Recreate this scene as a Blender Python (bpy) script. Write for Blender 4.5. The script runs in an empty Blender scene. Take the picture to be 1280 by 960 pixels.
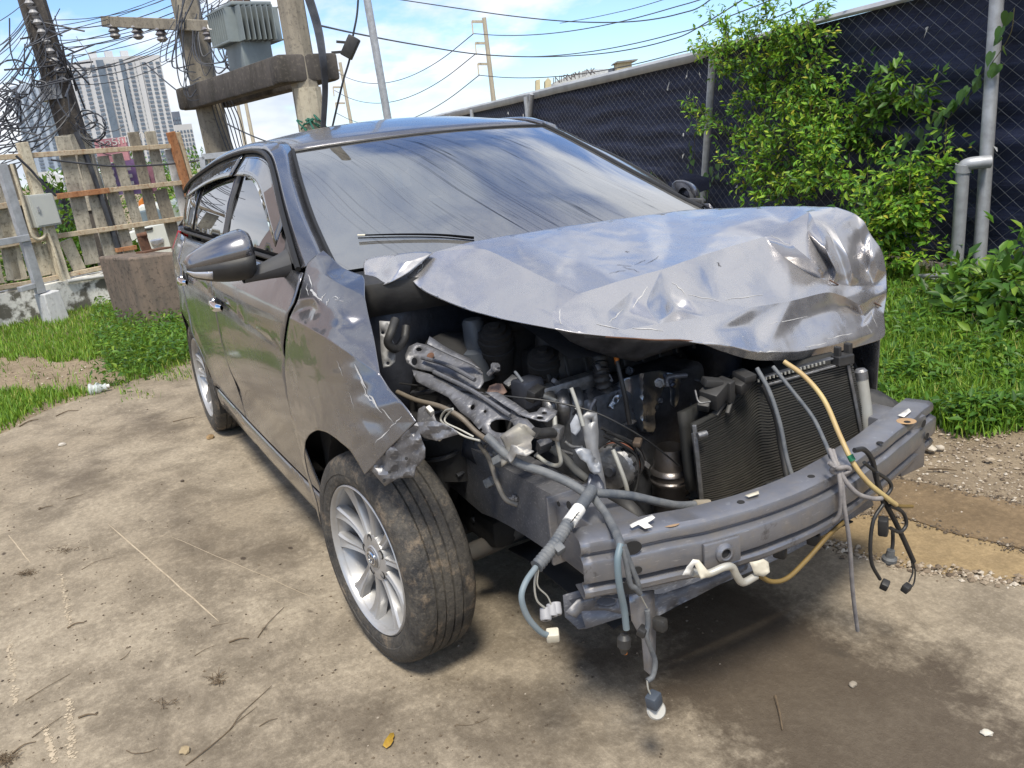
import bpy, bmesh, math, random
import numpy as np
from mathutils import Vector, Matrix, noise
from mathutils.geometry import delaunay_2d_cdt, tessellate_polygon
rad = math.radians
random.seed(7)
scene = bpy.context.scene
COL = scene.collection
# ------------------------------------------------------------------ camera
CAM = Vector((4.607, -1.407, 1.376))
YAW, PITCH, ROLL, FPX = 2.65676, .28552, -.10690, 1056.0
def _axes():
    cy, sy, cp, sp = math.cos(YAW), math.sin(YAW), math.cos(PITCH), math.sin(PITCH)
    f = Vector((cy*cp, sy*cp, -sp)); r = Vector((sy, -cy, 0)); u = r.cross(f)
    cr, sr = math.cos(ROLL), math.sin(ROLL)
    return f, r*cr + u*sr, u*cr - r*sr
FW, RT, UP = _axes()
cam_data = bpy.data.cameras.new('camera'); cam = bpy.data.objects.new('camera', cam_data); COL.objects.link(cam)
M3 = Matrix((RT, UP, -FW)).transposed()
cam.matrix_world = Matrix.Translation(CAM) @ M3.to_4x4()
cam_data.sensor_width = 36; cam_data.lens = 36*FPX/1280
cam_data.clip_start = .05; cam_data.clip_end = 3000
scene.camera = cam
# ------------------------------------------------------------------ light and sky
SUN_EL, SUN_AZ = 60, -28       # azimuth measured from +x toward +y
sun_d = bpy.data.lights.new('sun', 'SUN'); sun = bpy.data.objects.new('sun', sun_d); COL.objects.link(sun)
sun_d.energy = 3.1; sun_d.angle = rad(12); sun_d.color = (1, .93, .80)
_sd = Vector((math.cos(rad(SUN_EL))*math.cos(rad(SUN_AZ)), math.cos(rad(SUN_EL))*math.sin(rad(SUN_AZ)), math.sin(rad(SUN_EL))))
sun.rotation_euler = (-_sd).to_track_quat('-Z', 'Y').to_euler()
sun.location = (0, 0, 30)
world = bpy.data.worlds.new('World'); scene.world = world; world.use_nodes = True
def build_world():
    nt = world.node_tree; N = nt.nodes; L = nt.links; N.clear()
    out = N.new('ShaderNodeOutputWorld'); bg = N.new('ShaderNodeBackground'); bg.inputs[1].default_value = .12
    L.new(bg.outputs[0], out.inputs[0])
    sky = N.new('ShaderNodeTexSky'); sky.sky_type = 'NISHITA'; sky.sun_disc = False
    sky.sun_elevation = rad(SUN_EL); sky.sun_rotation = rad(90 - SUN_AZ)
    sky.air_density = 1.0; sky.dust_density = .25; sky.ozone_density = 3.5
    tc = N.new('ShaderNodeTexCoord'); sep = N.new('ShaderNodeSeparateXYZ'); L.new(tc.outputs['Generated'], sep.inputs[0])
    def m(op, a, b=None, c=None, clamp=False):
        n = N.new('ShaderNodeMath'); n.operation = op; n.use_clamp = clamp
        for i, v in enumerate((a, b, c)):
            if v is None: continue
            if isinstance(v, (int, float)): n.inputs[i].default_value = v
            else: L.new(v, n.inputs[i])
        return n.outputs[0]
    den = m('ADD', m('MAXIMUM', sep.outputs[2], 0.0), .30)
    px = m('DIVIDE', sep.outputs[0], den); py = m('DIVIDE', sep.outputs[1], den)
    cmb = N.new('ShaderNodeCombineXYZ'); L.new(px, cmb.inputs[0]); L.new(py, cmb.inputs[1]); cmb.inputs[2].default_value = 3.7
    def noi(scale, detail, rough, off):
        mp = N.new('ShaderNodeMapping'); mp.inputs['Location'].default_value = off
        L.new(cmb.outputs[0], mp.inputs[0])
        n = N.new('ShaderNodeTexNoise'); n.inputs['Scale'].default_value = scale; n.inputs['Detail'].default_value = detail
        n.inputs['Roughness'].default_value = rough; L.new(mp.outputs[0], n.inputs['Vector']); return n.outputs['Fac']
    big = noi(.85, 9, .55, (15.2, 3.3, 0)); fine = noi(2.2, 6, .6, (5, 9, 2)); tone = noi(1.3, 6, .55, (8.4, 3, 6))
    dens = m('ADD', m('MULTIPLY', big, .8), m('MULTIPLY', fine, .2))
    rp = N.new('ShaderNodeValToRGB'); rp.color_ramp.elements[0].position = .450; rp.color_ramp.elements[1].position = .528
    rp.color_ramp.interpolation = 'EASE'
    L.new(dens, rp.inputs[0])
    # low haze near the horizon is a property of the air: thin white veil
    veil = m('POWER', m('SUBTRACT', 1.0, m('MAXIMUM', sep.outputs[2], 0.0), clamp=True), 9.0)
    fac = m('MAXIMUM', m('MULTIPLY', rp.outputs[0], .93), m('MULTIPLY', veil, .22))
    cc = N.new('ShaderNodeValToRGB'); e = cc.color_ramp.elements
    e[0].position = .35; e[0].color = (4.0, 4.4, 5.1, 1); e[1].position = .62; e[1].color = (7.4, 7.4, 7.5, 1)
    L.new(tone, cc.inputs[0])
    mx = N.new('ShaderNodeMix'); mx.data_type = 'RGBA'
    tint = N.new('ShaderNodeMix'); tint.data_type = 'RGBA'; tint.blend_type = 'MULTIPLY'; tint.inputs[0].default_value = 1.0; tint.inputs[7].default_value = (.80, .94, 1.12, 1); L.new(sky.outputs[0], tint.inputs[6])
    L.new(fac, mx.inputs[0]); L.new(tint.outputs[2], mx.inputs[6]); L.new(cc.outputs[0], mx.inputs[7])
    L.new(mx.outputs[2], bg.inputs[0])
build_world()
scene.view_settings.view_transform = 'Standard'; scene.view_settings.look = 'None'
scene.view_settings.gamma = 1; scene.view_settings.exposure = 0.6; scene.view_settings.use_curve_mapping = False
scene.render.engine = 'CYCLES'
scene.cycles.use_denoising = True
scene.cycles.max_bounces = 8; scene.cycles.transparent_max_bounces = 12
scene.cycles.caustics_reflective = False; scene.cycles.caustics_refractive = False
scene.cycles.sample_clamp_indirect = 6.0
# ------------------------------------------------------------------ helpers
def ray(px, py): return FW + RT*((px-640)/FPX) - UP*((py-480)/FPX)
def at(px, py, x=None, y=None, z=None, d=None, plane=None):
    """place-finding: the point seen at a photo pixel, at a given coordinate, depth or plane (p0, n)"""
    v = ray(px, py)
    if d is not None: return CAM + v*d
    if plane is not None: return CAM + v*((plane[0]-CAM).dot(plane[1])/v.dot(plane[1]))
    if x is not None: return CAM + v*((x-CAM.x)/v.x)
    if y is not None: return CAM + v*((y-CAM.y)/v.y)
    return CAM + v*((z-CAM.z)/v.z)
def lerp(a, b, t): return a + (b-a)*t
def interp(x, tab):
    if x <= tab[0][0]: return tab[0][1]
    for (a, va), (b, vb) in zip(tab, tab[1:]):
        if x <= b: return va + (vb-va)*(x-a)/(b-a)
    return tab[-1][1]
def smooth_interp(x, tab):
    if x <= tab[0][0]: return tab[0][1]
    for i, ((a, va), (b, vb)) in enumerate(zip(tab, tab[1:])):
        if x <= b:
            t = (x-a)/(b-a)
            sl = lambda j: 0 if j <= 0 or j >= len(tab)-1 else (tab[j+1][1]-tab[j-1][1])/(tab[j+1][0]-tab[j-1][0])
            m0, m1 = sl(i)*(b-a), sl(i+1)*(b-a)
            if i == 0: m0 = vb-va
            if i == len(tab)-2: m1 = vb-va
            return (2*t**3-3*t*t+1)*va+(t**3-2*t*t+t)*m0+(-2*t**3+3*t*t)*vb+(t**3-t*t)*m1
    return tab[-1][1]
def catmull(pts, n=6, closed=False):
    P = [Vector(p) for p in pts]
    if len(P) < 3 and not closed: return P
    out = []; m = len(P)
    for i in range(m if closed else m-1):
        p1, p2 = P[i], P[(i+1) % m]
        p0 = P[i-1] if (i > 0 or closed) else p1*2-p2
        p3 = P[(i+2) % m] if (i+2 < m or closed) else p2*2-p1
        for k in range(n):
            t = k/n
            out.append(.5*((2*p1)+(p2-p0)*t+(2*p0-5*p1+4*p2-p3)*t*t+(3*p1-p0-3*p2+p3)*t**3))
    if not closed: out.append(P[-1].copy())
    return out
class MB:
    """collects shapes and links them as one mesh object"""
    def __init__(s): s.v = []; s.f = []; s.m = []
    def add(s, v, f, mi=0):
        o = len(s.v); s.v += [tuple(p) for p in v]; s.f += [tuple(i+o for i in q) for q in f]; s.m += [mi]*len(f); return s
    def box(s, c, size, rot=None, mi=0, ch=0.0):
        hx, hy, hz = size[0]/2, size[1]/2, size[2]/2
        c = Vector(c); R = rot if rot is not None else Matrix.Identity(3)
        if ch <= 0:
            v = [c+R@Vector((sx*hx, sy*hy, sz*hz)) for sx in (-1, 1) for sy in (-1, 1) for sz in (-1, 1)]
            f = [(0,1,3,2),(4,6,7,5),(0,4,5,1),(2,3,7,6),(0,2,6,4),(1,5,7,3)]
        else:
            bm = bmesh.new(); bmesh.ops.create_cube(bm, size=1)
            for q in bm.verts: q.co = Vector((q.co.x*size[0], q.co.y*size[1], q.co.z*size[2]))
            bmesh.ops.bevel(bm, geom=bm.edges[:], offset=min(ch, hx*.9, hy*.9, hz*.9), segments=2, affect='EDGES', profile=.5)
            bm.verts.index_update()
            v = [c+R@q.co for q in bm.verts]; f = [[q.index for q in fc.verts] for fc in bm.faces]; bm.free()
        return s.add(v, f, mi)
    def bar(s, a, b, w, h, up=(0, 0, 1), mi=0, ch=0.0):
        a, b = Vector(a), Vector(b); R = frame(b-a, up)
        return s.box((a+b)/2, ((b-a).length, w, h), R, mi, ch)
    def tube(s, pts, r, n=8, smooth=5, caps=True, mi=0, taper=None):
        P = catmull(pts, smooth) if smooth > 1 and len(pts) > 2 else [Vector(p) for p in pts]
        v = []; f = []; m = len(P)
        t0 = (P[1]-P[0]).normalized(); ref = Vector((0, 0, 1)) if abs(t0.z) < .9 else Vector((1, 0, 0))
        nrm = t0.cross(ref).normalized()
        for i, p in enumerate(P):
            t = (P[min(i+1, m-1)]-P[max(i-1, 0)])
            t = t.normalized() if t.length > 1e-9 else t0
            nrm = nrm-t*nrm.dot(t); nrm = nrm.normalized() if nrm.length > 1e-6 else t.orthogonal().normalized()
            b = t.cross(nrm)
            rr = r(i/(m-1)) if callable(r) else r
            for k in range(n):
                a = 2*math.pi*k/n; v.append(p+(nrm*math.cos(a)+b*math.sin(a))*rr)
        for i in range(m-1):
            for k in range(n):
                f.append((i*n+k, i*n+(k+1) % n, (i+1)*n+(k+1) % n, (i+1)*n+k))
        if caps: f.append(tuple(range(n-1, -1, -1))); f.append(tuple((m-1)*n+k for k in range(n)))
        return s.add(v, f, mi)
    def lathe(s, prof, c, axis, n=24, mi=0, ref=None, a0=0, a1=2*math.pi):
        """prof: (radius, height along axis)"""
        ax = Vector(axis).normalized(); u = ax.orthogonal().normalized() if ref is None else (Vector(ref)-ax*ax.dot(Vector(ref))).normalized()
        w = ax.cross(u); c = Vector(c); v = []; f = []; m = len(prof); full = abs(a1-a0-2*math.pi) < 1e-6
        nn = n if full else n+1
        for k in range(nn):
            a = a0+(a1-a0)*k/n
            for (rr, h) in prof: v.append(c+ax*h+(u*math.cos(a)+w*math.sin(a))*rr)
        for k in range(n):
            k2 = (k+1) % nn
            for j in range(m-1): f.append((k*m+j, k2*m+j, k2*m+j+1, k*m+j+1))
        return s.add(v, f, mi)
    def grid(s, rows, mi=0, flip=False):
        v = [p for r in rows for p in r]; w = len(rows[0]); f = []
        for i in range(len(rows)-1):
            for j in range(w-1):
                q = (i*w+j, i*w+j+1, (i+1)*w+j+1, (i+1)*w+j)
                f.append(q[::-1] if flip else q)
        return s.add(v, f, mi)
    def ball(s, c, r, n=8, mi=0, sc=(1, 1, 1)):
        prof = [(math.sin(math.pi*i/n)*r, -math.cos(math.pi*i/n)*r) for i in range(n+1)]
        o = len(s.v); s.lathe(prof, (0, 0, 0), (0, 0, 1), max(8, n), mi); c = Vector(c)
        for i in range(o, len(s.v)):
            p = s.v[i]; s.v[i] = (p[0]*sc[0]+c.x, p[1]*sc[1]+c.y, p[2]*sc[2]+c.z)
        return s
    def build(s, name, mat, parent=None, smooth=False, angle=40, solid=0, bevel=0, merge=False):
        me = bpy.data.meshes.new(name); me.from_pydata(s.v, [], s.f)
        mats = mat if isinstance(mat, (list, tuple)) else [mat]
        for q in mats: me.materials.append(q)
        if len(mats) > 1: me.polygons.foreach_set('material_index', s.m)
        return link(name, me, parent, smooth, angle, solid, bevel, merge)
def link(name, me, parent=None, smooth=False, angle=40, solid=0, bevel=0, merge=False):
    bm = bmesh.new(); bm.from_mesh(me)
    if merge: bmesh.ops.remove_doubles(bm, verts=bm.verts, dist=1e-5)
    if smooth:
        for fc in bm.faces: fc.smooth = True
        lim = rad(angle)
        for e in bm.edges:
            if len(e.link_faces) == 2 and e.calc_face_angle(0) > lim: e.smooth = False
    bm.to_mesh(me); bm.free(); me.update()
    o = bpy.data.objects.new(name, me); COL.objects.link(o)
    if parent is not None: o.parent = parent; o.matrix_parent_inverse = inv_world(parent)
    if solid:
        md = o.modifiers.new('thick', 'SOLIDIFY'); md.thickness = solid; md.offset = -1
    if bevel:
        md = o.modifiers.new('edge', 'BEVEL'); md.width = bevel; md.segments = 2; md.limit_method = 'ANGLE'; md.angle_limit = rad(35)
    return o
def world_of(o):
    m = o.matrix_basis.copy()
    if o.parent is not None: m = world_of(o.parent) @ o.matrix_parent_inverse @ m
    return m
def inv_world(o): return world_of(o).inverted()
def frame(d, up=(0, 0, 1)):
    x = Vector(d).normalized(); up = Vector(up)
    if abs(x.dot(up.normalized())) > .999: up = Vector((1, 0, 0))
    y = up.cross(x).normalized(); z = x.cross(y)
    return Matrix((x, y, z)).transposed()
def empty(name, loc=(0, 0, 0), rz=0.0):
    o = bpy.data.objects.new(name, None); COL.objects.link(o); o.location = loc; o.rotation_euler = (0, 0, rz); o.empty_display_size = .1
    return o
def tag(o, label=None, cat=None, group=None, kind=None):
    if label: o['label'] = label
    if cat: o['category'] = cat
    if group: o['group'] = group
    if kind: o['kind'] = kind
    return o
def copy_tree(o, parent=None):
    c = o.copy(); COL.objects.link(c); c.parent = parent
    for ch in [q for q in bpy.data.objects if q.parent == o]: copy_tree(ch, c)
    return c
def panel2d(outline, fn, step, holes=(), extra=(), creases=()):
    """triangulates a 2-D outline (with interior points every step) and maps it to space with fn(u, v)"""
    V = []; E = []; 
    def loop(poly, closed=True):
        o = len(V)
        for i, p in enumerate(poly):
            V.append(Vector(p))
        n = len(poly)
        for i in range(n if closed else n-1): E.append((o+i, o+(i+1) % n))
    def dens(poly, closed=True):
        out = []; n = len(poly)
        for i in range(n if closed else n-1):
            a, b = Vector(poly[i]), Vector(poly[(i+1) % n]); k = max(1, int(round((b-a).length/step)))
            out += [a.lerp(b, j/k) for j in range(k)]
        if not closed: out.append(Vector(poly[-1]))
        return out
    outl = dens(outline); loop(outl)
    hs = [dens(h) if len(h) < 9 else [Vector(q) for q in h] for h in holes]
    for h in hs: loop(h)
    for c in creases: loop(dens(c, False), False)
    for p in extra: V.append(Vector(p))
    def inside(p, poly):
        c = False; j = len(poly)-1
        for i in range(len(poly)):
            a, b = poly[i], poly[j]
            if (a[1] > p[1]) != (b[1] > p[1]) and p[0] < (b[0]-a[0])*(p[1]-a[1])/(b[1]-a[1])+a[0]: c = not c
            j = i
        return c
    us = [p[0] for p in outl]; vs = [p[1] for p in outl]
    allb = np.array([[p[0], p[1]] for p in V])
    j = 0; v = min(vs)+step*.5
    while v < max(vs):
        u = min(us)+step*(.5 if j % 2 else .25)
        while u < max(us):
            if inside((u, v), outl) and not any(inside((u, v), h) for h in hs):
                if ((allb-np.array([u, v]))**2).sum(1).min() > (step*.45)**2: V.append(Vector((u, v)))
            u += step
        v += step*.87; j += 1
    r = delaunay_2d_cdt(V, E, [], 0, 1e-7)
    vo, fo = r[0], r[2]
    F = []
    for f in fo:
        c = sum((vo[i] for i in f), Vector((0, 0)))/len(f)
        if inside(c, outl) and not any(inside(c, h) for h in hs): F.append(tuple(f))
    return [Vector(fn(p[0], p[1])) for p in vo], F
def orient(v, f, toward):
    """flip faces so that most of them look toward a point or along a direction function"""
    s = 0
    for q in f[::max(1, len(f)//40)]:
        a, b, c = v[q[0]], v[q[1]], v[q[2]]; n = (b-a).cross(c-a); s += n.dot(Vector(toward)-(a+b+c)/3)
    return [q[::-1] for q in f] if s < 0 else f
def plate(name, outline, plane, thick, mat, parent, holes=(), bevel=0.0, step=None, warp=None, seed=0):
    """sheet-metal bracket: outline and holes given where they are seen, on a plane (p0, n)"""
    p0, n = Vector(plane[0]), Vector(plane[1]).normalized()
    if n.dot(CAM-p0) < 0: n = -n
    R = frame(n.orthogonal(), n); ux, uy = R.col[0], R.col[1]
    def to2(q): 
        w = at(q[0], q[1], plane=(p0, n))-p0; return (w.dot(ux), w.dot(uy))
    o2 = [to2(q) for q in outline]; h2 = []
    for h in holes:
        if len(h) == 4 and not hasattr(h[0], '__len__'):     # ellipse: cx, cy, rx, ry
            h2.append([to2((h[0]+h[2]*math.cos(a*math.pi/6), h[1]+h[3]*math.sin(a*math.pi/6))) for a in range(12)])
        else: h2.append([to2(q) for q in h])
    rng = random.Random(seed)
    off = Vector((rng.random()*9, rng.random()*9, rng.random()*9))
    def fn(a, b):
        p = p0+ux*a+uy*b
        if warp: p = p+n*(noise.noise(p*warp[1]+off)*warp[0])
        return p
    sp = step or max((Vector(a)-Vector(b)).length for a in o2 for b in o2)/9
    v, f = panel2d(o2, fn, sp, h2)
    f = orient(v, f, CAM)
    mb = MB(); mb.add(v, f)
    return mb.build(name, mat, parent, True, 30, solid=thick, bevel=bevel)
# ------------------------------------------------------------------ materials
class NT:
    def __init__(s, name):
        s.mat = bpy.data.materials.new(name); s.mat.use_nodes = True
        s.t = s.mat.node_tree; s.N = s.t.nodes; s.N.clear(); s.out = s.N.new('ShaderNodeOutputMaterial')
        s._co = None
    def new(s, ty, **k):
        n = s.N.new(ty)
        for a, b in k.items():
            if hasattr(n, a) and a not in ('inputs',): setattr(n, a, b)
        return n
    def set(s, sock, v):
        if v is None: return
        if isinstance(v, bpy.types.NodeSocket): s.t.links.new(v, sock)
        elif isinstance(v, (tuple, list)) and len(v) == 3 and sock.type == 'RGBA': sock.default_value = (*v, 1)
        else: sock.default_value = v
    def co(s, kind='Object'):
        if s._co is None: s._co = s.new('ShaderNodeTexCoord')
        return s._co.outputs[kind]
    def pos(s): return s.new('ShaderNodeNewGeometry').outputs['Position']
    def mapping(s, vec, scale=(1, 1, 1), loc=(0, 0, 0), rot=(0, 0, 0)):
        n = s.new('ShaderNodeMapping'); s.set(n.inputs['Vector'], vec); n.inputs['Scale'].default_value = scale
        n.inputs['Location'].default_value = loc; n.inputs['Rotation'].default_value = rot; return n.outputs[0]
    def noise(s, vec, scale, detail=4, rough=.55, dist=0):
        n = s.new('ShaderNodeTexNoise'); s.set(n.inputs['Vector'], vec); n.inputs['Scale'].default_value = scale
        n.inputs['Detail'].default_value = detail; n.inputs['Roughness'].default_value = rough; n.inputs['Distortion'].default_value = dist
        return n.outputs['Fac']
    def voronoi(s, vec, scale, feat='F1', rnd=1):
        n = s.new('ShaderNodeTexVoronoi'); n.feature = feat; s.set(n.inputs['Vector'], vec); n.inputs['Scale'].default_value = scale
        n.inputs['Randomness'].default_value = rnd; return n
    def ramp(s, fac, stops, mode='LINEAR'):
        n = s.new('ShaderNodeValToRGB'); n.color_ramp.interpolation = mode; e = n.color_ramp.elements
        while len(e) < len(stops): e.new(.5)
        for q, (p, c) in zip(e, stops):
            q.position = p; q.color = (c, c, c, 1) if isinstance(c, (int, float)) else (*c, 1)
        s.set(n.inputs[0], fac); return n.outputs[0]
    def math(s, op, a, b=None, clamp=False):
        n = s.new('ShaderNodeMath'); n.operation = op; n.use_clamp = clamp; s.set(n.inputs[0], a)
        if b is not None: s.set(n.inputs[1], b)
        return n.outputs[0]
    def mix(s, fac, a, b, mode='MIX'):
        n = s.new('ShaderNodeMix'); n.data_type = 'RGBA'; n.blend_type = mode
        s.set(n.inputs[0], fac); s.set(n.inputs[6], a); s.set(n.inputs[7], b); return n.outputs[2]
    def fmix(s, fac, a, b):
        n = s.new('ShaderNodeMix'); n.data_type = 'FLOAT'; s.set(n.inputs[0], fac); s.set(n.inputs[2], a); s.set(n.inputs[3], b); return n.outputs[0]
    def bump(s, h, strength=.3, dist=.01, normal=None):
        n = s.new('ShaderNodeBump'); s.set(n.inputs['Height'], h); n.inputs['Strength'].default_value = strength
        n.inputs['Distance'].default_value = dist
        if normal is not None: s.set(n.inputs['Normal'], normal)
        return n.outputs[0]
    def bsdf(s, color, rough=.6, metal=0, normal=None, spec=.5, coat=0, coat_rough=.05, **k):
        n = s.new('ShaderNodeBsdfPrincipled')
        s.set(n.inputs['Base Color'], color); s.set(n.inputs['Roughness'], rough); s.set(n.inputs['Metallic'], metal)
        s.set(n.inputs['Specular IOR Level'], spec); s.set(n.inputs['Coat Weight'], coat); s.set(n.inputs['Coat Roughness'], coat_rough)
        if normal is not None: s.set(n.inputs['Normal'], normal)
        for a, b in k.items(): s.set(n.inputs[a.replace('_', ' ')], b)
        s.shader(n.outputs[0]); return n
    def shader(s, o): s.t.links.new(o, s.out.inputs['Surface']); return o
def simple(name, c1, c2=None, rough=.6, metal=0, scale=8, bump=0.0, spec=.5, detail=5, bscale=None, **k):
    m = NT(name); co = m.pos()
    f = m.ramp(m.noise(co, scale, detail, .6), [(.32, 0.0), (.68, 1.0)])
    c2 = c2 or tuple(v*.7 for v in c1)
    col = m.mix(f, c1, c2)
    nr = m.bump(m.noise(co, bscale or scale*6, 4, .6), .5, bump) if bump else None
    m.bsdf(col, m.fmix(f, rough, min(1, rough*1.25)), metal, nr, spec, **k)
    return m.mat
MT = {}
def car_paint(name, base, dust=.35, grain=0):
    m = NT(name); co = m.pos()
    flake = m.noise(co, 900, 1, .5)
    big = m.noise(co, 2.3, 6, .62); mid = m.noise(co, 11, 7, .65); fine = m.noise(co, 70, 4, .7)
    d = m.ramp(m.math('ADD', m.math('MULTIPLY', big, .5), m.math('MULTIPLY', mid, .5)), [(.42, 0.0), (.72, 1.0)])
    d = m.math('MULTIPLY', d, m.ramp(fine, [(.25, .45), (.7, 1.0)]))
    d = m.math('MULTIPLY', d, dust)
    col = m.mix(m.ramp(flake, [(.3, 0.0), (.7, 1.0)]), tuple(v*.86 for v in base), tuple(v*1.14 for v in base))
    sp = m.ramp(m.noise(co, 150, 2, .5), [(.69, 0.0), (.73, 1.0)])         # chips and specks
    col = m.mix(d, col, (.30, .285, .27)); col = m.mix(m.math('MULTIPLY', sp, .5), col, (.42, .40, .37))
    if grain:                                     # sandy dust dragged over the sheet
        gr = m.math('MULTIPLY', m.ramp(m.noise(co, 330, 4, .75), [(.46, 0.0), (.64, 1.0)]), m.ramp(m.noise(co, 4.5, 5, .6), [(.42, .15), (.62, .8)])); col = m.mix(m.math('MULTIPLY', gr, .3), col, (.60, .57, .54)); d = m.math('MAXIMUM', d, m.math('MULTIPLY', gr, .30))
    wav = m.bump(m.noise(co, 5.5, 3, .5), .25, .012)
    nr = m.bump(mid, .08, .002, wav)
    m.bsdf(col, m.fmix(d, .24, .52), m.fmix(d, .82, .25), nr, .5, m.fmix(d, .70, .10), m.fmix(d, .045, .25))
    return m.mat
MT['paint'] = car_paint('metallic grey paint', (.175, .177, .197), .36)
MT['paint_hood'] = car_paint('dusty sky-lightened grey paint', (.47, .462, .475), .48, 1)  # bonnet copy of the body paint, dusty and lightened to carry sky sheen
def _bare():
    m = NT('grey primer steel'); co = m.pos()
    f = m.ramp(m.noise(co, 9, 6, .65), [(.3, 0.0), (.7, 1.0)]); s = m.noise(m.mapping(co, (60, 14, 60)), 3, 4, .6)
    col = m.mix(f, (.21, .213, .232), (.105, .105, .115)); col = m.mix(m.ramp(s, [(.55, 0.0), (.72, .6)]), col, (.42, .41, .40))
    rust = m.ramp(m.noise(co, 17, 5, .6), [(.66, 0.0), (.74, .6)]); col = m.mix(rust, col, (.16, .075, .035))
    m.bsdf(col, m.fmix(f, .38, .6), .45, m.bump(m.noise(co, 40, 4, .6), .3, .002), .5); return m.mat
MT['steel'] = _bare()
def _beam():
    m = NT('dark satin steel beam'); co = m.pos()
    f = m.ramp(m.noise(co, 6, 6, .65), [(.3, 0.0), (.7, 1.0)])
    sc = m.ramp(m.noise(m.mapping(co, (12, 12, 90), rot=(.4, .2, .3)), 2.2, 5, .7), [(.60, 0.0), (.70, 1.0)])
    col = m.mix(f, (.27, .272, .295), (.18, .183, .205)); col = m.mix(m.math('MULTIPLY', sc, .55), col, (.46, .46, .47))
    dust = m.ramp(m.noise(co, 23, 5, .7), [(.48, 0.0), (.70, .45)]); col = m.mix(dust, col, (.30, .27, .235)); rs_ = m.ramp(m.noise(co, 11, 6, .7), [(.62, 0.0), (.70, .7)]); col = m.mix(rs_, col, (.075, .07, .07))
    m.bsdf(col, m.fmix(f, .28, .45), .62, m.bump(m.noise(co, 30, 4, .6), .15, .002), .5); return m.mat
MT['beam'] = _beam()
MT['dark_metal'] = simple('dark engine metal', (.13, .135, .15), (.035, .037, .042), .42, .6, 14, .002)
MT['alu'] = simple('dull cast aluminium', (.30, .30, .31), (.12, .12, .12), .42, .8, 22, .003)
MT['heat_shield'] = simple('blued heat shield steel', (.42, .46, .52), (.16, .18, .215), .26, .9, 7, .004)
MT['catalyst'] = simple('heat tinted exhaust steel', (.20, .185, .18), (.085, .078, .078), .33, .85, 9, .002)
MT['black_plastic'] = simple('black plastic', (.018, .018, .020), (.035, .034, .033), .48, 0, 20, .001)
MT['sail'] = simple('faded black trim plastic', (.045, .046, .052), (.065, .066, .070), .55, 0, 9, .001)
MT['void'] = simple('black underbody and painted shade', (.010, .010, .012), (.022, .021, .020), .7, .1, 9, .003)  # near-black; on deep bay parts and hole discs it stands in for shade
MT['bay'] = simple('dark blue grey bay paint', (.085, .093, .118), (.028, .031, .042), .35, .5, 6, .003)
MT['rubber_hose'] = simple('grey loom tape', (.075, .085, .10), (.15, .155, .16), .55, 0, 30, .002)
MT['cable_black'] = simple('black cable rubber', (.014, .014, .016), (.03, .03, .03), .4, 0, 20, 0)
MT['rope'] = simple('grey dusty cable', (.16, .15, .155), (.28, .26, .25), .7, 0, 30, .002)
MT['yellow_hose'] = simple('old yellow hose', (.48, .38, .17), (.33, .21, .10), .45, 0, 9, .001)
MT['brown_hose'] = simple('brown hose', (.22, .15, .05), (.12, .08, .03), .4, 0, 9, .001)
MT['orange'] = simple('orange plastic', (.55, .17, .02), None, .5)
MT['green_tape'] = simple('green tape', (.02, .22, .10), None, .5)
MT['white_tag'] = simple('white paper tag', (.72, .71, .68), (.55, .53, .50), .7, 0, 20)
MT['cream_plastic'] = simple('cream plastic', (.62, .58, .47), (.45, .41, .33), .5, 0, 25)
MT['tank'] = simple('pale aluminium end tank', (.50, .50, .46), (.32, .31, .28), .5, .3, 8, .001)
MT['fin'] = simple('condenser fins', (.11, .105, .095), (.05, .05, .048), .45, .6, 5)
MT['core'] = simple('condenser core', (.012, .012, .012), (.02, .02, .018), .7, 0, 5)
MT['chrome'] = simple('chrome', (.75, .76, .79), (.6, .6, .62), .07, 1, 5)
MT['lamp_lens'] = simple('clear lamp lens', (.55, .56, .60), (.42, .42, .46), .08, .5, 12, 0, coat=1)
MT['matt_black'] = simple('matt black wiper', (.006, .006, .007), None, .95, 0, 8, 0, .05)
MT['seal'] = simple('black rubber seal', (.012, .012, .013), None, .5)
MT['brake'] = simple('rusty brake disc', (.20, .16, .13), (.10, .07, .05), .5, .6, 12, .001)
MT['rust'] = simple('rusted torn edge', (.17, .085, .05), (.09, .05, .035), .85, .1, 30, .003)
def _alloy():
    m = NT('silver alloy wheel paint'); co = m.pos()
    d = m.ramp(m.noise(co, 14, 6, .65), [(.45, 0.0), (.8, .55)])
    col = m.mix(d, (.43, .43, .435), (.27, .25, .22)); m.bsdf(col, m.fmix(d, .36, .55), .5, None, .5, .3, .15); return m.mat
MT['alloy'] = _alloy()
def _tyre():
    m = NT('worn dusty tyre rubber'); co = m.pos()
    f = m.ramp(m.noise(co, 9, 7, .68), [(.36, 0.0), (.62, 1.0)])
    mud = m.ramp(m.noise(co, 16, 7, .72), [(.55, 0.0), (.64, 1.0)])
    col = m.mix(f, (.016, .016, .018), (.055, .048, .040)); col = m.mix(m.math('MULTIPLY', mud, .8), col, (.21, .165, .115))
    sp = m.ramp(m.noise(co, 120, 2, .5), [(.62, 0.0), (.70, .55)]); col = m.mix(sp, col, (.16, .13, .10))
    m.bsdf(col, m.fmix(f, .48, .8), 0, m.bump(m.noise(co, 90, 5, .7), .6, .004), .4); return m.mat
MT['tyre'] = _tyre()
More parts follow.
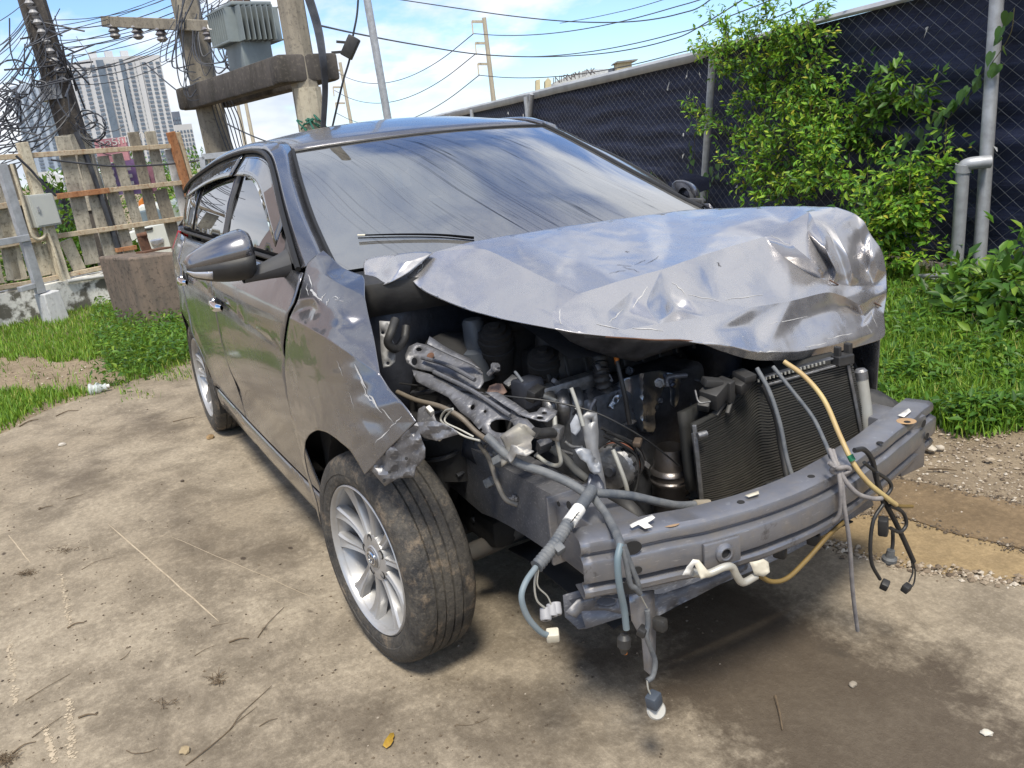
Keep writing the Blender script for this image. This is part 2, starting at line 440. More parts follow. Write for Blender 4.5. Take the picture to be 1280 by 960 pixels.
def _tread():
    m = NT('muddy tread rubber'); co = m.pos()
    f = m.ramp(m.noise(co, 12, 8, .7), [(.36, 0.0), (.60, 1.0)])
    mud = m.ramp(m.noise(co, 13, 8, .75), [(.53, 0.0), (.66, 1.0)])
    col = m.mix(f, (.026, .026, .028), (.095, .086, .074)); col = m.mix(m.math('MULTIPLY', mud, .8), col, (.25, .195, .14))
    sp = m.noise(co, 75, 7, .8); col = m.mix(m.ramp(sp, [(.52, 0.0), (.62, .45)]), col, (.014, .014, .016)); col = m.mix(m.ramp(sp, [(.36, .6), (.44, 0.0)]), col, (.17, .145, .115))
    ck = m.voronoi(m.mapping(co, (1, 1, 1)), 60, 'DISTANCE_TO_EDGE').outputs['Distance']; ckm = m.ramp(ck, [(0.0, 1.0), (.05, 0.0)]); col = m.mix(m.math('MULTIPLY', ckm, .22), col, (.010, .010, .010))
    m.bsdf(col, m.fmix(f, .5, .9), 0, m.bump(m.math('SUBTRACT', m.noise(co, 55, 7, .75), m.math('MULTIPLY', ckm, .10)), .8, .007), .35); return m.mat
MT['tread'] = _tread()
def _glass(name, tint, dust, streak, refl=.1):
    m = NT(name); co = m.pos()
    tr = m.new('ShaderNodeBsdfTransparent'); tr.inputs[0].default_value = (*tint, 1)
    gl = m.new('ShaderNodeBsdfGlossy'); gl.inputs['Roughness'].default_value = .012; gl.inputs['Color'].default_value = (.95, .96, 1, 1)
    fr = m.new('ShaderNodeFresnel'); fr.inputs['IOR'].default_value = 1.62
    mx = m.new('ShaderNodeMixShader'); m.set(mx.inputs[0], m.math('ADD', m.math('MULTIPLY', fr.outputs[0], 1.1), refl, True))
    m.t.links.new(tr.outputs[0], mx.inputs[1]); m.t.links.new(gl.outputs[0], mx.inputs[2])
    df = m.new('ShaderNodeBsdfDiffuse'); df.inputs[0].default_value = (.30, .295, .28, 1)
    big = m.noise(co, 1.7, 5, .6); st = m.noise(m.mapping(co, (1.6, 7.5, 1.6), rot=(0, 0, .35)), 2.4, 6, .62); fn = m.noise(co, 160, 3, .7)
    d = m.math('ADD', m.ramp(big, [(.35, dust*.55), (.7, dust*1.2)]), m.ramp(st, [(.5, 0.0), (.72, streak)]))
    d = m.math('MULTIPLY', d, m.ramp(fn, [(.2, .7), (.8, 1.15)]), True)
    m2 = m.new('ShaderNodeMixShader'); m.set(m2.inputs[0], d)
    m.t.links.new(mx.outputs[0], m2.inputs[1]); m.t.links.new(df.outputs[0], m2.inputs[2])
    m.shader(m2.outputs[0]); return m.mat
def _windscreen():
    m = NT('dusty laminated windscreen with run-down streaks'); co = m.pos(); uv = m.new('ShaderNodeUVMap').outputs[0]; s = m.new('ShaderNodeSeparateXYZ'); m.set(s.inputs[0], uv)
    u, v = s.outputs[0], s.outputs[1]
    inv = m.math('POWER', m.math('SUBTRACT', 1.0, v, True), .55); u2 = m.math('SUBTRACT', u, m.math('MULTIPLY', inv, .24))
    def lines(freq, thr, width, seed, brk):
        c = m.new('ShaderNodeCombineXYZ'); m.set(c.inputs[0], m.math('MULTIPLY', u2, freq)); m.set(c.inputs[1], m.math('MULTIPLY', v, .25)); c.inputs[2].default_value = seed
        n = m.noise(c.outputs[0], 1.0, 1.5, .5); l = m.ramp(m.math('ABSOLUTE', m.math('SUBTRACT', n, thr)), [(0, 1.0), (width, 0.0)])
        c2 = m.new('ShaderNodeCombineXYZ'); m.set(c2.inputs[0], m.math('MULTIPLY', u2, freq*.35)); m.set(c2.inputs[1], m.math('MULTIPLY', v, brk)); c2.inputs[2].default_value = seed+4
        return m.math('MULTIPLY', l, m.ramp(m.noise(c2.outputs[0], 1.0, 3, .6), [(.42, 0.0), (.52, 1.0)]))
    ln = m.math('MAXIMUM', lines(38, .5, .0065, 1.3, 1.2), m.math('MAXIMUM', lines(22, .46, .006, 7.1, .9), lines(50, .53, .004, 3.7, 1.3)))
    win = m.ramp(u2, [(.0, .4), (.10, 1.0), (.62, 1.0), (.72, .15), (1, .05)]); ln = m.math('MULTIPLY', ln, win)
    big = m.noise(co, 1.9, 5, .6); fn = m.noise(co, 170, 3, .7); mid = m.noise(co, 9, 6, .65)
    d = m.math('MULTIPLY', m.ramp(big, [(.32, .07), (.70, .24)]), m.ramp(mid, [(.3, .75), (.7, 1.15)])); d = m.math('ADD', d, m.ramp(v, [(0, .26), (.34, .08), (.6, 0.0)]))
    d = m.math('MULTIPLY', d, m.ramp(fn, [(.2, .75), (.8, 1.1)]))
    d = m.math('MULTIPLY', d, m.math('SUBTRACT', 1.0, m.math('MULTIPLY', ln, .97)), True)
    tr = m.new('ShaderNodeBsdfTransparent'); tr.inputs[0].default_value = (.12, .14, .145, 1)
    gl = m.new('ShaderNodeBsdfGlossy'); gl.inputs['Roughness'].default_value = .02; gl.inputs['Color'].default_value = (.93, .96, 1, 1)
    fr = m.new('ShaderNodeFresnel'); fr.inputs['IOR'].default_value = 1.6; mx = m.new('ShaderNodeMixShader')
    m.set(mx.inputs[0], m.math('MULTIPLY', m.math('ADD', fr.outputs[0], .35, True), m.math('SUBTRACT', 1.0, m.math('MULTIPLY', ln, .75))))
    m.t.links.new(tr.outputs[0], mx.inputs[1]); m.t.links.new(gl.outputs[0], mx.inputs[2])
    df = m.new('ShaderNodeBsdfDiffuse'); df.inputs[0].default_value = (.27, .265, .255, 1); m2 = m.new('ShaderNodeMixShader'); m.set(m2.inputs[0], d)
    m.t.links.new(mx.outputs[0], m2.inputs[1]); m.t.links.new(df.outputs[0], m2.inputs[2]); m.shader(m2.outputs[0]); return m.mat
MT['windshield'] = _windscreen()
MT['side_glass'] = _glass('tinted side glass', (.03, .034, .034), .03, .02, .05)
MT['visor'] = _glass('smoked window visor', (.35, .42, .46), .10, .03)
# ------------------------------------------------------------------ ground
HD = Vector((FW.x, FW.y, 0)).normalized()
def vplane(D): return (Vector((CAM.x, CAM.y, 0))+HD*D, HD)
def av(px, py, D): return at(px, py, plane=vplane(D))
def gp(px, py, z=0.0): return at(px, py, z=z)
def horizon_noise(*a): return noise.noise(Vector(a))
def ground_mat(name, c_light, c_mid, c_dark, stains=(), spots=0.0, bump=.5, pos_scale=1.0, streak=True):
    m = NT(name); co = m.pos()
    n1 = m.noise(co, .75*pos_scale, 7, .62, .4); n2 = m.noise(co, 4.5, 8, .68, .3); n3 = m.noise(co, 38, 6, .72); n4 = m.noise(co, 210, 3, .7)
    col = m.mix(m.ramp(n1, [(.34, 0.0), (.64, 1.0)]), c_mid, c_light)
    col = m.mix(m.math('MULTIPLY', m.ramp(n2, [(.38, 1.0), (.56, 0.0)]), .62), col, c_dark)
    col = m.mix(m.math('MULTIPLY', m.ramp(n3, [(.40, 1.0), (.60, 0.0)]), .45), col, tuple(v*.62 for v in c_mid))
    col = m.mix(m.math('MULTIPLY', m.ramp(n3, [(.57, 0.0), (.74, 1.0)]), .40), col, tuple(min(1, v*1.25) for v in c_light))
    n5 = m.noise(co, 88, 5, .75); col = m.mix(m.math('MULTIPLY', m.ramp(n5, [(.50, 0.0), (.66, 1.0)]), .26), col, tuple(v*.45 for v in c_mid)); col = m.mix(m.math('MULTIPLY', m.ramp(n5, [(.36, 1.0), (.47, 0.0)]), .20), col, tuple(min(1, v*1.35) for v in c_light))
    if streak:       # pale scuffs dragged across the surface
        st = m.noise(m.mapping(co, (1.1, 7.5, 1), rot=(0, 0, .42)), 1.7, 7, .7)
        col = m.mix(m.math('MULTIPLY', m.ramp(st, [(.60, 0.0), (.72, 1.0)]), .35), col, tuple(min(1, v*1.2) for v in c_light))
    d = None
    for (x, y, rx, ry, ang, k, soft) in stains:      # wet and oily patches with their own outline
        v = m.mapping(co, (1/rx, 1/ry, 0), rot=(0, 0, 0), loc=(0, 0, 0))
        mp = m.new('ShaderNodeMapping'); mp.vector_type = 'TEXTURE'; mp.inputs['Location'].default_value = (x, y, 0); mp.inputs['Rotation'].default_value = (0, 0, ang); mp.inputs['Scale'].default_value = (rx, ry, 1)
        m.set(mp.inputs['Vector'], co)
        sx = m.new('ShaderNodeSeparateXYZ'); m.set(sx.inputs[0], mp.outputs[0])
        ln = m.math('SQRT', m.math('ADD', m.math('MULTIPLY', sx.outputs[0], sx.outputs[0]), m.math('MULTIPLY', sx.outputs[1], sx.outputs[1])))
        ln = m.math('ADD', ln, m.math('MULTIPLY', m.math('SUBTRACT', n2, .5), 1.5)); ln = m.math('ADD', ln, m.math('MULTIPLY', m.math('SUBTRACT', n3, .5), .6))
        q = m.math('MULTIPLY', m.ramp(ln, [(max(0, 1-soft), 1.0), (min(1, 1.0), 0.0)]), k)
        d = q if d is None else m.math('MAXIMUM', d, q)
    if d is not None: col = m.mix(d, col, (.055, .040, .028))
    col = m.mix(m.ramp(n4, [(.70, 0.0), (.76, .7)]), col, (.07, .055, .04)); col = m.mix(m.ramp(n4, [(.20, .55), (.27, 0.0)]), col, (.62, .58, .52))
    h = m.math('ADD', m.math('MULTIPLY', n3, .5), m.math('ADD', m.math('MULTIPLY', n4, .25), m.math('MULTIPLY', n2, .8)))
    rg = m.fmix(d, .93, .62) if d is not None else .93
    m.bsdf(col, rg, 0, m.bump(h, bump, .012), .3); return m.mat
def g2(px, py): p = gp(px, py); return p.x, p.y
STAINS = []
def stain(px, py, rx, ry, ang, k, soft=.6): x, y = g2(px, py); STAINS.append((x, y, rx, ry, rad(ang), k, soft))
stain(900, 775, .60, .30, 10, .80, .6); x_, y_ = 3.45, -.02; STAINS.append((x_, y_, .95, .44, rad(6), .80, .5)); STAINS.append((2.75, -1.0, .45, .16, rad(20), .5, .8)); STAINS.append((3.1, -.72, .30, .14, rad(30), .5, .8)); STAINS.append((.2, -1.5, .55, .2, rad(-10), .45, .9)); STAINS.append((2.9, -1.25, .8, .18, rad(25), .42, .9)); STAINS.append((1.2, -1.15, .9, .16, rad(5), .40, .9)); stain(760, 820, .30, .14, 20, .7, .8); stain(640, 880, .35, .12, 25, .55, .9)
stain(190, 530, .50, .18, 10, .55, .9); stain(60, 590, .5, .14, 0, .35, .9); stain(330, 690, .35, .2, 30, .45, .95); stain(230, 870, .35, .16, 30, .35, .95); stain(480, 930, .30, .08, 20, .4, .95); stain(850, 930, .3, .1, 40, .45, .9); stain(300, 800, .4, .1, 20, .3, .95)
stain(304, 698, .022, .013, 20, .95, .5); stain(363, 685, .018, .010, 20, .95, .5); stain(331, 786, .016, .010, 20, .7, .6); stain(388, 764, .016, .008, 20, .6, .6); stain(5, 692, .02, .01, 0, .9, .5)
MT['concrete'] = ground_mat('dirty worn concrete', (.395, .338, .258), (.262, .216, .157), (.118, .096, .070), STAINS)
MT['dirt'] = ground_mat('brown gravelly dirt', (.33, .265, .185), (.25, .195, .130), (.14, .105, .07), (), bump=.9, streak=False)
MT['sand'] = ground_mat('packed yellow sand', (.37, .275, .155), (.31, .225, .120), (.22, .16, .09), (), bump=.5, streak=False)
MT['mud'] = ground_mat('damp brown soil', (.27, .195, .115), (.20, .14, .08), (.12, .085, .05), (), bump=1.0, streak=False)
# one sheet to the horizon
mb = MB(); n = 40
ax = [-900, -300, -90, -40, -20]+list(np.linspace(-14, 10, 30))+[16, 40, 120, 600]
ay = [-900, -300, -90, -30, -14]+list(np.linspace(-8, 10, 24))+[16, 40, 120, 700]
mb.grid([[(x, y, -.012+(.02*noise.noise(Vector((x*.5, y*.5, 0))) if abs(x) < 15 and abs(y) < 12 and not (-2.5 < x < 6 and -4 < y < 2.0) else 0)) for y in ay] for x in ax], flip=True)
ground = tag(mb.build('ground', MT['dirt'], None, True), kind='structure')
def sheet2d(name, outline, z, mat, edge=.05, wob=.02, seed=1, drop=.03):
    pts = []
    n = len(outline)
    for i in range(n):
        a, b = Vector(outline[i]), Vector(outline[(i+1) % n]); k = max(1, int((b-a).length/edge))
        for j in range(k):
            p = a.lerp(b, j/k); w = wob*noise.noise(Vector((p.x*6, p.y*6, seed)))+wob*.5*noise.noise(Vector((p.x*19, p.y*19, seed)))
            pts.append(Vector((p.x+w, p.y+w*.8)))
    m_ = MB(); N_ = len(pts)
    tri = tessellate_polygon([[Vector((p.x, p.y, 0)) for p in pts]])
    m_.add([(p.x, p.y, z) for p in pts]+[(p.x, p.y, z-drop) for p in pts], [tuple(t) for t in tri]+[(i, (i+1) % N_, N_+(i+1) % N_, N_+i) for i in range(N_)])
    o = m_.build(name, mat, None); bm = bmesh.new(); bm.from_mesh(o.data); bmesh.ops.recalc_face_normals(bm, faces=bm.faces); bm.to_mesh(o.data); bm.free()
    for p in o.data.polygons:
        pass
    return tag(o, kind='structure')
e = [g2(985, 664), g2(1010, 675), g2(1057, 688), g2(1142, 713), g2(1210, 722), g2(1280, 732)]
dx, dy = e[-1][0]-e[2][0], e[-1][1]-e[2][1]
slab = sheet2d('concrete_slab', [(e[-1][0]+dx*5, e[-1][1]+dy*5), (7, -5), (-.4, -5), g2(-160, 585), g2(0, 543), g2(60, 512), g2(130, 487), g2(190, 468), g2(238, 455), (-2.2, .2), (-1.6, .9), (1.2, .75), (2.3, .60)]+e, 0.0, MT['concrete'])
f = [g2(1040, 640), g2(1090, 641), g2(1130, 645), g2(1190, 662), g2(1248, 677), g2(1280, 686)]
sand = sheet2d('sand_strip', [e[1], e[2], e[3], e[4], e[5], (e[5][0]+dx*3, e[5][1]+dy*3-.01), (f[-1][0]+dx*3, f[-1][1]+dy*3)]+f[::-1]+[g2(990, 640)], -.009, MT['sand'], .03, .022, 5, .01)
h = [g2(1085, 590), g2(1156, 603), g2(1210, 613), g2(1256, 624), g2(1280, 630)]
mud = sheet2d('soil_strip', [f[1], f[2], f[3], f[4], f[5], (f[-1][0]+dx*3, f[-1][1]+dy*3), (h[-1][0]+dx*3, h[-1][1]+dy*3)]+h[::-1], -.005, MT['mud'], .025, .030, 9, .012)
# scratches and chalky scrapes on the slab
SCR = simple('chalky scrape', (.50, .42, .31), (.35, .285, .205), .95, 0, 30)
def scrape(pts, w, name='scrape_mark'):
    P = [gp(*q, z=.0012) for q in pts]; rr = []
    for i, p in enumerate(P):
        t = (P[min(i+1, len(P)-1)]-P[max(0, i-1)]).normalized(); s = t.cross(Vector((0, 0, 1)))
        ww = w*.62*(.3 if i in (0, len(P)-1) else 1); rr.append([p-s*ww, p+s*ww])
    m_ = MB(); m_.grid(rr, flip=True); m_.build(name, SCR, slab)
def wig(a, b, n=8, k=1.0, seed=0):
    r = random.Random(seed); return [(lerp(a[0], b[0], i/n)+(r.random()-.5)*k, lerp(a[1], b[1], i/n)+(r.random()-.5)*k) for i in range(n+1)]
for i, (a, b, w) in enumerate((((135, 655), (273, 776), .004), ((205, 667), (400, 750), .0018), ((10, 668), (38, 704), .003))):
    scrape(wig(a, b, 9, 1.6, i), w)
def chalk(cx, cy, ang, L, W, seed):
    """a broken chalky smear: many small flakes in one mark"""
    r = random.Random(seed); m_ = MB(); ca, sa = math.cos(rad(ang)), math.sin(rad(ang))
    for _ in range(130):
        u, v = r.uniform(-1, 1)*L, r.gauss(0, .45)*W; p = gp(cx+u*ca-v*sa, cy+u*sa+v*ca, z=.0012+r.random()*.0003); s = r.uniform(.002, .007); a = r.random()*6
        m_.add([(p.x+s*math.cos(a+k*1.571)*r.uniform(.5, 1.1), p.y+s*math.sin(a+k*1.571)*r.uniform(.5, 1.1), p.z) for k in range(4)], [(0, 1, 2, 3)])
    m_.build('chalk_smear', SCR, slab)['kind'] = 'stuff'
chalk(88, 910, 88, 38, 6, 1); chalk(82, 750, 80, 35, 4, 2); chalk(15, 840, 85, 40, 5, 3); chalk(62, 930, 75, 25, 4, 4)
# loose grit, gravel along the slab edge
def rocks(name, pts, smin, smax, mat, label=None, z=0.0, seed=3, flat=.7):
    r = random.Random(seed); V = []; F = []
    base = [(1, 0, 0), (-1, 0, 0), (0, 1, 0), (0, -1, 0), (0, 0, 1), (0, 0, -1)]; fc = [(0, 2, 4), (2, 1, 4), (1, 3, 4), (3, 0, 4), (2, 0, 5), (1, 2, 5), (3, 1, 5), (0, 3, 5)]
    for (x, y) in pts:
        s = smin+(smax-smin)*r.random()**3; a = r.random()*6.3; o = len(V); zz = z+s*flat*.35
        for b in base:
            k = r.uniform(.7, 1.15)*s; p = (b[0]*k*1.2, b[1]*k, b[2]*k*flat)
            V.append((x+p[0]*math.cos(a)-p[1]*math.sin(a), y+p[0]*math.sin(a)+p[1]*math.cos(a), zz+p[2]))
        F += [tuple(i+o for i in q) for q in fc]
    m_ = MB(); m_.add(V, F); o = m_.build(name, mat); tag(o, label, 'gravel', kind='stuff'); return o
GR = NT('mixed grit'); _c = GR.ramp(GR.new('ShaderNodeNewGeometry').outputs['Random Per Island'], [(0, (.09, .065, .045)), (.35, (.22, .17, .12)), (.7, (.34, .28, .21)), (1, (.50, .45, .38))]); GR.bsdf(_c, .9)
GRD = NT('dark crumbs'); _c = GRD.ramp(GRD.new('ShaderNodeNewGeometry').outputs['Random Per Island'], [(0, (.05, .038, .028)), (.8, (.14, .105, .07)), (1, (.35, .30, .24))]); GRD.bsdf(_c, .9)
r = random.Random(11); pts = []; CRUMB = []
for _ in range(520):
    t = r.random(); i = min(3, int(t*4)); a, b = e[1+i], e[2+i] if 2+i < len(e) else e[-1]; q = r.random(); pts.append((lerp(a[0], b[0], q)+r.gauss(0, .018), lerp(a[1], b[1], q)+r.gauss(0, .02)+.01))
for ln_ in (f, h):
    for _ in range(420):
        i = r.randrange(len(ln_)-1); q = r.random(); pts_ = (lerp(ln_[i][0], ln_[i+1][0], q)+r.gauss(0, .02), lerp(ln_[i][1], ln_[i+1][1], q)+r.gauss(0, .02)); CRUMB.append(pts_)
rocks('grit', CRUMB, .0015, .007, GRD.mat, 'soil crumbs along the seams of the sand strip', -.006, 12)
rocks('gravel', pts, .003, .013, GR.mat, 'line of small stones along the slab edge beside the sand', .0, 4)
pts = []
for _ in range(2600):
    p = gp(r.uniform(0, 900), r.uniform(470, 958)); 
    if noise.noise(Vector((p.x*1.7, p.y*1.7, 4))) > -.15 or r.random() < .3: pts.append((p.x, p.y))
rocks('grit', pts, .0012, .0055, GRD.mat, 'dark crumbs of soil scattered over the concrete', .0, 5)
pts = [(lambda p: (p.x, p.y))(gp(r.uniform(1070, 1290), r.uniform(528, 640))) for _ in range(2200)]
rocks('gravel', pts, .002, .010, GR.mat, 'loose gravel between the grass and the soil strip', -.012, 6)
pts = [(lambda p: (p.x, p.y))(gp(r.uniform(0, 260), r.uniform(440, 545))) for _ in range(1300)]
rocks('gravel', pts, .003, .012, GR.mat, 'loose gravel beside the grass verge behind the car', -.008, 7)
# ------------------------------------------------------------------ the wrecked car: body
car = empty('wrecked_car', (1.3, 0, 0))
tag(car, 'wrecked dark grey hatchback with a crumpled bonnet and its bumper torn off', 'car')
HW = [(.16, .755), (.20, .785), (.26, .805), (.33, .814), (.36, .812), (.45, .827), (.60, .842), (.72, .848), (.85, .848), (.92, .843),
      (.955, .836), (.975, .824), (1.0, .812), (1.04, .790), (1.075, .764)]
def crease_z(x): return .812+.060*(2.06-x)
def half_w(x, z):
    w = smooth_interp(z, HW)
    w -= .012*((x-1.2)/1.2)**2
    if x < .1: w -= .10*((.1-x)/.85)**2.2
    if x > 2.4: w -= .07*((x-2.4)/.6)**2
    for cx in (-.06, 2.55):                       # flared lips round the wheel arches
        d = math.hypot(x-cx, z-.30)
        w += .012*math.exp(-((d-.375)/.045)**2)
    zc = crease_z(x)                              # character line along the doors
    if z < zc: w -= .012*math.exp(-((zc-z)/.055))*max(0, min(1, (x+.4)/.5))*max(0, min(1, (2.6-x)/.4))
    # soft scallop low on the doors
    w -= .010*math.exp(-((z-.47)/.07)**2)*math.exp(-((x-1.1)/.9)**2)
    return w
def belt(x): return 1.072+.004*(1.0-x)
RAIL = [(2.19, 1.075), (2.0, 1.185), (1.83, 1.275), (1.66, 1.352), (1.50, 1.405), (1.30, 1.433), (1.0, 1.437), (.6, 1.415), (.25, 1.372), (-.1, 1.315), (-.38, 1.255), (-.5, 1.22)]
SIDE = -1
def rail_z(x): return smooth_interp(x, sorted(RAIL))-(.075*max(0, min(1, (x-1.25)/.3)) if SIDE > 0 else 0)
def glass_y(x, z):
    t = (z-1.07)/.36
    y = lerp(.760, .600, t)+.018*math.sin(math.pi*min(max(t, 0), 1))
    if x < .1: y -= .08*((.1-x)/.6)**1.8
    return y
ARCH_F = [(2.55+.375*math.cos(a), .30+.375*math.sin(a)) for a in np.linspace(rad(203), rad(-12), 26)]
ARCH_R = [(-.06+.37*math.cos(a), .30+.37*math.sin(a)) for a in np.linspace(rad(205), rad(-16), 26)]
def side_panel(name, outline, sg, mat='paint', step=.05, solid=.004, fn=None, out=0.0, parent=None, creases=()):
    f0 = fn or half_w
    v, f = panel2d(outline, lambda x, z: (x, sg*(f0(x, z)+out), z), step, creases=creases)
    f = orient(v, f, (1.2, sg*9, .8))
    mb = MB(); mb.add(v, f)
    return mb.build(name, MT[mat], parent or car, True, 30, solid=solid, bevel=.0)
FS = [(.345, 2.105), (.43, 2.075), (.52, 2.045), (.60, 2.032), (.70, 2.04), (.79, 2.065), (.88, 2.12), (.95, 2.185), (1.0, 2.20), (1.06, 2.19)]
def fseam(z): return smooth_interp(z, FS)
def b_x(z): return 1.035+.012*(z-.3)
def r_x(z):
    base = .18-.10*((z-.62)/.45)**2 if z > .62 else .18
    d = .39**2-(z-.30)**2
    return max(base, (-.06+math.sqrt(d)) if d > 0 else -9)
G = .004
def side_glass(name, outline, sg, parent, mat='side_glass', out=0.0, step=.06, solid=.004):
    return side_panel(name, outline, sg, mat, step, solid, glass_y, out, parent)
for sg in (-1, 1):
    SIDE = sg
    # front door
    zs = [.345, .40, .46, .52, .60, .68, .76, .84, .92, .98, 1.03, 1.058]
    ol = [(fseam(z)-G, z) for z in zs]+[(b_x(z)+G, z) for z in reversed(zs)]
    fd = side_panel('front_door', ol, sg, step=.035, creases=[[(x, crease_z(x)+e_) for x in np.linspace(1.06, 2.04, 22)] for e_ in (-.0005, -.012)])
    ol = [(b_x(z)-G, z) for z in zs]+[(r_x(z)+G, z) for z in reversed(zs)]
    rd = side_panel('rear_door', ol, sg, step=.035, creases=[[(x, crease_z(x)+e_) for x in np.linspace(.22, 1.02, 18)] for e_ in (-.0005, -.012)])
    # sill under the doors
    ol = [(x, .335) for x in np.linspace(.36, 2.10, 12)]+[(2.16, .30), (2.17, .18)]+[(x, .175) for x in np.linspace(2.0, .42, 10)]+[(.335, .18)]
    side_panel('sill', ol, sg)
    # rear quarter panel with its arch
    zs2 = [z for z in zs if z > .42]
    ol = [(r_x(z)-G, z) for z in zs2]+[(-.10, 1.06), (-.45, 1.05), (-.62, 1.0), (-.69, .85), (-.72, .70), (-.70, .50), (-.66, .36), (-.56, .24), (-.42, .20)]+[p for p in ARCH_R if True]
    side_panel('quarter_panel', ol, sg)
    # window frames: a broad black frame plate with the glass 6 mm proud of it
    xs = np.linspace(2.13, -.33, 40)
    top = [(x, rail_z(x)-.022) for x in xs]
    ol = top+[(-.36, 1.13), (-.28, 1.079)]+[(x, belt(x)+.004) for x in np.linspace(-.1, 2.15, 20)]
    side_panel('door_frame', ol, sg, 'seal', .07, .006, glass_y, -.006)
    def winpoly(xa, xb, inset=.062, tilt=.0, n=14):
        xt = [(x, rail_z(x)-inset) for x in np.linspace(xa+tilt, xb, n)]
        return xt
    # front door glass
    t = [(x, rail_z(x)-.060) for x in np.linspace(1.965, 1.13, 16)]
    ol = [(1.965, belt(2)+.022)]+t+[(1.085, belt(1)+.022)]
    g = side_glass('window', ol, sg, fd, out=.000)
    ol = [(2.155, belt(2)+.010)]+[(x, rail_z(x)-.050) for x in np.linspace(2.11, 1.985, 4)]+[(1.98, belt(2)+.010)]
    side_glass('mirror_sail', ol, sg, fd, 'sail', .012, .04, .012)
    t = [(x, rail_z(x)-.060) for x in np.linspace(1.03, .35, 12)]
    ol = [(1.0, belt(1)+.022)]+t+[(.30, belt(.3)+.022)]
    side_glass('window', ol, sg, rd)
    t = [(x, rail_z(x)-.060) for x in np.linspace(.29, -.26, 8)]
    ol = [(.245, belt(.3)+.022)]+t+[(-.25, belt(0)+.05), (-.2, belt(0)+.022)]
    side_glass('quarter_window', ol, sg, rd)
    # pillar covers between the windows
    ol = [(1.080, belt(1)+.018), (1.123, rail_z(1.12)-.058), (1.04, rail_z(1.04)-.058), (1.006, belt(1)+.018)]
    side_glass('pillar_cover', ol, sg, fd, 'sail', .004, .06, .005)
    # belt moulding strip
    mb = MB(); mb.tube([(x, sg*(glass_y(x, belt(x)+.006)+.006), belt(x)+.004) for x in np.linspace(2.0, -.2, 16)], .008, 6, 1)
    mb.build('belt_moulding', MT['seal'], car, True)
    # smoked rain visors along the window tops
    for xa, xb, par in ((1.93, 1.08, fd), (1.04, .06, rd)):
        rows = []
        for k in range(5):
            q = k/4
            rows.append([(x, sg*(glass_y(x, rail_z(x)-.03-.075*q)+.006+.020*q), rail_z(x)-.028-.078*q) for x in np.linspace(xa, xb, 18)])
        mb = MB(); mb.grid(rows, flip=(sg < 0)); mb.build('rain_visor', MT['visor'], par, True, solid=.003)
    # chrome door handles
    for hx, hz, par in ((1.13, .852, fd), (.30, .870, rd)):
        hy = half_w(hx, hz)
        bm_ = MB()
        rows = []
        for i in range(9):
            a = i/8; w = .020*math.sin(math.pi*(.12+.76*a))**.6
            rows.append([(hx-.10+.20*a, sg*(hy+.014+.022*math.sin(math.pi*a)**.7+.006*math.cos(b)), hz+w*math.sin(b)) for b in np.linspace(0, 2*math.pi, 9)])
        bm_.grid(rows); h = bm_.build('handle', MT['chrome'], par, True, 60)
        bm_ = MB(); bm_.lathe([(.002, -.001), (.040, .001), (.046, .004), (.048, .0)], (hx-.005, sg*hy, hz), (0, sg, 0), 20)
        bm_.build('handle_recess', MT['black_plastic'], par, True)
        bm_ = MB(); bm_.lathe([(0, .012), (.012, .011), (.014, 0)], (hx-.115, sg*hy, hz), (0, sg, 0), 12); bm_.build('lock', MT['chrome'], par, True)
# pillars and roof rails: one pressed strip from the cowl to the tail
WC = [(2.24, .690, 1.052), (2.15, .678, 1.086), (2.05, .664, 1.128), (1.90, .640, 1.192), (1.70, .600, 1.284), (1.56, .568, 1.350), (1.445, .540, 1.400), (1.30, .520, 1.432), (1.0, .512, 1.448), (.6, .508, 1.440), (.2, .505, 1.412), (-.2, .50, 1.358), (-.5, .50, 1.29)]
def strip_rows(sg):
    w = catmull([(p[0], sg*p[1], p[2]) for p in WC], 5)
    r0, r1, r2, r3 = [], [], [], []
    for i, p in enumerate(w):
        x = p.x-.02 if p.x > 1.4 else p.x
        x = min(x, 2.17); z = rail_z(x)-.018
        
        q = Vector((x, sg*(glass_y(x, z)+.004), z))
        n = Vector((.25 if p.x > 1.5 else .0, sg*.8, .6)).normalized()
        b_ = .004 if sg > 0 and p.x > 1.4 else .017
        r0.append(p); r1.append(p.lerp(q, .30)+n*b_); r2.append(p.lerp(q, .7)+n*b_*1.2); r3.append(q)
    return [r0, r1, r2, r3]
for sg in (-1, 1):
    SIDE = sg
    rows = strip_rows(sg); mb = MB(); mb.grid(rows, flip=(sg < 0)); o = mb.build('roof_rail', MT['paint'], car, True, 50, solid=.004)
    mb = MB(); mb.tube([p+Vector((.003, sg*-.006, .004)) for p in catmull([(p[0], sg*p[1], p[2]) for p in WC[:7]], 4)], .0075, 6, 1)
    mb.build('windscreen_seal', MT['seal'], car, True)
    mb = MB(); mb.tube([Vector(p)+Vector((0, sg*.012, .0)) for p in rows[3][:-4]], .009, 6, 1); mb.build('door_seal', MT['seal'], car, True)
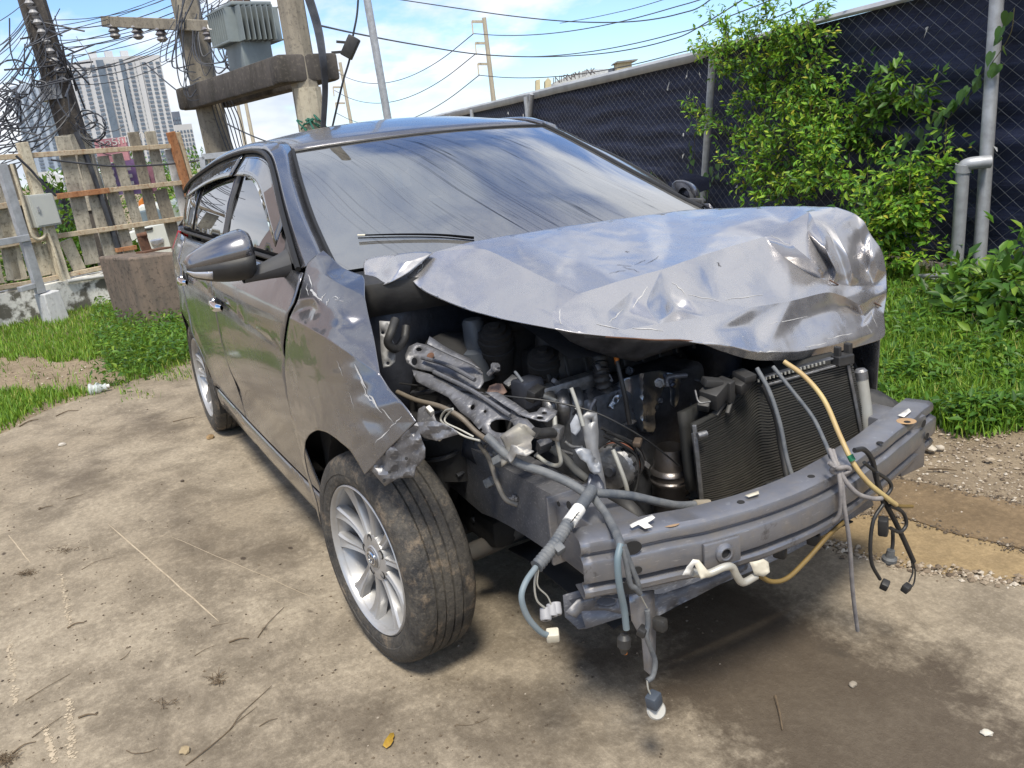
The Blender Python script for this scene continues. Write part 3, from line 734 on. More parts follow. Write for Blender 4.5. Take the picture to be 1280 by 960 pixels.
# roof skin
rows = []
for i in range(22):
    t = i/21
    xe = lerp(1.445, -.5, t); xc = lerp(1.56, -.58, t)
    ze = smooth_interp(xe, sorted((p[0], p[2]) for p in WC)); ye = smooth_interp(xe, sorted((p[0], p[1]) for p in WC))
    row = []
    for j in range(19):
        s = -1+2*j/18; c = 1-s*s
        cr = .030+.020*math.sin(math.pi*min(1, t*1.3))
        if t < .05: cr = .016
        elif t < .2: cr = lerp(.016, cr, (t-.05)/.15)
        row.append((lerp(xe, xc, c), s*ye, ze+cr*c**.8))
    rows.append(row)
mb = MB(); mb.grid(rows); roof = mb.build('roof', MT['paint'], car, True, 50, solid=.004)
hdr = [Vector(p) for p in rows[0]]
mb = MB(); mb.tube([p+Vector((.010, 0, -.003)) for p in hdr], .006, 6, 1); mb.build('windscreen_seal', MT['seal'], car, True)
# windscreen
cow = [Vector((2.24+.14*(1-s*s), s*.69, 1.052+.012*(1-s*s))) for s in np.linspace(-1, 1, 19)]
rows = []
for i in range(15):
    t = i/14; row = []
    for j in range(19):
        s = -1+2*j/18
        wl = [Vector((p[0], p[1], p[2])) for p in catmull(WC[:7], 4)]
        k = t*(len(wl)-1); a = wl[min(int(k), len(wl)-1)]; b = wl[min(int(k)+1, len(wl)-1)]; e = a.lerp(b, k-int(k))
        base = Vector((e.x, s*e.y, e.z))
        c = 1-s*s
        ctr = lerp(.14, .115, t)*c
        row.append(base+Vector((ctr, 0, lerp(.012, .016, t)*c))+Vector((.45, 0, .9))*(.022*math.sin(math.pi*t)*c))
    rows.append(row)
mb = MB(); mb.grid(rows); ws = mb.build('windscreen', MT['windshield'], car, True, 60)
_uv = ws.data.uv_layers.new(name='glass')
for lo_ in ws.data.loops: _uv.data[lo_.index].uv = ((lo_.vertex_index % 19)/18, (lo_.vertex_index//19)/14)
# dark ceramic band round the windscreen edge
def band(t0, t1, s0, s1, name='windscreen_band'):
    rr = []
    for i in range(9):
        t = lerp(t0, t1, i/8); fi = t*14; r0 = rows[min(int(fi), 14)]; r1 = rows[min(int(fi)+1, 14)]
        line = []
        for j in range(13):
            sj = lerp(s0, s1, j/12)*18; u = int(sj); fr = sj-u
            a = r0[min(u, 18)].lerp(r0[min(u+1, 18)], fr); b = r1[min(u, 18)].lerp(r1[min(u+1, 18)], fr)
            line.append(a.lerp(b, fi-int(fi))+Vector((-.002, 0, -.005)))
        rr.append(line)
    m_ = MB(); m_.grid(rr); m_.build(name, MT['seal'], ws, True)
band(.0, .10, 0, 1); band(.955, 1, 0, 1); band(.1, .955, 0, .035); band(.1, .955, .965, 1)
# wiper
from mathutils.bvhtree import BVHTree
def tree_of(rows_):
    w_ = len(rows_[0]); return BVHTree.FromPolygons([Vector(p) for r_ in rows_ for p in r_], [(i*w_+j, i*w_+j+1, (i+1)*w_+j+1, (i+1)*w_+j) for i in range(len(rows_)-1) for j in range(w_-1)])
_wst = tree_of(rows)
def on_glass(px, py, off=.01):
    h = _wst.ray_cast(CAM, ray(px, py).normalized()); 
    return (h[0] if h[0] is not None else at(px, py, x=2.3))+Vector((.45, 0, .9))*off
wp = [on_glass(447, 300, .016), on_glass(500, 298, .014), on_glass(550, 298, .012), on_glass(592, 301, .010)]
mb = MB(); mb.tube(wp, lambda t: .0022+.0022*t, 6, 4); wpo = mb.build('wiper', MT['matt_black'], car, True)
mb = MB(); mb.tube([p+Vector((.0, 0, -.008)) for p in wp], .002, 5, 4); mb.build('wiper_blade', MT['matt_black'], wpo, True)
mb = MB(); mb.tube([wp[0], wp[0].lerp(wp[1], .18)], .0035, 6, 1); mb.build('wiper_tip', MT['cream_plastic'], wpo, True)
# cowl panel, firewall, floor: what stands behind the glass and under the bonnet
mb = MB(); mb.grid([[p+Vector((.01, 0, -.012)) for p in cow], [p+Vector((.13, 0, -.035)) for p in cow], [p+Vector((.14, 0, -.12)) for p in cow]])
mb.build('cowl_panel', MT['black_plastic'], car, True, solid=.004)
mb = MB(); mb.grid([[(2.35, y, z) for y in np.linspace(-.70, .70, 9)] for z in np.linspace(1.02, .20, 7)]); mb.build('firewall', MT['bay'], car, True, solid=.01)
mb = MB(); mb.box((.95, 0, .235), (2.95, 1.50, .05), ch=.02); mb.box((-.35, 0, .33), (.7, 1.2, .16), ch=.04); mb.build('floor_pan', MT['void'], car)
for sg in (-1, 1):
    mb = MB(); mb.box((1.04, sg*.765, .64), (.06, .05, .86)); mb.box((.18, sg*.74, .72), (.10, .04, .70)); mb.box((1.3, sg*.76, .29), (1.75, .04, .13))
    mb.box((2.12, sg*.72, .62), (.12, .10, .80))
    mb.build('inner_pillar', MT['void'], car)
# tailgate, rear glass, rear bumper, tail lamps
def tail(name, z0, z1, mat, out=0.0, w=1.0, n=8):
    rr = []
    for i in range(n):
        z = lerp(z0, z1, i/(n-1)); row = []
        for s in np.linspace(-1, 1, 15):
            if z > 1.06:
                t = (z-1.06)/.24; xx = lerp(-.66, -.50, t); yy = lerp(.70, .50, t)
            else: xx = lerp(-.715, -.66, max(0, (z-.62)/.44)) if z > .62 else -.715; yy = .70
            row.append((xx-.05*(1-s*s)-out, s*yy*w, z+.02*(1-s*s)*(1 if z > 1.06 else 0)))
        rr.append(row)
    m_ = MB(); m_.grid(rr, flip=True); return m_.build(name, MT[mat], car, True, solid=.004)
tg = tail('tailgate', .60, 1.07, 'paint'); tail('rear_window', 1.07, 1.30, 'side_glass'); tail('rear_bumper', .26, .595, 'paint', .05, 1.02)
for sg in (-1, 1):
    mb = MB(); rr = []
    for i in range(7):
        z = lerp(.78, 1.04, i/6); rr.append([(-.60-.09*q, sg*(half_w(-.6, z)-.012-.10*q*q), z) for q in np.linspace(0, 1, 7)])
    mb.grid(rr, flip=(sg > 0)); mb.build('tail_lamp', simple('red tail lamp lens', (.30, .012, .015), None, .1, 0, 8, 0, coat=1), car, True, solid=.02)
# cabin
def seat(x, y):
    m_ = MB(); R = Matrix.Rotation(rad(-14), 3, 'Y')
    m_.box((x, y, .52), (.50, .50, .16), ch=.06); m_.box((x-.25, y, .83), (.14, .48, .60), R, ch=.06); m_.box((x-.34, y, 1.20), (.10, .26, .17), R, ch=.04)
    m_.build('seat', simple('dark seat cloth', (.035, .035, .037), (.02, .02, .02), .9), car, True)
seat(1.35, -.36); seat(1.35, .36)
mb = MB(); mb.box((.30, 0, .52), (.5, 1.25, .16), ch=.06); mb.box((.02, 0, .85), (.14, 1.25, .62), Matrix.Rotation(rad(-16), 3, 'Y'), ch=.06)
mb.build('rear_bench', simple('dark bench cloth', (.03, .03, .032), None, .9), car, True)
rr = [[(x, y, z+.03*(1-(y/.7)**2)) for y in np.linspace(-.66, .66, 9)] for x, z in ((2.34, 1.0), (2.1, 1.005), (1.95, .985), (1.87, .93), (1.86, .75))]
mb = MB(); mb.grid(rr); mb.build('dashboard', simple('dark dashboard', (.028, .028, .03), None, .7), car, True)
mb = MB()
sw = [Vector((1.74+.06*math.sin(a), -.36+.185*math.cos(a), .93+.175*math.sin(a))) for a in np.linspace(0, 2*math.pi, 25)]
mb.tube(sw, .016, 8, 1, False); mb.bar((1.74, -.53, .93), (1.74, -.19, .93), .02, .05); mb.build('steering_wheel', MT['black_plastic'], car, True)
# ------------------------------------------------------------------ wheels
def build_wheel(root_name, cx, cy, sg, steer, flat=0.0):
    """axis along local y; the outer face looks toward sg"""
    w = empty(root_name, (cx, cy, .302), steer); w.parent = car; w.matrix_parent_inverse = inv_world(car)
    R = .302; o = Vector(world_of(w).translation); ax = (world_of(w).to_3x3() @ Vector((0, sg, 0))).normalized()
    prof = [(.214, -.080), (.220, -.092), (.234, -.100), (.262, -.100), (.283, -.094), (.294, -.084), (.299, -.070), (.3005, -.050)]
    gro = []
    def groove(c, wd): return [(.3015, c-wd), (.295, c-wd+.002), (.295, c+wd-.002), (.3015, c+wd)]
    for c in (-.042, -.014, .014, .042): prof += groove(c, .0035)
    prof += [(.3005, .050), (.299, .070), (.294, .084), (.283, .094), (.264, .100), (.250, .1005), (.248, .0985), (.234, .099), (.220, .092), (.214, .080)]
    prof = [(a_, b_*.94) for a_, b_ in prof]
    mb = MB(); mb.lathe(prof, o, ax, 96, ref=(0, 0, 1))
    # slightly squashed contact patch, sipes cut as small notches on the shoulders
    mb.v = [(p[0], p[1], max(p[2], .0015)) for p in mb.v]
    t = mb.build('tyre', MT['tread'], w, True, 35)
    u = (Vector((0, 0, 1))-ax*ax.z).normalized(); q = ax.cross(u)
    def rs(m):                               # sixteen-inch rim
        for i_, p_ in enumerate(m.v):
            d_ = Vector(p_)-o; h_ = ax*d_.dot(ax); m.v[i_] = tuple(o+h_+(d_-h_)*1.083)
        return m
    # barrel
    mb = MB(); mb.lathe([(.197, .082), (.193, .078), (.188, .060), (.180, .03), (.176, -.05), (.185, -.085), (.198, -.088)], o, ax, 64)
    rim = rs(mb).build('rim', MT['alloy'], w, True, 50)
    mb = MB(); mb.lathe([(.197, .088), (.2005, .084), (.197, .076)], o, ax, 64); mb.lathe([(.197, .088), (.191, .083), (.189, .070)], o, ax, 64); rs(mb).build('rim_lip', MT['alloy'], rim, True, 60)
    # ten spokes in five pairs
    for k in range(5):
        for s2 in (-1, 1):
            a0 = 2*math.pi*k/5+rad(9); rows = []
            for i in range(9):
                t_ = i/8; rr = lerp(.036, .190, t_)
                da = s2*lerp(.30, .235, t_)+s2*.03*math.sin(math.pi*t_)
                hw = lerp(.0115, .0185, t_)+.004*math.sin(math.pi*t_)*-1
                if t_ > .85: hw += .006*(t_-.85)/.15
                h = lerp(.060, .074, t_**.8)-.010*math.sin(math.pi*t_)
                a = a0+da; rd = u*math.cos(a)+q*math.sin(a); tn = ax.cross(rd)
                c0 = o+rd*rr
                rows.append([c0+ax*(h-.030)-tn*hw*1.02, c0+ax*(h-.006)-tn*hw, c0+ax*h-tn*hw*.72, c0+ax*(h-.004), c0+ax*h+tn*hw*.72, c0+ax*(h-.006)+tn*hw, c0+ax*(h-.030)+tn*hw*1.02])
            mb = MB(); mb.grid(rows); rs(mb).build('spoke', MT['alloy'], rim, True, 32)
    mb = MB(); mb.lathe([(0, .064), (.030, .063), (.033, .060), (.040, .062), (.062, .058), (.066, .045), (.066, .0)], o, ax, 40); rs(mb).build('hub', MT['alloy'], rim, True, 35)
    mb = MB(); mb.lathe([(0, .0672), (.0265, .0665), (.0285, .064)], o, ax, 32); rs(mb).build('hub_cap', simple('satin hub cap', (.34, .34, .35), None, .3, .8), rim, True)
    # emblem: three nested ovals
    for rx, rz, dz, th in ((.0215, .0165, 0, .0016), (.0145, .0062, .0070, .0014), (.0058, .0140, .0012, .0014)):
        pts = [o+ax*.068+q*(rx*math.cos(a))*1.0+u*(rz*math.sin(a)+dz) for a in np.linspace(0, 2*math.pi, 33)]
        m_ = MB(); m_.tube(pts, th, 6, 1, False); rs(m_).build('emblem', MT['chrome'], rim, True)
    for k in range(5):
        a = 2*math.pi*k/5+rad(9); p = o+(u*math.cos(a)+q*math.sin(a))*.050
        m_ = MB(); m_.lathe([(.0, .048), (.0065, .048), (.008, .046), (.008, .030)], p, ax, 6); rs(m_).build('wheel_nut', MT['dark_metal'], rim)
        m_ = MB(); m_.lathe([(.010, .0615), (.0125, .0595), (.012, .052)], p, ax, 14); rs(m_).build('nut_hole', MT['void'], rim, True)
    mb = MB(); mb.lathe([(.05, -.02), (.128, -.02), (.132, -.026), (.128, -.042), (.05, -.042)], o, ax, 40); mb.build('brake_disc', MT['brake'], w, True, 30)
    mb = MB(); mb.box(o+u*.02+q*.11-ax*.03, (.06, .10, .13), Matrix((ax, q, u)).transposed(), ch=.015); mb.build('brake_caliper', MT['dark_metal'], w)
    mb = MB(); mb.lathe([(0, -.075), (.17, -.075), (.175, -.07)], o, ax, 40); mb.build('backing_plate', MT['void'], w, True)
    return w
build_wheel('wheel', -.06, -.725, -1, 0); build_wheel('wheel', -.06, .725, 1, 0)
build_wheel('wheel', 2.528, -.742, -1, rad(6.5)); build_wheel('wheel', 2.528, .742, 1, rad(6.5))
# wheel housings
for sg, cx, rr in ((-1, 2.55, .37), (1, 2.55, .37), (-1, -.06, .362), (1, -.06, .362)):
    mb = MB(); a0, a1 = (rad(18), rad(200)) if cx > 1 else (rad(-20), rad(200))
    if cx > 1 and sg < 0: a0 = rad(75)
    rows = [[(cx+rr*math.cos(a), sg*y, .30+rr*math.sin(a)) for a in np.linspace(a0, a1, 22)] for y in (.805, .70, .56, .50)]
    mb.grid(rows); mb.grid([[(cx+rr*math.cos(a)*k, sg*.50, .30+rr*math.sin(a)*k) for a in np.linspace(a0, a1, 22)] for k in (1, .3)])
    mb.build('wheel_housing', MT['void'], car, True, 60)
# ------------------------------------------------------------------ crumpled right front wing
def tps(ctrl):
    """thin-plate interpolation of scattered values over the plane"""
    P = np.array([(c[0], c[1]) for c in ctrl], float)/100.0; val = np.array([c[2] for c in ctrl], float); n = len(P)
    d = np.sqrt(((P[:, None]-P[None])**2).sum(-1)); K = np.where(d > 0, d*d*np.log(np.maximum(d, 1e-9)), 0)+np.eye(n)*.002
    Q = np.hstack([np.ones((n, 1)), P]); A = np.block([[K, Q], [Q.T, np.zeros((3, 3))]])
    w = np.linalg.solve(A, np.concatenate([val, np.zeros(3)]))
    def f(x, y):
        q = np.array([x, y])/100.0; r = np.sqrt(((P-q)**2).sum(1)); k = np.where(r > 0, r*r*np.log(np.maximum(r, 1e-9)), 0)
        return float(k@w[:n]+w[n]+q@w[n+1:])
    return f
def control_sheet(P, boundary, creases, weights, axis='x'):
    names = list(P); idx = {k: i for i, k in enumerate(names)}
    V = [Vector((P[k][0], P[k][1])) for k in names]; E = []; W = {}
    n = len(boundary)
    for i in range(n): E.append((idx[boundary[i]], idx[boundary[(i+1) % n]]))
    for c, wt in zip(creases, weights):
        for a, b in zip(c, c[1:]):
            E.append((idx[a], idx[b])); W[frozenset((idx[a], idx[b]))] = wt
    r = delaunay_2d_cdt(V, E, [], 1, 1e-6)
    vo, eo, fo, ov = r[0], r[1], r[2], r[3]
    back = {}
    for i, o in enumerate(ov):
        if o: back[i] = o[0]
    pts = [at(P[names[back[i]]][0], P[names[back[i]]][1], **{axis: P[names[back[i]]][2]}) if i in back else None for i in range(len(vo))]
    for i, p in enumerate(pts):
        if p is None:
            q = min(back, key=lambda j: (vo[j]-vo[i]).length); pts[i] = at(vo[i].x, vo[i].y, **{axis: P[names[back[q]]][2]})
    return pts, [tuple(q) for q in fo], W, back, names
def sheet(name, pts, fo, W, back, mat, parent, levels=4, solid=.003, wob=.0008):
    me = bpy.data.meshes.new(name); me.from_pydata(pts, [], fo); me.materials.append(mat)
    bm = bmesh.new(); bm.from_mesh(me); cl = bm.edges.layers.float.new('crease_edge')
    for e in bm.edges:
        k = frozenset((back.get(e.verts[0].index, -1), back.get(e.verts[1].index, -1)))
        if k in W: e[cl] = W[k]
        elif len(e.link_faces) == 1: e[cl] = .9
    for e in bm.edges:
        if e[cl] >= .89 and len(e.link_faces) == 2: e.smooth = False
    for fc in bm.faces: fc.smooth = True
    bm.to_mesh(me); bm.free()
    o = bpy.data.objects.new(name, me); COL.objects.link(o); o.parent = parent; o.matrix_parent_inverse = inv_world(parent)
    sm_ = o.modifiers.new('facet', 'SUBSURF'); sm_.levels = 1; sm_.render_levels = 1; sm_.subdivision_type = 'SIMPLE'
    md = o.modifiers.new('sub', 'SUBSURF'); md.levels = levels-1; md.render_levels = levels-1; md.subdivision_type = 'CATMULL_CLARK'
    if wob:
        tx = bpy.data.textures.new('dents', 'CLOUDS'); tx.noise_scale = .09; tx.noise_depth = 3
        dm = o.modifiers.new('dents', 'DISPLACE'); dm.texture = tx; dm.strength = wob*4; dm.mid_level = .5; dm.texture_coords = 'GLOBAL'
    bpy.context.view_layer.update(); ev = bpy.data.meshes.new_from_object(o.evaluated_get(bpy.context.evaluated_depsgraph_get())); o.modifiers.clear(); o.data = ev
    bm = bmesh.new(); bm.from_mesh(ev)
    for e in bm.edges: e.smooth = not (len(e.link_faces) == 2 and e.calc_face_angle(0) > rad(13))
    for fc in bm.faces: fc.smooth = True
    bm.to_mesh(ev); bm.free()
    if solid:
        sd = o.modifiers.new('thick', 'SOLIDIFY'); sd.thickness = solid; sd.offset = -1
    return o
WP = {'t0': (404, 313, -.716), 't1': (415, 322, -.705), 't2': (428, 335, -.692), 't3': (443, 341, -.678), 't4': (456, 345, -.664),
 'k0': (384, 329, -.762), 'k1': (405, 343, -.758), 'k2': (430, 358, -.744), 'k3': (456, 371, -.716), 'q0': (395, 319, -.738),
 'g0': (378, 352, -.795), 'g1': (373, 375, -.822), 'n0': (395, 372, -.806), 'n1': (425, 392, -.795), 'n2': (445, 408, -.772), 'n3': (418, 410, -.815), 'n4': (448, 432, -.797),
 'c0': (362, 397, -.841), 'c1': (385, 409, -.841), 'c2': (410, 424, -.837), 'c3': (440, 444, -.824), 'c4': (475, 468, -.788),
 'f1': (461, 397, -.736), 'f2': (468, 425, -.760), 'f3': (486, 486, -.784), 'f4': (500, 501, -.780), 'f5': (510, 513, -.774), 'f6': (520, 527, -.768), 'h0': (503, 544, -.790), 'h1': (488, 558, -.808), 'h2': (472, 576, -.828),
 's1': (357, 425, -.844), 's2': (356, 460, -.846), 's3': (360, 500, -.846), 's4': (367, 535, -.845), 's5': (376, 570, -.842), 's6': (388, 612, -.836), 's7': (401, 656, -.830),
 'a1': (396, 630, -.838), 'a2': (384, 590, -.846), 'a3': (380, 570, -.850), 'a4': (381, 553, -.853), 'a5': (386, 543, -.854), 'a6': (396, 537, -.855), 'a7': (408, 540, -.855), 'a8': (420, 548, -.855), 'a9': (437, 562, -.853), 'b1': (447, 578, -.850), 'b2': (456, 593, -.846),
 'i1': (400, 470, -.847), 'i2': (432, 500, -.843), 'i3': (462, 512, -.826), 'i4': (436, 470, -.838), 'i5': (414, 518, -.852), 'i6': (445, 540, -.846), 'i7': (482, 528, -.804), 'i8': (378, 440, -.846), 'i9': (378, 490, -.849), 'j1': (462, 484, -.812), 'j2': (450, 522, -.834), 'j3': (466, 548, -.830), 'j4': (425, 535, -.852)}
WB = ['t0', 't1', 't2', 't3', 't4', 'k3', 'f1', 'f2', 'c4', 'f3', 'f4', 'f5', 'f6', 'h0', 'h1', 'h2', 'b2', 'b1', 'a9', 'a8', 'a7', 'a6', 'a5', 'a4', 'a3', 'a2', 'a1', 's7', 's6', 's5', 's4', 's3', 's2', 's1', 'c0', 'g1', 'g0', 'k0', 'q0']
WP['n5'] = (400, 392, -.817); WP['dn'] = (388, 384, -.808)
wp_, wf_, wW, wb_, wn_ = control_sheet(WP, WB, [('k0', 'k1', 'k2', 'k3'), ('c0', 'c1', 'c2', 'c3', 'c4'), ('i3', 'i7', 'f6'), ('i2', 'j2', 'j3', 'h2')], [.8, .95, .5, .45], 'y')
wing = sheet('front_wing', wp_, orient(wp_, wf_, CAM), wW, wb_, MT['paint'], car, 4, .003, .0007)
# torn wheel-arch edge folded under the wing
ARL = [(456, 593), (464, 588), (474, 600), (481, 608), (497, 598), (517, 597), (519, 584), (531, 573), (531, 560), (524, 541), (545, 551), (573, 543), (566, 536), (545, 526), (521, 528), (488, 559)]
v, f = panel2d(ARL, lambda a, b: at(a, b, y=-.842+.0011*(a-456)+.010*noise.noise(Vector((a/14, b/14, 1)))), 5)
f = orient(v, f, CAM); mb = MB(); mb.add(v, f); mb.build('torn_arch_edge', MT['steel'], car, True, 25, solid=.002)
for hx, hy, rx, ry in ((487, 590, 1.8, 3.2), (480, 601, 1.8, 3), (508, 573, 1.6, 2.4)):
    q = at(hx, hy, y=-.842+.0011*(hx-456)-.003)
    m_ = MB(); m_.lathe([(0, .0035), (.004, .003)], q, CAM-q, 10); m_.build('bolt_hole', MT['void'], car)
# far side front wing, plain
ol = [(fseam(z)+G, z) for z in (.345, .43, .52, .60, .70, .79, .88, .95, 1.0, 1.04)]+[(2.3, 1.04), (2.6, .98), (2.86, .90), (2.93, .74), (2.93, .46)]+[p for p in reversed(ARCH_F) if p[1] > .3]+[(2.17, .33)]
side_panel('front_wing', ol, 1)
# ------------------------------------------------------------------ crumpled bonnet
HP = {
 'r0': (541, 315, 2.42), 'r1': (580, 304, 2.46), 'r2': (640, 293, 2.47), 'r3': (700, 284, 2.47), 'r4': (762, 275, 2.44), 'r5': (830, 266, 2.37), 'r6': (862, 262, 2.33),
 'r7': (900, 260.5, 2.42), 'r8': (950, 258.5, 2.57), 'r9': (1000, 257, 2.70), 'r10': (1045, 259, 2.80),
 's1': (1068, 266, 2.85), 's2': (1081, 277, 2.885), 's3': (1087, 291, 2.89), 's4': (1103, 312, 2.945), 's5': (1108, 340, 2.965), 's6': (1109, 365, 2.985), 's7': (1105, 392, 2.99), 's8': (1108, 423, 3.01),
 'l1': (1060, 437, 3.06), 'l2': (1000, 451, 3.10), 'l3': (943, 451, 3.125), 'l4': (905, 441, 3.14), 'l5': (877, 429, 3.145), 'l6': (850, 425, 3.145), 'l7': (810, 425, 3.13), 'l8': (768, 421, 3.11), 'l9': (725, 417, 3.07), 'l10': (694, 411, 3.02),
 'e1': (660, 405, 2.90), 'e2': (620, 397, 2.77), 'e3': (580, 386, 2.64), 'e4': (545, 372, 2.52), 'e5': (526, 362, 2.46), 'e6': (509, 345, 2.41), 'e7': (526, 328, 2.41),
 # upper ridge
 'm0': (604, 309, 2.52), 'm1': (648, 331, 2.68), 'm2': (690, 352, 2.82), 'm3': (724, 367, 2.905), 'm4': (775, 351, 2.885), 'm5': (827, 337, 2.865), 'm6': (869, 322, 2.83), 'm7': (910, 309, 2.80), 'm8': (956, 296, 2.79), 'm9': (985, 279, 2.79), 'm10': (1011, 265, 2.80),
 # sheet above the ridge
 'u1': (660, 312, 2.63), 'u2': (720, 322, 2.70), 'u3': (780, 318, 2.71), 'u4': (840, 302, 2.65), 'u5': (900, 285, 2.64), 'u6': (955, 272, 2.69), 'u7': (720, 300, 2.58), 'u8': (800, 288, 2.55), 'u9': (870, 275, 2.50), 'u0': (690, 335, 2.76),
 # left lobe
 'a1': (575, 345, 2.55), 'a2': (620, 365, 2.70), 'a3': (660, 380, 2.83), 'a4': (691, 388, 2.93), 'a5': (560, 330, 2.48), 'a6': (690, 398, 2.965),
 # star dent below the ridge
 'd1': (757, 392, 3.00), 'd2': (790, 364, 2.93), 'd3': (805, 382, 2.995), 'd4': (830, 365, 2.935), 'd5': (859, 375, 2.965), 'd6': (740, 402, 3.045), 'd7': (828, 392, 3.03),
 'd8': (890, 350, 2.90), 'd9': (940, 335, 2.87), 'd10': (900, 378, 3.00), 'd11': (960, 350, 2.925), 'd12': (920, 325, 2.845), 'd13': (985, 330, 2.89),
 # lower crease
 'c1': (1036, 364, 3.015), 'c2': (987, 377, 3.045), 'c3': (940, 384, 3.055), 'c4': (880, 396, 3.075), 'c5': (823, 405, 3.085), 'c6': (775, 413, 3.08),
 # band and lip below it
 'b1': (1045, 385, 3.015), 'b2': (1000, 398, 3.05), 'b3': (940, 408, 3.075), 'b4': (890, 413, 3.115), 'b5': (1030, 412, 3.055), 'b6': (960, 430, 3.11), 'b7': (1075, 410, 3.02), 'b8': (1085, 395, 2.985),
}
HB = ['r0','r1','r2','r3','r4','r5','r6','r7','r8','r9','r10','s1','s2','s3','s4','s5','s6','s7','s8','l1','l2','l3','l4','l5','l6','l7','l8','l9','l10','e1','e2','e3','e4','e5','e6','e7']
def hx(x): return x if x < 2.87 else 2.87+(x-2.87)*.66      # the front half drops steeply
HP = {k: (a_, b_, hx(c_)) for k, (a_, b_, c_) in HP.items()}
for k, o_ in (('l1', .022), ('l2', .028), ('l3', .028), ('l4', .024), ('l5', .018), ('s8', .025), ('b5', .030), ('b6', .040), ('b7', .030), ('b2', .012), ('b3', .015), ('b4', .015)): HP[k] = (HP[k][0], HP[k][1], HP[k][2]+o_)
for k, r_, a_, b_ in (('y1', 'l1', 1062, 427), ('y2', 'l2', 1002, 440), ('y3', 'l3', 945, 441), ('y4', 'l4', 908, 431)): HP[k] = (a_, b_, HP[r_][2]+.022)
# folds and star wrinkles: offset in metres along the line of sight from the plain bent sheet, + proud, - sunk
_base = tps([HP[k] for k in ('r7','r8','r9','r10','s1','s2','s3','s4','s5','s6','s7','s8','l1','l2','m7','m8','m9','m10','c1','c2','b1','b5','b7','d11','d13','d9')])
FOLD = {'v11': (976, 319, -.020), 'v12': (1004, 338, -.026), 'v13': (1028, 349, -.020), 'v14': (1042, 353, -.014), 'g1': (986, 303, .012), 'g2': (1010, 322, .020), 'g3': (1028, 339, .010),
 'v21': (1008, 289, -.020), 'v22': (1022, 312, -.030), 'v23': (1039, 334, -.026), 'p11': (1017, 274, .014), 'p12': (1032, 312, .020), 'p13': (1046, 340, .014), 'v31': (1035, 291, -.008), 'v32': (1049, 324, -.016), 'v33': (1057, 346, -.012),
 'p21': (1040, 281, .014), 'p22': (1061, 322, .022), 'p23': (1066, 344, .024), 'q1': (1064, 299, .004), 'q2': (1077, 330, .002), 'v41': (1073, 288, -.010), 'v42': (1081, 314, -.024), 'v43': (1085, 341, -.028), 'p31': (1090, 318, .012), 'p32': (1098, 338, .012),
 'q3': (1075, 352, .006), 'v51': (1091, 357, -.022), 'p41': (1078, 363, .018), 'p42': (1093, 371, .014), 'v52': (1095, 381, -.020), 'q4': (1062, 358, -.004), 'p51': (1057, 371, .014), 'p52': (1077, 383, .020), 'v61': (1062, 383, -.016), 'v62': (1080, 396, -.018), 'p61': (1086, 404, .012), 'p62': (1097, 415, .006)}
for k, (a_, b_, o_) in FOLD.items(): HP[k] = (a_, b_, _base(a_, b_)+o_*.85)
for k in ('b8',): HP.pop(k)
for k, o_ in (('d1', .007), ('d2', .005), ('d3', .004), ('d5', .006), ('d4', -.006), ('d7', -.005), ('d10', .004), ('d8', -.004), ('b1', -.008), ('b2', -.010), ('b3', -.008), ('a4', .006), ('a2', -.006)): HP[k] = (HP[k][0], HP[k][1], HP[k][2]+o_)
for k, a_, b_, r_, o_ in (('w1', 782, 393, 'd3', -.006), ('w3', 846, 388, 'd5', -.006), ('w5', 875, 362, 'd5', -.008)): HP[k] = (a_, b_, HP[r_][2]+o_)
HC = [('m0','m1','m2','m3','m4','m5','m6','m7','m8','m9','m10'), ('m3','a4','a6','l10'), ('m5','d2','d1','d6'), ('m5','d5','d10'), ('m5','d3','c5'), ('c1','c2','c3','c4','c5','c6','l8'),
      ('m8','v11','v12','v13','v14'), ('m10','v21','v22','v23','v14'), ('m10','p11','p12','p13','v14'), ('p21','p22','p23'), ('v41','v42','v43'), ('p31','p32','s5'), ('v14','q4','v51'), ('p41','p42'), ('v52','s7'), ('c1','p51','p52'), ('v61','v62'), ('p61','p62'), ('r0','m0'), ('r10','p21'), ('g1','g2','g3'), ('v43','q3','p41'), ('y1','y2','y3','y4')]
CREASE = [1.0, 1.0, 1.0, 1.0, .9, 1.0]+[1.0]*16+[.6]
pts, fo, W, back, names = control_sheet(HP, HB, HC, CREASE)
fo = orient(pts, fo, CAM)
HOOD_Z = {names[back[i]]: tuple(round(c, 2) for c in pts[i]) for i in back}
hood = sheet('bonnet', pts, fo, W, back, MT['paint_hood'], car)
# rear corner flap of the bonnet at the hinge
FP = {'a': (454, 323, 2.26), 'b': (496, 317, 2.36), 'c': (533, 314, 2.42), 'd': (541, 316, 2.44), 'e': (525, 329, 2.44), 'f': (508, 343, 2.44), 'g': (485, 355, 2.42), 'h': (460, 360, 2.36), 'i': (500, 331, 2.425), 'j': (472, 341, 2.335), 'k': (455, 342, 2.30)}
p2, f2, W2, b2, n2 = control_sheet(FP, list('abcdefghk'), [('k', 'j', 'i', 'd')], [.8])
sheet('bonnet_hinge_corner', p2, orient(p2, f2, CAM), W2, b2, MT['paint_hood'], hood, 3, .003, .002)
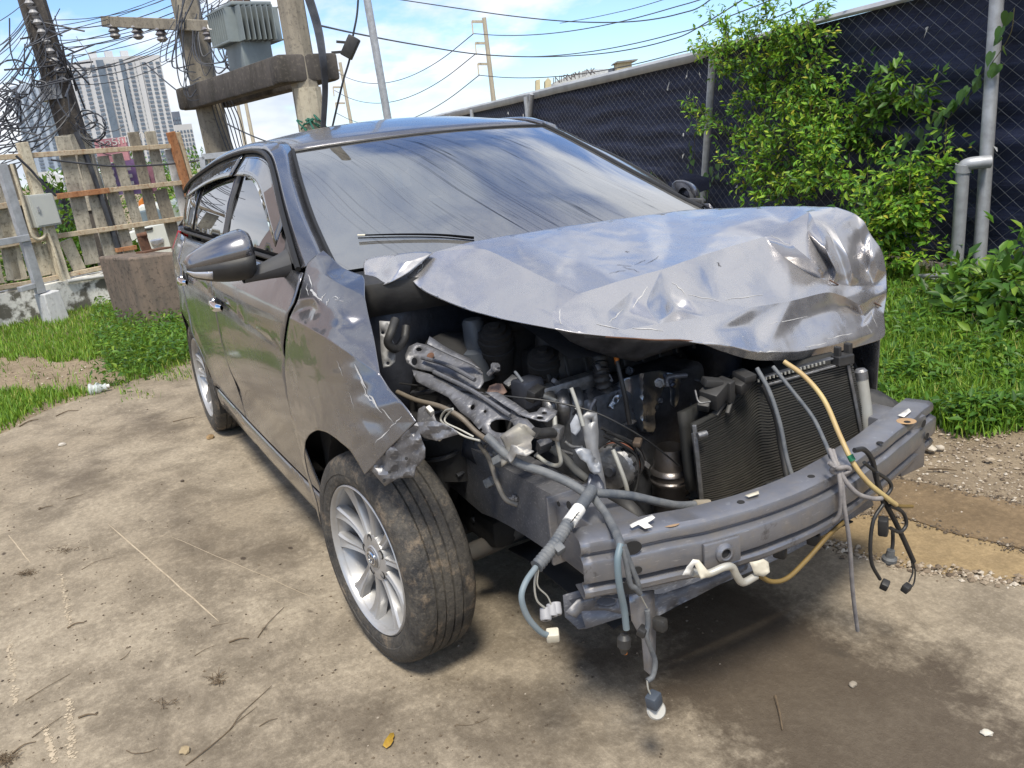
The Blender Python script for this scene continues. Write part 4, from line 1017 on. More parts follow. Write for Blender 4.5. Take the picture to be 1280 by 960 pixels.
# dark inner skin of the bonnet, hanging below the torn front edge
UP_ = [(694, 411), (725, 417), (768, 421), (810, 425), (850, 425), (877, 429), (845, 435), (822, 443), (795, 452), (765, 446), (735, 437), (713, 427)]
v, f = panel2d(UP_, lambda a, b: at(a, b, x=hx(interp(a, [(694, 3.005), (768, 3.09), (850, 3.125), (880, 3.135)]))-.0022*max(0, b-interp(a, [(694, 411), (768, 421), (877, 429)]))), 6)
mb = MB(); mb.add(v, orient(v, f, CAM)); mb.build('bonnet_inner_skin', MT['dark_metal'], hood, True, 40, solid=.003)
mb = MB()
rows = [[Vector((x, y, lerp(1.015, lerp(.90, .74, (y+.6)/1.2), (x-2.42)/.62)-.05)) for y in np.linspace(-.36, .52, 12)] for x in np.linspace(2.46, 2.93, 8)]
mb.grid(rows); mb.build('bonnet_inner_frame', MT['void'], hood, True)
# torn rusty seam on the bonnet's front edge
mb = MB(); mb.tube([at(a, b, x=hx(xx)+.004) for a, b, xx in ((757, 421, 3.10), (790, 423, 3.122), (820, 425, 3.138), (850, 425, 3.147), (880, 428, 3.148), (885, 428, 3.148))], .0020, 6, 4); mb.build('rusty_seam', MT['rust'], hood, True)
for (a, b, xx) in ((1042, 353, HP['v14'][2]+.004), (1096, 380, HP['v52'][2]+.008)):
    mb = MB(); mb.tube([at(a-5, b-3, x=xx), at(a, b, x=xx+.004), at(a+6, b+3, x=xx)], .0018, 5, 3); mb.build('rusty_seam', MT['rust'], hood, True)
# chipped paint and scratches along the folds
def skin_tree(o): return BVHTree.FromPolygons([v.co.copy() for v in o.data.vertices], [tuple(p.vertices) for p in o.data.polygons])
PALE = simple('bare scratched primer', (.52, .51, .50), (.36, .36, .37), .6, .2, 90); DARKS = simple('dark scuff', (.07, .07, .08), None, .7)
def chips(o, spots, seed, mat):
    tr_ = skin_tree(o); rr = random.Random(seed); inv = inv_world(o)
    for (px, py, L, ang, w) in spots:
        pts = []
        for k in range(6):
            t = k/5-.5; a, b = px+math.cos(ang)*L*t+rr.gauss(0, .6), py+math.sin(ang)*L*t+rr.gauss(0, .6); h = tr_.ray_cast(CAM, ray(a, b).normalized())
            if h[0] is not None: pts.append((h[0], h[1] if h[1].dot(CAM-h[0]) > 0 else -h[1]))
        if len(pts) < 3: continue
        rows_ = []
        for k, (p, n_) in enumerate(pts):
            t = (pts[min(k+1, len(pts)-1)][0]-pts[max(0, k-1)][0]); sd = t.cross(n_)
            if sd.length < 1e-6: continue
            ww = w*(.25+.75*math.sin(math.pi*(k+.5)/len(pts)))*rr.uniform(.5, 1.3); sd.normalize(); rows_.append([p+n_*.0009-sd*ww, p+n_*.0009+sd*ww])
        m_ = MB(); m_.grid(rows_); m_.build('paint_chip', mat, o)
chips(wing, [(388, 352, 16, 1.3, .0022), (392, 366, 12, .9, .003), (397, 372, 14, .5, .0018), (404, 371, 12, 2.3, .0018), (384, 362, 14, 1.5, .0014), (410, 378, 9, 2.0, .0014), (450, 470, 34, 1.1, .0030), (456, 485, 26, 1.15, .0022), (470, 505, 28, 1.0, .0024), (462, 498, 18, .8, .0014), (485, 520, 26, .9, .0016), (440, 500, 22, 1.3, .0012), (425, 460, 22, 1.2, .0010), (495, 528, 20, 2.4, .0012), (478, 545, 26, 2.4, .0014), (420, 372, 10, .1, .0009), (425, 376, 12, .1, .0009)], 5, PALE)
chips(hood, [(800, 372, 30, 2.2, .0016), (770, 395, 24, 2.4, .0014), (850, 362, 26, .8, .0012), (880, 372, 40, .2, .0010), (930, 372, 46, 3.0, .0010), (760, 408, 30, .2, .0016), (810, 412, 40, .1, .0014), (985, 400, 50, 2.95, .0010), (1050, 420, 30, 2.9, .0014), (1092, 400, 22, 1.2, .0014), (1085, 410, 20, 1.0, .0012), (700, 396, 18, 1.5, .0016), (975, 300, 26, .5, .0012), (1040, 300, 26, 1.1, .0012), (960, 440, 30, 3.1, .0016), (1020, 432, 26, 2.95, .0012), (533, 322, 18, 2.4, .0016), (526, 336, 14, 2.1, .0016)], 6, PALE)
chips(hood, [(780, 332, 18, .1, .0012), (800, 328, 16, 2.8, .0010), (790, 337, 22, .3, .0010), (772, 340, 20, 2.9, .0009), (815, 326, 20, 2.7, .0009), (899, 331, 6, .8, .0022), (784, 315, 5, .4, .002)], 7, DARKS)
# ------------------------------------------------------------------ door mirrors
def mirror(sg):
    c = Vector((1.975, sg*.955, 1.115)); rows = []
    n = 22; tip = sg
    for i in range(13):
        t = i/12                                   # 0 = inboard end, 1 = outer tip
        y = lerp(.865, 1.050, t) if sg < 0 else lerp(.80, .90, t)
        hgt = lerp(.150, .050, t**2.2)*(1 if t < .97 else .6); dep = lerp(.105, .045, t**2)
        zc = lerp(1.118, 1.098, t)-(.05 if sg > 0 else 0); xc = 1.975-.045*t*t
        if i == 0: hgt *= .86; dep *= .85
        row = []
        for k in range(n):
            a = 2*math.pi*k/n; ca, sa = math.cos(a), math.sin(a)
            ex = abs(ca)**.75*(1 if ca > 0 else -1); ez = abs(sa)**.8*(1 if sa > 0 else -1)
            row.append((xc+dep*ex*(.9 if ca > 0 else .55), sg*y, zc+hgt*.5*ez))
        row.append(row[0]); rows.append(row)
    # upper shell painted, lower part black
    sh = MB(); lo = MB(); up = []; dn = []
    for r_ in rows:
        up.append([r_[k % n] for k in range(0, 13)]); dn.append([r_[k % n] for k in range(12, 23)])
    sh.grid(up, flip=(sg > 0)); m_ = sh.build('door_mirror', MT['paint'], car, True, 50, solid=.004)
    lo.grid(dn, flip=(sg > 0)); lo.build('mirror_base_cover', MT['black_plastic'], m_, True, 50, solid=.003)
    c0_ = sum((Vector(p) for p in rows[0][:-1]), Vector())/n+Vector((0, -.022*sg, 0)) if sg > 0 else sum((Vector(p) for p in rows[0][:-1]), Vector())/n
    cap = MB(); cap.add([rows[0][k] for k in range(n)]+[c0_], [(k, (k+1) % n, n) for k in range(n)]); cap.build('mirror_inner_end', MT['black_plastic'] if sg < 0 else MT['paint'], m_)
    cap = MB(); cap.add([rows[-1][k] for k in range(n)], [tuple(range(n))]); cap.build('mirror_tip', MT['lamp_lens'], m_)
    g = MB(); g.add([Vector(p)+Vector((-.012, 0, 0)) for p in ((1.92, sg*.88, 1.06), (1.91, sg*1.03, 1.08), (1.91, sg*1.03, 1.125), (1.92, sg*.88, 1.165))], [(0, 1, 2, 3)]); g.build('mirror_glass', MT['chrome'], m_)
    # turn-signal lens wrapped round the outer tip
    rr = []
    for i in range(8, 13):
        r_ = rows[i]; c_ = sum((Vector(p) for p in r_[:-1]), Vector())/n
        rr.append([c_+(Vector(r_[k % n])-c_)*1.035 for k in range(-4+(12-i), 1)] if False else [c_+(Vector(r_[k % n])-c_)*1.04 for k in (-3, -2, -1)])
    l_ = MB(); l_.grid(rr, flip=(sg > 0)); l_.build('signal_lens', MT['lamp_lens'], m_, True, solid=.003)
    # arm to the sail
    rr = []
    for i in range(6):
        t = i/5; y = lerp(.770, .90, t); h = lerp(.085, .035, t**.7); d_ = lerp(.075, .055, t); z = lerp(1.075, 1.048, t)
        rr.append([(2.04-.05*t+d_*.5*math.cos(a), sg*y, z+h*.5*math.sin(a)) for a in np.linspace(0, 2*math.pi, 13)])
    a_ = MB(); a_.grid(rr, flip=(sg > 0)); a_.build('mirror_arm', MT['sail'], m_, True, 60)
mirror(-1); mirror(1)
# ------------------------------------------------------------------ front end: beam, rails, radiator, engine, loom
def Pn(px, py, x): return at(px, py, x=x)
def tubepart(name, pts, r, mat, parent=None, n=8, sm=6, caps=True):
    m_ = MB(); m_.tube(pts, r, n, sm, caps); return m_.build(name, MT[mat] if isinstance(mat, str) else mat, parent or car, True, 60)
def boxpart(name, c, size, mat, rot=None, parent=None, ch=.006):
    m_ = MB(); m_.box(c, size, rot, ch=ch); return m_.build(name, MT[mat], parent or car, True, 30)
def rotm(rx=0, ry=0, rz=0): return (Matrix.Rotation(rad(rz), 3, 'Z') @ Matrix.Rotation(rad(ry), 3, 'Y') @ Matrix.Rotation(rad(rx), 3, 'X'))
# bumper beam: pressed hat section swept along its bow
bpath = catmull([(3.290, -.598, .575), (3.338, -.445, .572), (3.381, -.277, .570), (3.392, -.04, .570), (3.345, .205, .570), (3.292, .395, .570), (3.232, .592, .570)], 7)
prof = [(-.075, -.008), (-.070, .000), (-.010, .001), (0, -.004), (.003, -.012), (.002, -.024), (-.006, -.031), (-.007, -.035), (.009, -.042), (.011, -.047), (.010, -.082), (.008, -.090), (-.008, -.096), (-.009, -.101), (.002, -.107), (.005, -.113), (.003, -.124), (-.004, -.131), (-.014, -.134), (-.070, -.134)]
rows = []
for i, p in enumerate(bpath):
    t = (bpath[min(i+1, len(bpath)-1)]-bpath[max(i-1, 0)]).normalized(); nrm = t.cross(Vector((0, 0, 1))).normalized()
    if nrm.x < 0: nrm = -nrm
    wv = .0025*noise.noise(p*14)
    sh = max(0, 1-i/3.0)*.018 if i < 3 else 0
    rows.append([p+nrm*(o+wv)+Vector((0, 0, h+.0015*noise.noise(p*9+Vector((h*20, 0, 5))))) for o, h in prof])
mb = MB(); mb.grid(rows); beam = mb.build('bumper_beam', MT['beam'], car, True, 28, solid=.003)
def on_beam(px, py, out=.0): 
    # a point on the beam's face as seen at a pixel
    best = min(range(len(bpath)), key=lambda i: abs(_px(bpath[i])[0]-px)); i0 = max(1, min(best, len(bpath)-2))
    p = bpath[i0]; t = (bpath[i0+1]-bpath[i0-1]).normalized(); nrm = t.cross(Vector((0, 0, 1))); nrm = nrm if nrm.x > 0 else -nrm
    return at(px, py, plane=(p+nrm*(.010+out), nrm)), nrm, t
def _px(p):
    d = p-CAM; z = d.dot(FW); return (640+FPX*d.dot(RT)/z, 480-FPX*d.dot(UP)/z)
def beam_disc(name, px, py, r, mat, out=.002, prof=None, sx=1.0):
    p, n_, t = on_beam(px, py); m_ = MB(); m_.lathe(prof or [(0, out), (r, out), (r*1.04, out-.001)], p, n_, 20)
    if sx != 1: 
        m_.v = [tuple(p+(Vector(q)-p)+t*((Vector(q)-p).dot(t)*(sx-1))) for q in m_.v]
    return m_.build(name, MT[mat], beam, True)
for px, py, r in ((790, 684, .015), (787, 733, .016), (796, 712, .008)): beam_disc('beam_hole', px, py, r, 'void', .004, sx=1.3)
for px, py in ((1014, 595), (1100, 553), (1134, 527), (926, 627)):
    q = at(px, py, z=.5725); m_ = MB(); m_.lathe([(0, .0), (.008, .0), (.0085, -.001)], q, (0, 0, 1), 14); m_.build('bolt_hole', MT['void'], beam)
for px, py in ((1133, 526), (836, 652)):
    q = at(px, py, z=.5715); m_ = MB(); m_.lathe([(0, .0), (.017, .0), (.024, -.0005)], q, (0, 0, 1), 14); m_.build('rust_stain', simple('bare rusty pad', (.42, .27, .14), (.25, .17, .11), .9), beam)
for px, py, sx in ((1152, 529, 1.8), (1156, 545, 1.6)): beam_disc('beam_slot', px, py, .009, 'void', .006, sx=sx)
# welded towing nut
p, n_, t = on_beam(901, 689); R = Matrix((t, Vector((0, 0, 1)), n_)).transposed()
R = Matrix((n_, t, Vector((0, 0, 1)))).transposed()
m_ = MB(); m_.box(p+n_*.004, (.010, .088, .058), R, ch=.008); pad = m_.build('tow_plate', MT['beam'], beam, True, 30)
m_ = MB(); m_.lathe([(.011, -.01), (.011, .017), (.014, .018), (.021, .014), (.023, .008)], p+t*.003, n_, 24); m_.build('tow_nut', MT['beam'], beam, True, 40)
m_ = MB(); m_.lathe([(0, .0105), (.0112, .0105)], p+t*.003, n_, 20); m_.build('tow_hole', MT['void'], beam)
# side members and crash boxes
for sg in (-1, 1):
    m_ = MB()
    rows = []
    for i in range(10):
        x = lerp(2.30, 3.045, i/9); top = .565 if sg < 0 else .55; bot = lerp(.385, .405, i/9)-.02*math.exp(-((x-2.62)/.10)**2)
        yo, yi = sg*.505, sg*.415; w = .004*noise.noise(Vector((x*9, sg, 0)))
        rows.append([(x, yi, bot), (x, yo+w, bot), (x, yo+sg*.006+w, (top+bot)/2-.03), (x, yo+w, top), (x, yi, top), (x, yi, bot)])
    m_.grid(rows, flip=(sg > 0)); fr = m_.build('side_member', MT['steel'], car, True, 30)
    m_ = MB(); m_.box((3.158, sg*.462, .485), (.225, .105, .150), rotm(0, 0, 3*sg), ch=.008); m_.box((3.048, sg*.462, .485), (.012, .135, .175), ch=.003)
    cb = m_.build('crash_box', MT['beam'], car, True, 30)
    if sg < 0:
        for px, py, r in ((698, 630, .006), (711, 632, .010), (699, 662, .006)):
            q = at(px, py, y=-.5175); k = MB(); k.lathe([(0, 0), (r, 0), (r*1.05, -.001)], q, (0, -1, .05), 14); k.build('bolt_hole', MT['void'], cb)
# radiator support: top of rail bracket, lower cross member, centre post
m_ = MB(); rows = [[(x+3.06, y, z) for x, z in ((0, .30), (.05, .29), (.065, .255), (.03, .235), (-.03, .24), (-.03, .30))] for y in np.linspace(-.50, .50, 9)]
for i, r_ in enumerate(rows): rows[i] = [(q[0]+.05*(1-(q[1]/.5)**2), q[1], q[2]+.006*noise.noise(Vector((q[1]*7, 2, q[2]*9)))) for q in r_]
m_.grid(rows); m_.build('lower_cross_member', MT['steel'], car, True, 30, solid=.003)
plate('lower_skirt', [(707, 765), (722, 750), (742, 745), (775, 747), (830, 742), (905, 716), (938, 700), (935, 712), (880, 742), (818, 772), (780, 768), (757, 763), (728, 764), (720, 773)], (at(790, 758, x=3.27), Vector((1, -.12, .25))), .002, MT['steel'], car, [(758, 752, 12, 6)], step=.02, warp=(.012, 9))
plate('drop_bracket', [(786, 742), (818, 738), (820, 792), (819, 850), (806, 838), (803, 800), (790, 776)], (at(806, 790, x=3.30), Vector((1, -.1, .1))), .004, MT['beam'], car, step=.03)
# condenser and radiator, folded in at its left third
ctop = [(868, 531, 3.105), (888, 521, 3.085), (908, 509, 3.055), (927, 492, 3.025), (945, 472, 3.010), (958, 477, 3.030), (985, 470, 3.065), (1020, 462, 3.105), (1064, 452, 3.145)]
cbot = [(878, 630, 3.115), (903, 625, 3.100), (922, 619, 3.075), (938, 613, 3.050), (951, 607, 3.035), (968, 600, 3.055), (995, 591, 3.085), (1030, 577, 3.125), (1084, 549, 3.160)]
T3 = catmull([at(a, b, x=c) for a, b, c in ctop], 4); B3 = catmull([at(a, b, x=c) for a, b, c in cbot], 4)
m_ = MB(); m_.grid([[a.lerp(b, v_)+Vector((-.016, .001, 0)) for a, b in zip(T3, B3)] for v_ in np.linspace(0, 1, 12)]); cond = m_.build('condenser', MT['core'], car, True, solid=.012)
m_ = MB()
for k in range(37):
    v_ = .012+.976*k/36; jit = .0025*math.sin(k*7.3)
    line = [a.lerp(b, v_)+Vector((.0015*noise.noise(Vector((i*.5, k*.8, 0))), 0, .0012*noise.noise(Vector((i*.4, k*3.1, 4))))) for i, (a, b) in enumerate(zip(T3, B3))]
    rr = [[q+Vector((dx, 0, dz)) for q in line] for dx, dz in ((0, -.0022), (.004, -.0016), (.004, .0012), (0, .0018))]
    m_.grid(rr)
m_.build('cooling_tube', MT['fin'], cond, True, 30)['kind'] = 'stuff'
# fan shroud and radiator behind the condenser
m_ = MB(); m_.grid([[a.lerp(b, v_)+Vector((-.075, .01, .012)) for a, b in zip(T3, B3)] for v_ in np.linspace(0, 1, 6)]); m_.build('radiator_core', MT['core'], car, True, solid=.02)
e0, e1 = at(1072, 466, x=3.145), at(1083, 548, x=3.165)
m_ = MB(); m_.tube([e0+Vector((.0, .012, .0)), e0.lerp(e1, .5)+Vector((0, .012, 0)), e1+Vector((0, .012, -.01))], .0165, 14, 3); m_.build('receiver_tank', MT['tank'], car, True, 50)
m_ = MB(); m_.lathe([(0, .008), (.012, .008), (.0175, .002), (.0175, -.02)], e0+Vector((0, .012, 0)), e0-e1, 16); m_.build('tank_cap', MT['alu'], car, True, 40)
for a, b, w in (((1060, 456, 3.147), (1078, 548, 3.162), .007), ((868, 531, 3.108), (878, 632, 3.118), .008), ((866, 541, 3.10), (880, 634, 3.105), .006)):
    m_ = MB(); m_.bar(Pn(*a), Pn(*b), w, w*1.3, ch=.002); m_.build('side_channel', MT['alu'], cond)
# top tie bar with its serrated edge, end bracket
m_ = MB(); m_.bar(at(952, 482, x=3.03), at(1046, 456, x=3.135), .016, .007, ch=.002); m_.build('top_rail', MT['alu'], cond)
m_ = MB(); m_.bar(at(947, 473, x=3.025), at(1046, 446, x=3.13), .018, .006, ch=.002); tr_ = m_.build('upper_tie_bar', MT['dark_metal'], car)
for k in range(18):
    q = at(948, 476, x=3.035).lerp(at(1030, 453, x=3.125), k/17); m_ = MB(); m_.box(q, (.004, .0035, .007)); m_.build('tooth', MT['tank'], tr_)
m_ = MB(); m_.box(at(1053, 449, x=3.14), (.035, .05, .028), rotm(0, 0, -10), ch=.004); m_.box(at(1060, 440, x=3.14), (.02, .014, .05), ch=.003); m_.box(at(1047, 440, x=3.14), (.02, .010, .03), ch=.003); m_.build('mounting_bracket', MT['black_plastic'], car)
# broken black latch panel hung over the condenser corner
for a, b, s_, r_ in ((893, 492, (.05, .065, .05), 20), (907, 487, (.045, .022, .06), 8), (915, 499, (.012, .10, .018), 35), (880, 505, (.03, .03, .03), 40), (925, 480, (.04, .05, .03), 15), (900, 508, (.02, .07, .012), 25), (930, 470, (.05, .04, .02), 0), (890, 478, (.03, .05, .02), -15)):
    m_ = MB(); m_.box(at(a, b, x=3.065), s_, rotm(r_, 10, r_), ch=.004); m_.build('latch_panel_shard', MT['black_plastic'], car, True, 30)
m_ = MB(); m_.tube([at(872, 545, x=3.13), at(883, 542, x=3.135)], .009, 10, 1); m_.build('pipe_stub', MT['alu'], cond, True)
m_ = MB(); m_.tube([at(869, 488, x=3.06), at(874, 503, x=3.09), at(888, 502, x=3.10)], .0025, 6, 4); m_.build('clip_wire', MT['alu'], cond, True)
# inlet duct shard and corrugated hose behind the right beam end
plate('bumper_bracket', [(1086, 484), (1098, 487), (1118, 501), (1128, 508), (1150, 509), (1146, 518), (1128, 530), (1108, 528), (1090, 520)], (at(1110, 510, x=3.14), Vector((.7, -.3, .6))), .003, MT['black_plastic'], car, step=.02, warp=(.02, 8))
hp = catmull([at(1085, 512, x=3.11), at(1097, 525, x=3.13), at(1098, 545, x=3.14), at(1088, 556, x=3.14)], 10)
m_ = MB(); m_.tube(hp, lambda t: .016+.0022*math.sin(t*95), 10, 1); m_.build('corrugated_hose', MT['black_plastic'], car, True, 60)
# ----- right inner wing: pressed upper rail with holes, torn flange, headlamp bracket
pl = (at(600, 505, y=-.555), Vector((.30, -.55, .78)))
rail = plate('apron_rail', [(515, 462), (535, 466), (560, 478), (585, 487), (603, 490), (630, 505), (655, 520), (668, 533), (660, 546), (642, 556), (628, 563), (616, 548), (600, 538), (586, 522), (574, 513), (560, 496), (538, 486), (520, 476)], pl, .003, MT['steel'], car, [(627, 532, 15, 9), (590, 508, 3.2, 3.8), (607, 515, 2, 2.2), (601, 537, 2, 2), (582, 524, 3, 3)], step=.018, warp=(.010, 11))
pl2 = (at(550, 455, y=-.560), Vector((.42, -.50, .75)))
plate('apron_hat_section', [(506, 444), (511, 433), (521, 428), (533, 430), (545, 435), (570, 446), (592, 455), (603, 465), (605, 478), (600, 487), (588, 486), (566, 472), (540, 464), (518, 459), (508, 453)], pl2, .003, MT['steel'], car, [(517.5, 451, 3.6, 4.8), (523, 436, 3.6, 2.4)], step=.016, warp=(.012, 9))
plate('apron_top_flange', [(534, 429), (537, 420), (552, 430), (572, 440), (590, 449), (603, 463), (592, 456), (570, 446), (546, 435)], (at(570, 442, y=-.545), Vector((.5, .3, .8))), .003, MT['steel'], car, step=.016, warp=(.006, 12))
m_ = MB(); q = at(538.5, 445.5, plane=pl2)+pl2[1].normalized()*.004; m_.lathe([(0, .001), (.009, .001), (.011, -.001)], q, pl2[1], 14); m_.build('rusty_plug', MT['rust'], car)
for i, (a, b, c, d) in enumerate(((530, 452, 596, 480), (545, 470, 640, 525))):      # pressed ribs
    m_ = MB(); m_.tube([at(a, b, plane=pl)+Vector((0, -.004, .012)), at((a+c)/2, (b+d)/2-3, plane=pl)+Vector((0, -.004, .014)), at(c, d, plane=pl)+Vector((0, -.004, .012))], .006, 8, 5); m_.build('pressed_rib', MT['steel'], rail, True)
plate('inner_wing', [(495, 462), (520, 470), (545, 488), (575, 515), (600, 545), (625, 563), (640, 580), (600, 585), (560, 560), (530, 520)], (at(560, 530, y=-.52), Vector((.25, -.9, .3))), .003, MT['bay'], car, step=.03, warp=(.012, 9))
plate('torn_flange', [(626, 547), (634, 540), (641, 533), (648, 528), (657, 531), (667, 540), (661, 550), (664, 560), (655, 566), (644, 566), (638, 574), (625, 583), (624, 568), (631, 558)], (at(644, 552, y=-.585), Vector((.6, -.6, .5))), .0025, simple('torn cream primer', (.29, .27, .23), (.18, .17, .165), .5, .3, 25), car, step=.009, warp=(.030, 24), seed=4)
plate('torn_flange', [(640, 556), (660, 560), (665, 563), (657, 570), (645, 568), (636, 578), (630, 570)], (at(648, 566, y=-.60), Vector((.5, -.7, .5))), .0025, simple('torn grey primer', (.30, .29, .28), None, .45, .4, 25), car, step=.008, warp=(.024, 28), seed=9)
plate('headlamp_bracket', [(606, 489), (622, 490), (645, 504), (662, 517), (671, 515), (676, 509), (686, 510), (697, 513), (694, 520), (684, 528), (674, 527), (655, 521), (630, 506)], (at(650, 508, y=-.50), Vector((.4, -.2, .9))), .003, MT['steel'], car, [(680.5, 516.5, 3.5, 2), (675, 523, 4.5, 2)], step=.015, warp=(.005, 12))
plate('headlamp_tab', [(608, 492), (612, 482), (620, 479), (628, 480), (634, 490), (628, 494), (616, 495)], (at(620, 487, y=-.49), Vector((.6, -.4, .6))), .002, simple('rust tinted tab', (.17, .11, .09), None, .6, .3), car, step=.01, warp=(.01, 20))
plate('hinge_bracket', [(474, 401), (492, 402), (489, 412), (490, 424), (495, 436), (494, 452), (488, 458), (479, 460), (476, 440), (475, 420)], (at(484, 430, x=2.50), Vector((.8, -.4, .2))), .003, simple('light grey bracket', (.34, .34, .34), (.22, .22, .23), .5, .3, 20), car, [(478.5, 416, 2.2, 1.8), (485, 454, 2.3, 2.2)], step=.012, warp=(.006, 12))
tubepart('crushed_duct', [at(494, 400, x=2.50), at(489, 415, x=2.53), at(485, 428, x=2.53), at(494, 436, x=2.52), at(505, 425, x=2.48), at(508, 408, x=2.46)], .012, 'black_plastic')
plate('wing_bracket', [(521, 523), (523, 511), (530, 507), (541, 516), (546, 527), (560, 533), (566, 541), (545, 551), (531, 548), (524, 541)], (at(545, 530, y=-.66), Vector((.4, -.8, .4))), .003, MT['steel'], car, [(526, 538, 1.8, 3), (543, 537.5, 2.4, 2.4)], step=.012, warp=(.008, 14))
boxpart('white_clip', at(538, 514, y=-.66), (.022, .012, .022), 'white_tag', rotm(20, 30, 10), ch=.002)
boxpart('grommet', at(549, 547, y=-.665), (.014, .012, .014), 'cream_plastic', rotm(10, 20, 30), ch=.003)
q = at(535, 538.5, y=-.667); m_ = MB(); m_.lathe([(0, .012), (.008, .011), (.009, 0)], q, (.4, -.8, .4), 10); m_.build('bolt', MT['alu'], car, True)
tubepart('bent_wire', [at(566, 511, y=-.655), at(556, 514, y=-.66), at(551, 525, y=-.665), at(560, 533, y=-.665), at(580, 545, y=-.64), at(600, 551, y=-.62)], .0028, 'tank')
tubepart('bent_wire', [at(566, 512, y=-.655), at(558, 520, y=-.66), at(557, 528, y=-.665), at(575, 537, y=-.64), at(592, 546, y=-.62)], .0025, 'tank')
tubepart('tan_pipe', [at(497, 490, y=-.66), at(520, 500, y=-.655), at(550, 508, y=-.64), at(575, 521, y=-.62), at(595, 540, y=-.60), at(612, 552, y=-.59)], .0065, simple('tan pipe', (.21, .18, .14), (.12, .10, .08), .5))
tubepart('brake_hose', [at(600, 556, y=-.56), at(612, 575, y=-.57), at(622, 605, y=-.57), at(632, 624, y=-.57), at(647, 631, y=-.55)], .0065, simple('grey brown hose', (.17, .155, .13), (.10, .09, .08), .5))
tubepart('release_cable', [at(500, 479, y=-.64), at(560, 487, y=-.58), at(640, 496, y=-.50), at(690, 502, y=-.43), at(742, 515, y=-.36), at(780, 533, y=-.30), at(815, 555, y=-.22), at(850, 583, x=3.02)], .0024, 'cable_black')
# ----- strut tower, engine, ancillaries (rear ones coloured near-black for the gloom)
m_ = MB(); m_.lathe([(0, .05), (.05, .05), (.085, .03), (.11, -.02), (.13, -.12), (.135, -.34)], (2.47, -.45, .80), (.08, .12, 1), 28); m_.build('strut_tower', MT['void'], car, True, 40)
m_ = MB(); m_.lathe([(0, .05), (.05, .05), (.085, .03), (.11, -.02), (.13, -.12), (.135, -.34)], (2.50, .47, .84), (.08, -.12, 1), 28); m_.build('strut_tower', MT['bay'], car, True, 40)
eng = boxpart('engine_block', (2.68, -.10, .50), (.34, .50, .42), 'dark_metal', rotm(0, 0, 4), ch=.03)
boxpart('valve_cover', (2.64, -.08, .755), (.20, .46, .11), 'black_plastic', rotm(0, -4, 4), ch=.03)
m_ = MB(); m_.lathe([(0, .05), (.036, .05), (.042, .04), (.042, .0), (.06, -.01)], at(688, 432, x=2.66), (0.1, 0, 1), 24); m_.build('oil_cap', MT['black_plastic'], car, True, 40)
for k, (a, b) in enumerate(((685, 490), (702, 488), (719, 487), (735, 490))):
    tubepart('intake_runner', [at(a, b, x=2.80), at(a+2, b+18, x=2.85), at(a+4, b+38, x=2.83)], .019, 'alu', eng)
boxpart('intake_flange', at(712, 482, x=2.80), (.04, .19, .04), 'alu', rotm(0, 0, 4), eng, .01)
boxpart('coil_cover', at(660, 490, x=2.80), (.06, .07, .075), 'bay', rotm(0, 0, 10), ch=.01)
hp = catmull([at(738, 415, x=2.72), at(748, 440, x=2.80), at(752, 470, x=2.83), at(757, 500, x=2.82), at(752, 525, x=2.78)], 14)
m_ = MB(); m_.tube(hp, lambda t: .021+.003*math.sin(t*120), 12, 1); m_.build('intake_hose', MT['black_plastic'], car, True, 60)
m_ = MB(); m_.lathe([(0, .03), (.025, .03), (.03, .02), (.03, -.05), (.045, -.06), (.045, -.14)], at(592, 412, x=2.55), (0, 0, 1), 20); m_.build('fluid_reservoir', simple('grey translucent reservoir', (.075, .085, .10), None, .45), car, True, 40)
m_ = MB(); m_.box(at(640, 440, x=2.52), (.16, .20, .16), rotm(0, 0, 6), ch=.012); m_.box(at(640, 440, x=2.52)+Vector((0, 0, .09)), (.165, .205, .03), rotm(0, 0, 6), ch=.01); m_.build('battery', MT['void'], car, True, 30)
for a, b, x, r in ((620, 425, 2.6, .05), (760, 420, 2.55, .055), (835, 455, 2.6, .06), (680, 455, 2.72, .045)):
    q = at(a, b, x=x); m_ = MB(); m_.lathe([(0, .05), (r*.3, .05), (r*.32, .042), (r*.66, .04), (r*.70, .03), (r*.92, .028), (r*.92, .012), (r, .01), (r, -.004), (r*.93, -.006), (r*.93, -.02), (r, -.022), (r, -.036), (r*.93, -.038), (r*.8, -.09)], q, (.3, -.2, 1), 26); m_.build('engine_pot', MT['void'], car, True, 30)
# alternator with vent slots and copper windings
ac = at(772, 580, x=2.93); axa = Vector((.55, -.83, .05)).normalized()
m_ = MB(); m_.lathe([(.012, .050), (.030, .050), (.052, .046), (.060, .036), (.060, .012)], ac, axa, 32); m_.lathe([(.060, -.010), (.060, -.040), (.045, -.055), (0, -.055)], ac, axa, 32); alt_ = m_.build('alternator', MT['alu'], car, True, 35)
m_ = MB(); m_.lathe([(.056, .012), (.058, .010), (.058, -.008), (.056, -.010)], ac, axa, 32); m_.build('winding', simple('copper winding', (.30, .10, .05), (.45, .20, .15), .4, .6), alt_, True)
ua = axa.orthogonal().normalized(); wa = axa.cross(ua)
for k in range(16):
    a = 2*math.pi*k/16; d_ = ua*math.cos(a)+wa*math.sin(a); m_ = MB(); m_.box(ac+d_*.0555+axa*.030, (.012, .0065, .018), Matrix((d_, axa.cross(d_), axa)).transposed()); m_.build('vent_slot', MT['void'], alt_)
m_ = MB(); m_.lathe([(0, .064), (.012, .064), (.014, .06), (.016, .052)], ac, axa, 16); m_.build('rotor_nut', MT['dark_metal'], alt_, True)
tubepart('alternator_pipe', [at(766, 562, x=3.0), at(775, 585, x=3.02), at(782, 605, x=3.03), at(787, 625, x=3.03), at(800, 645, x=3.05)], .006, 'tank')
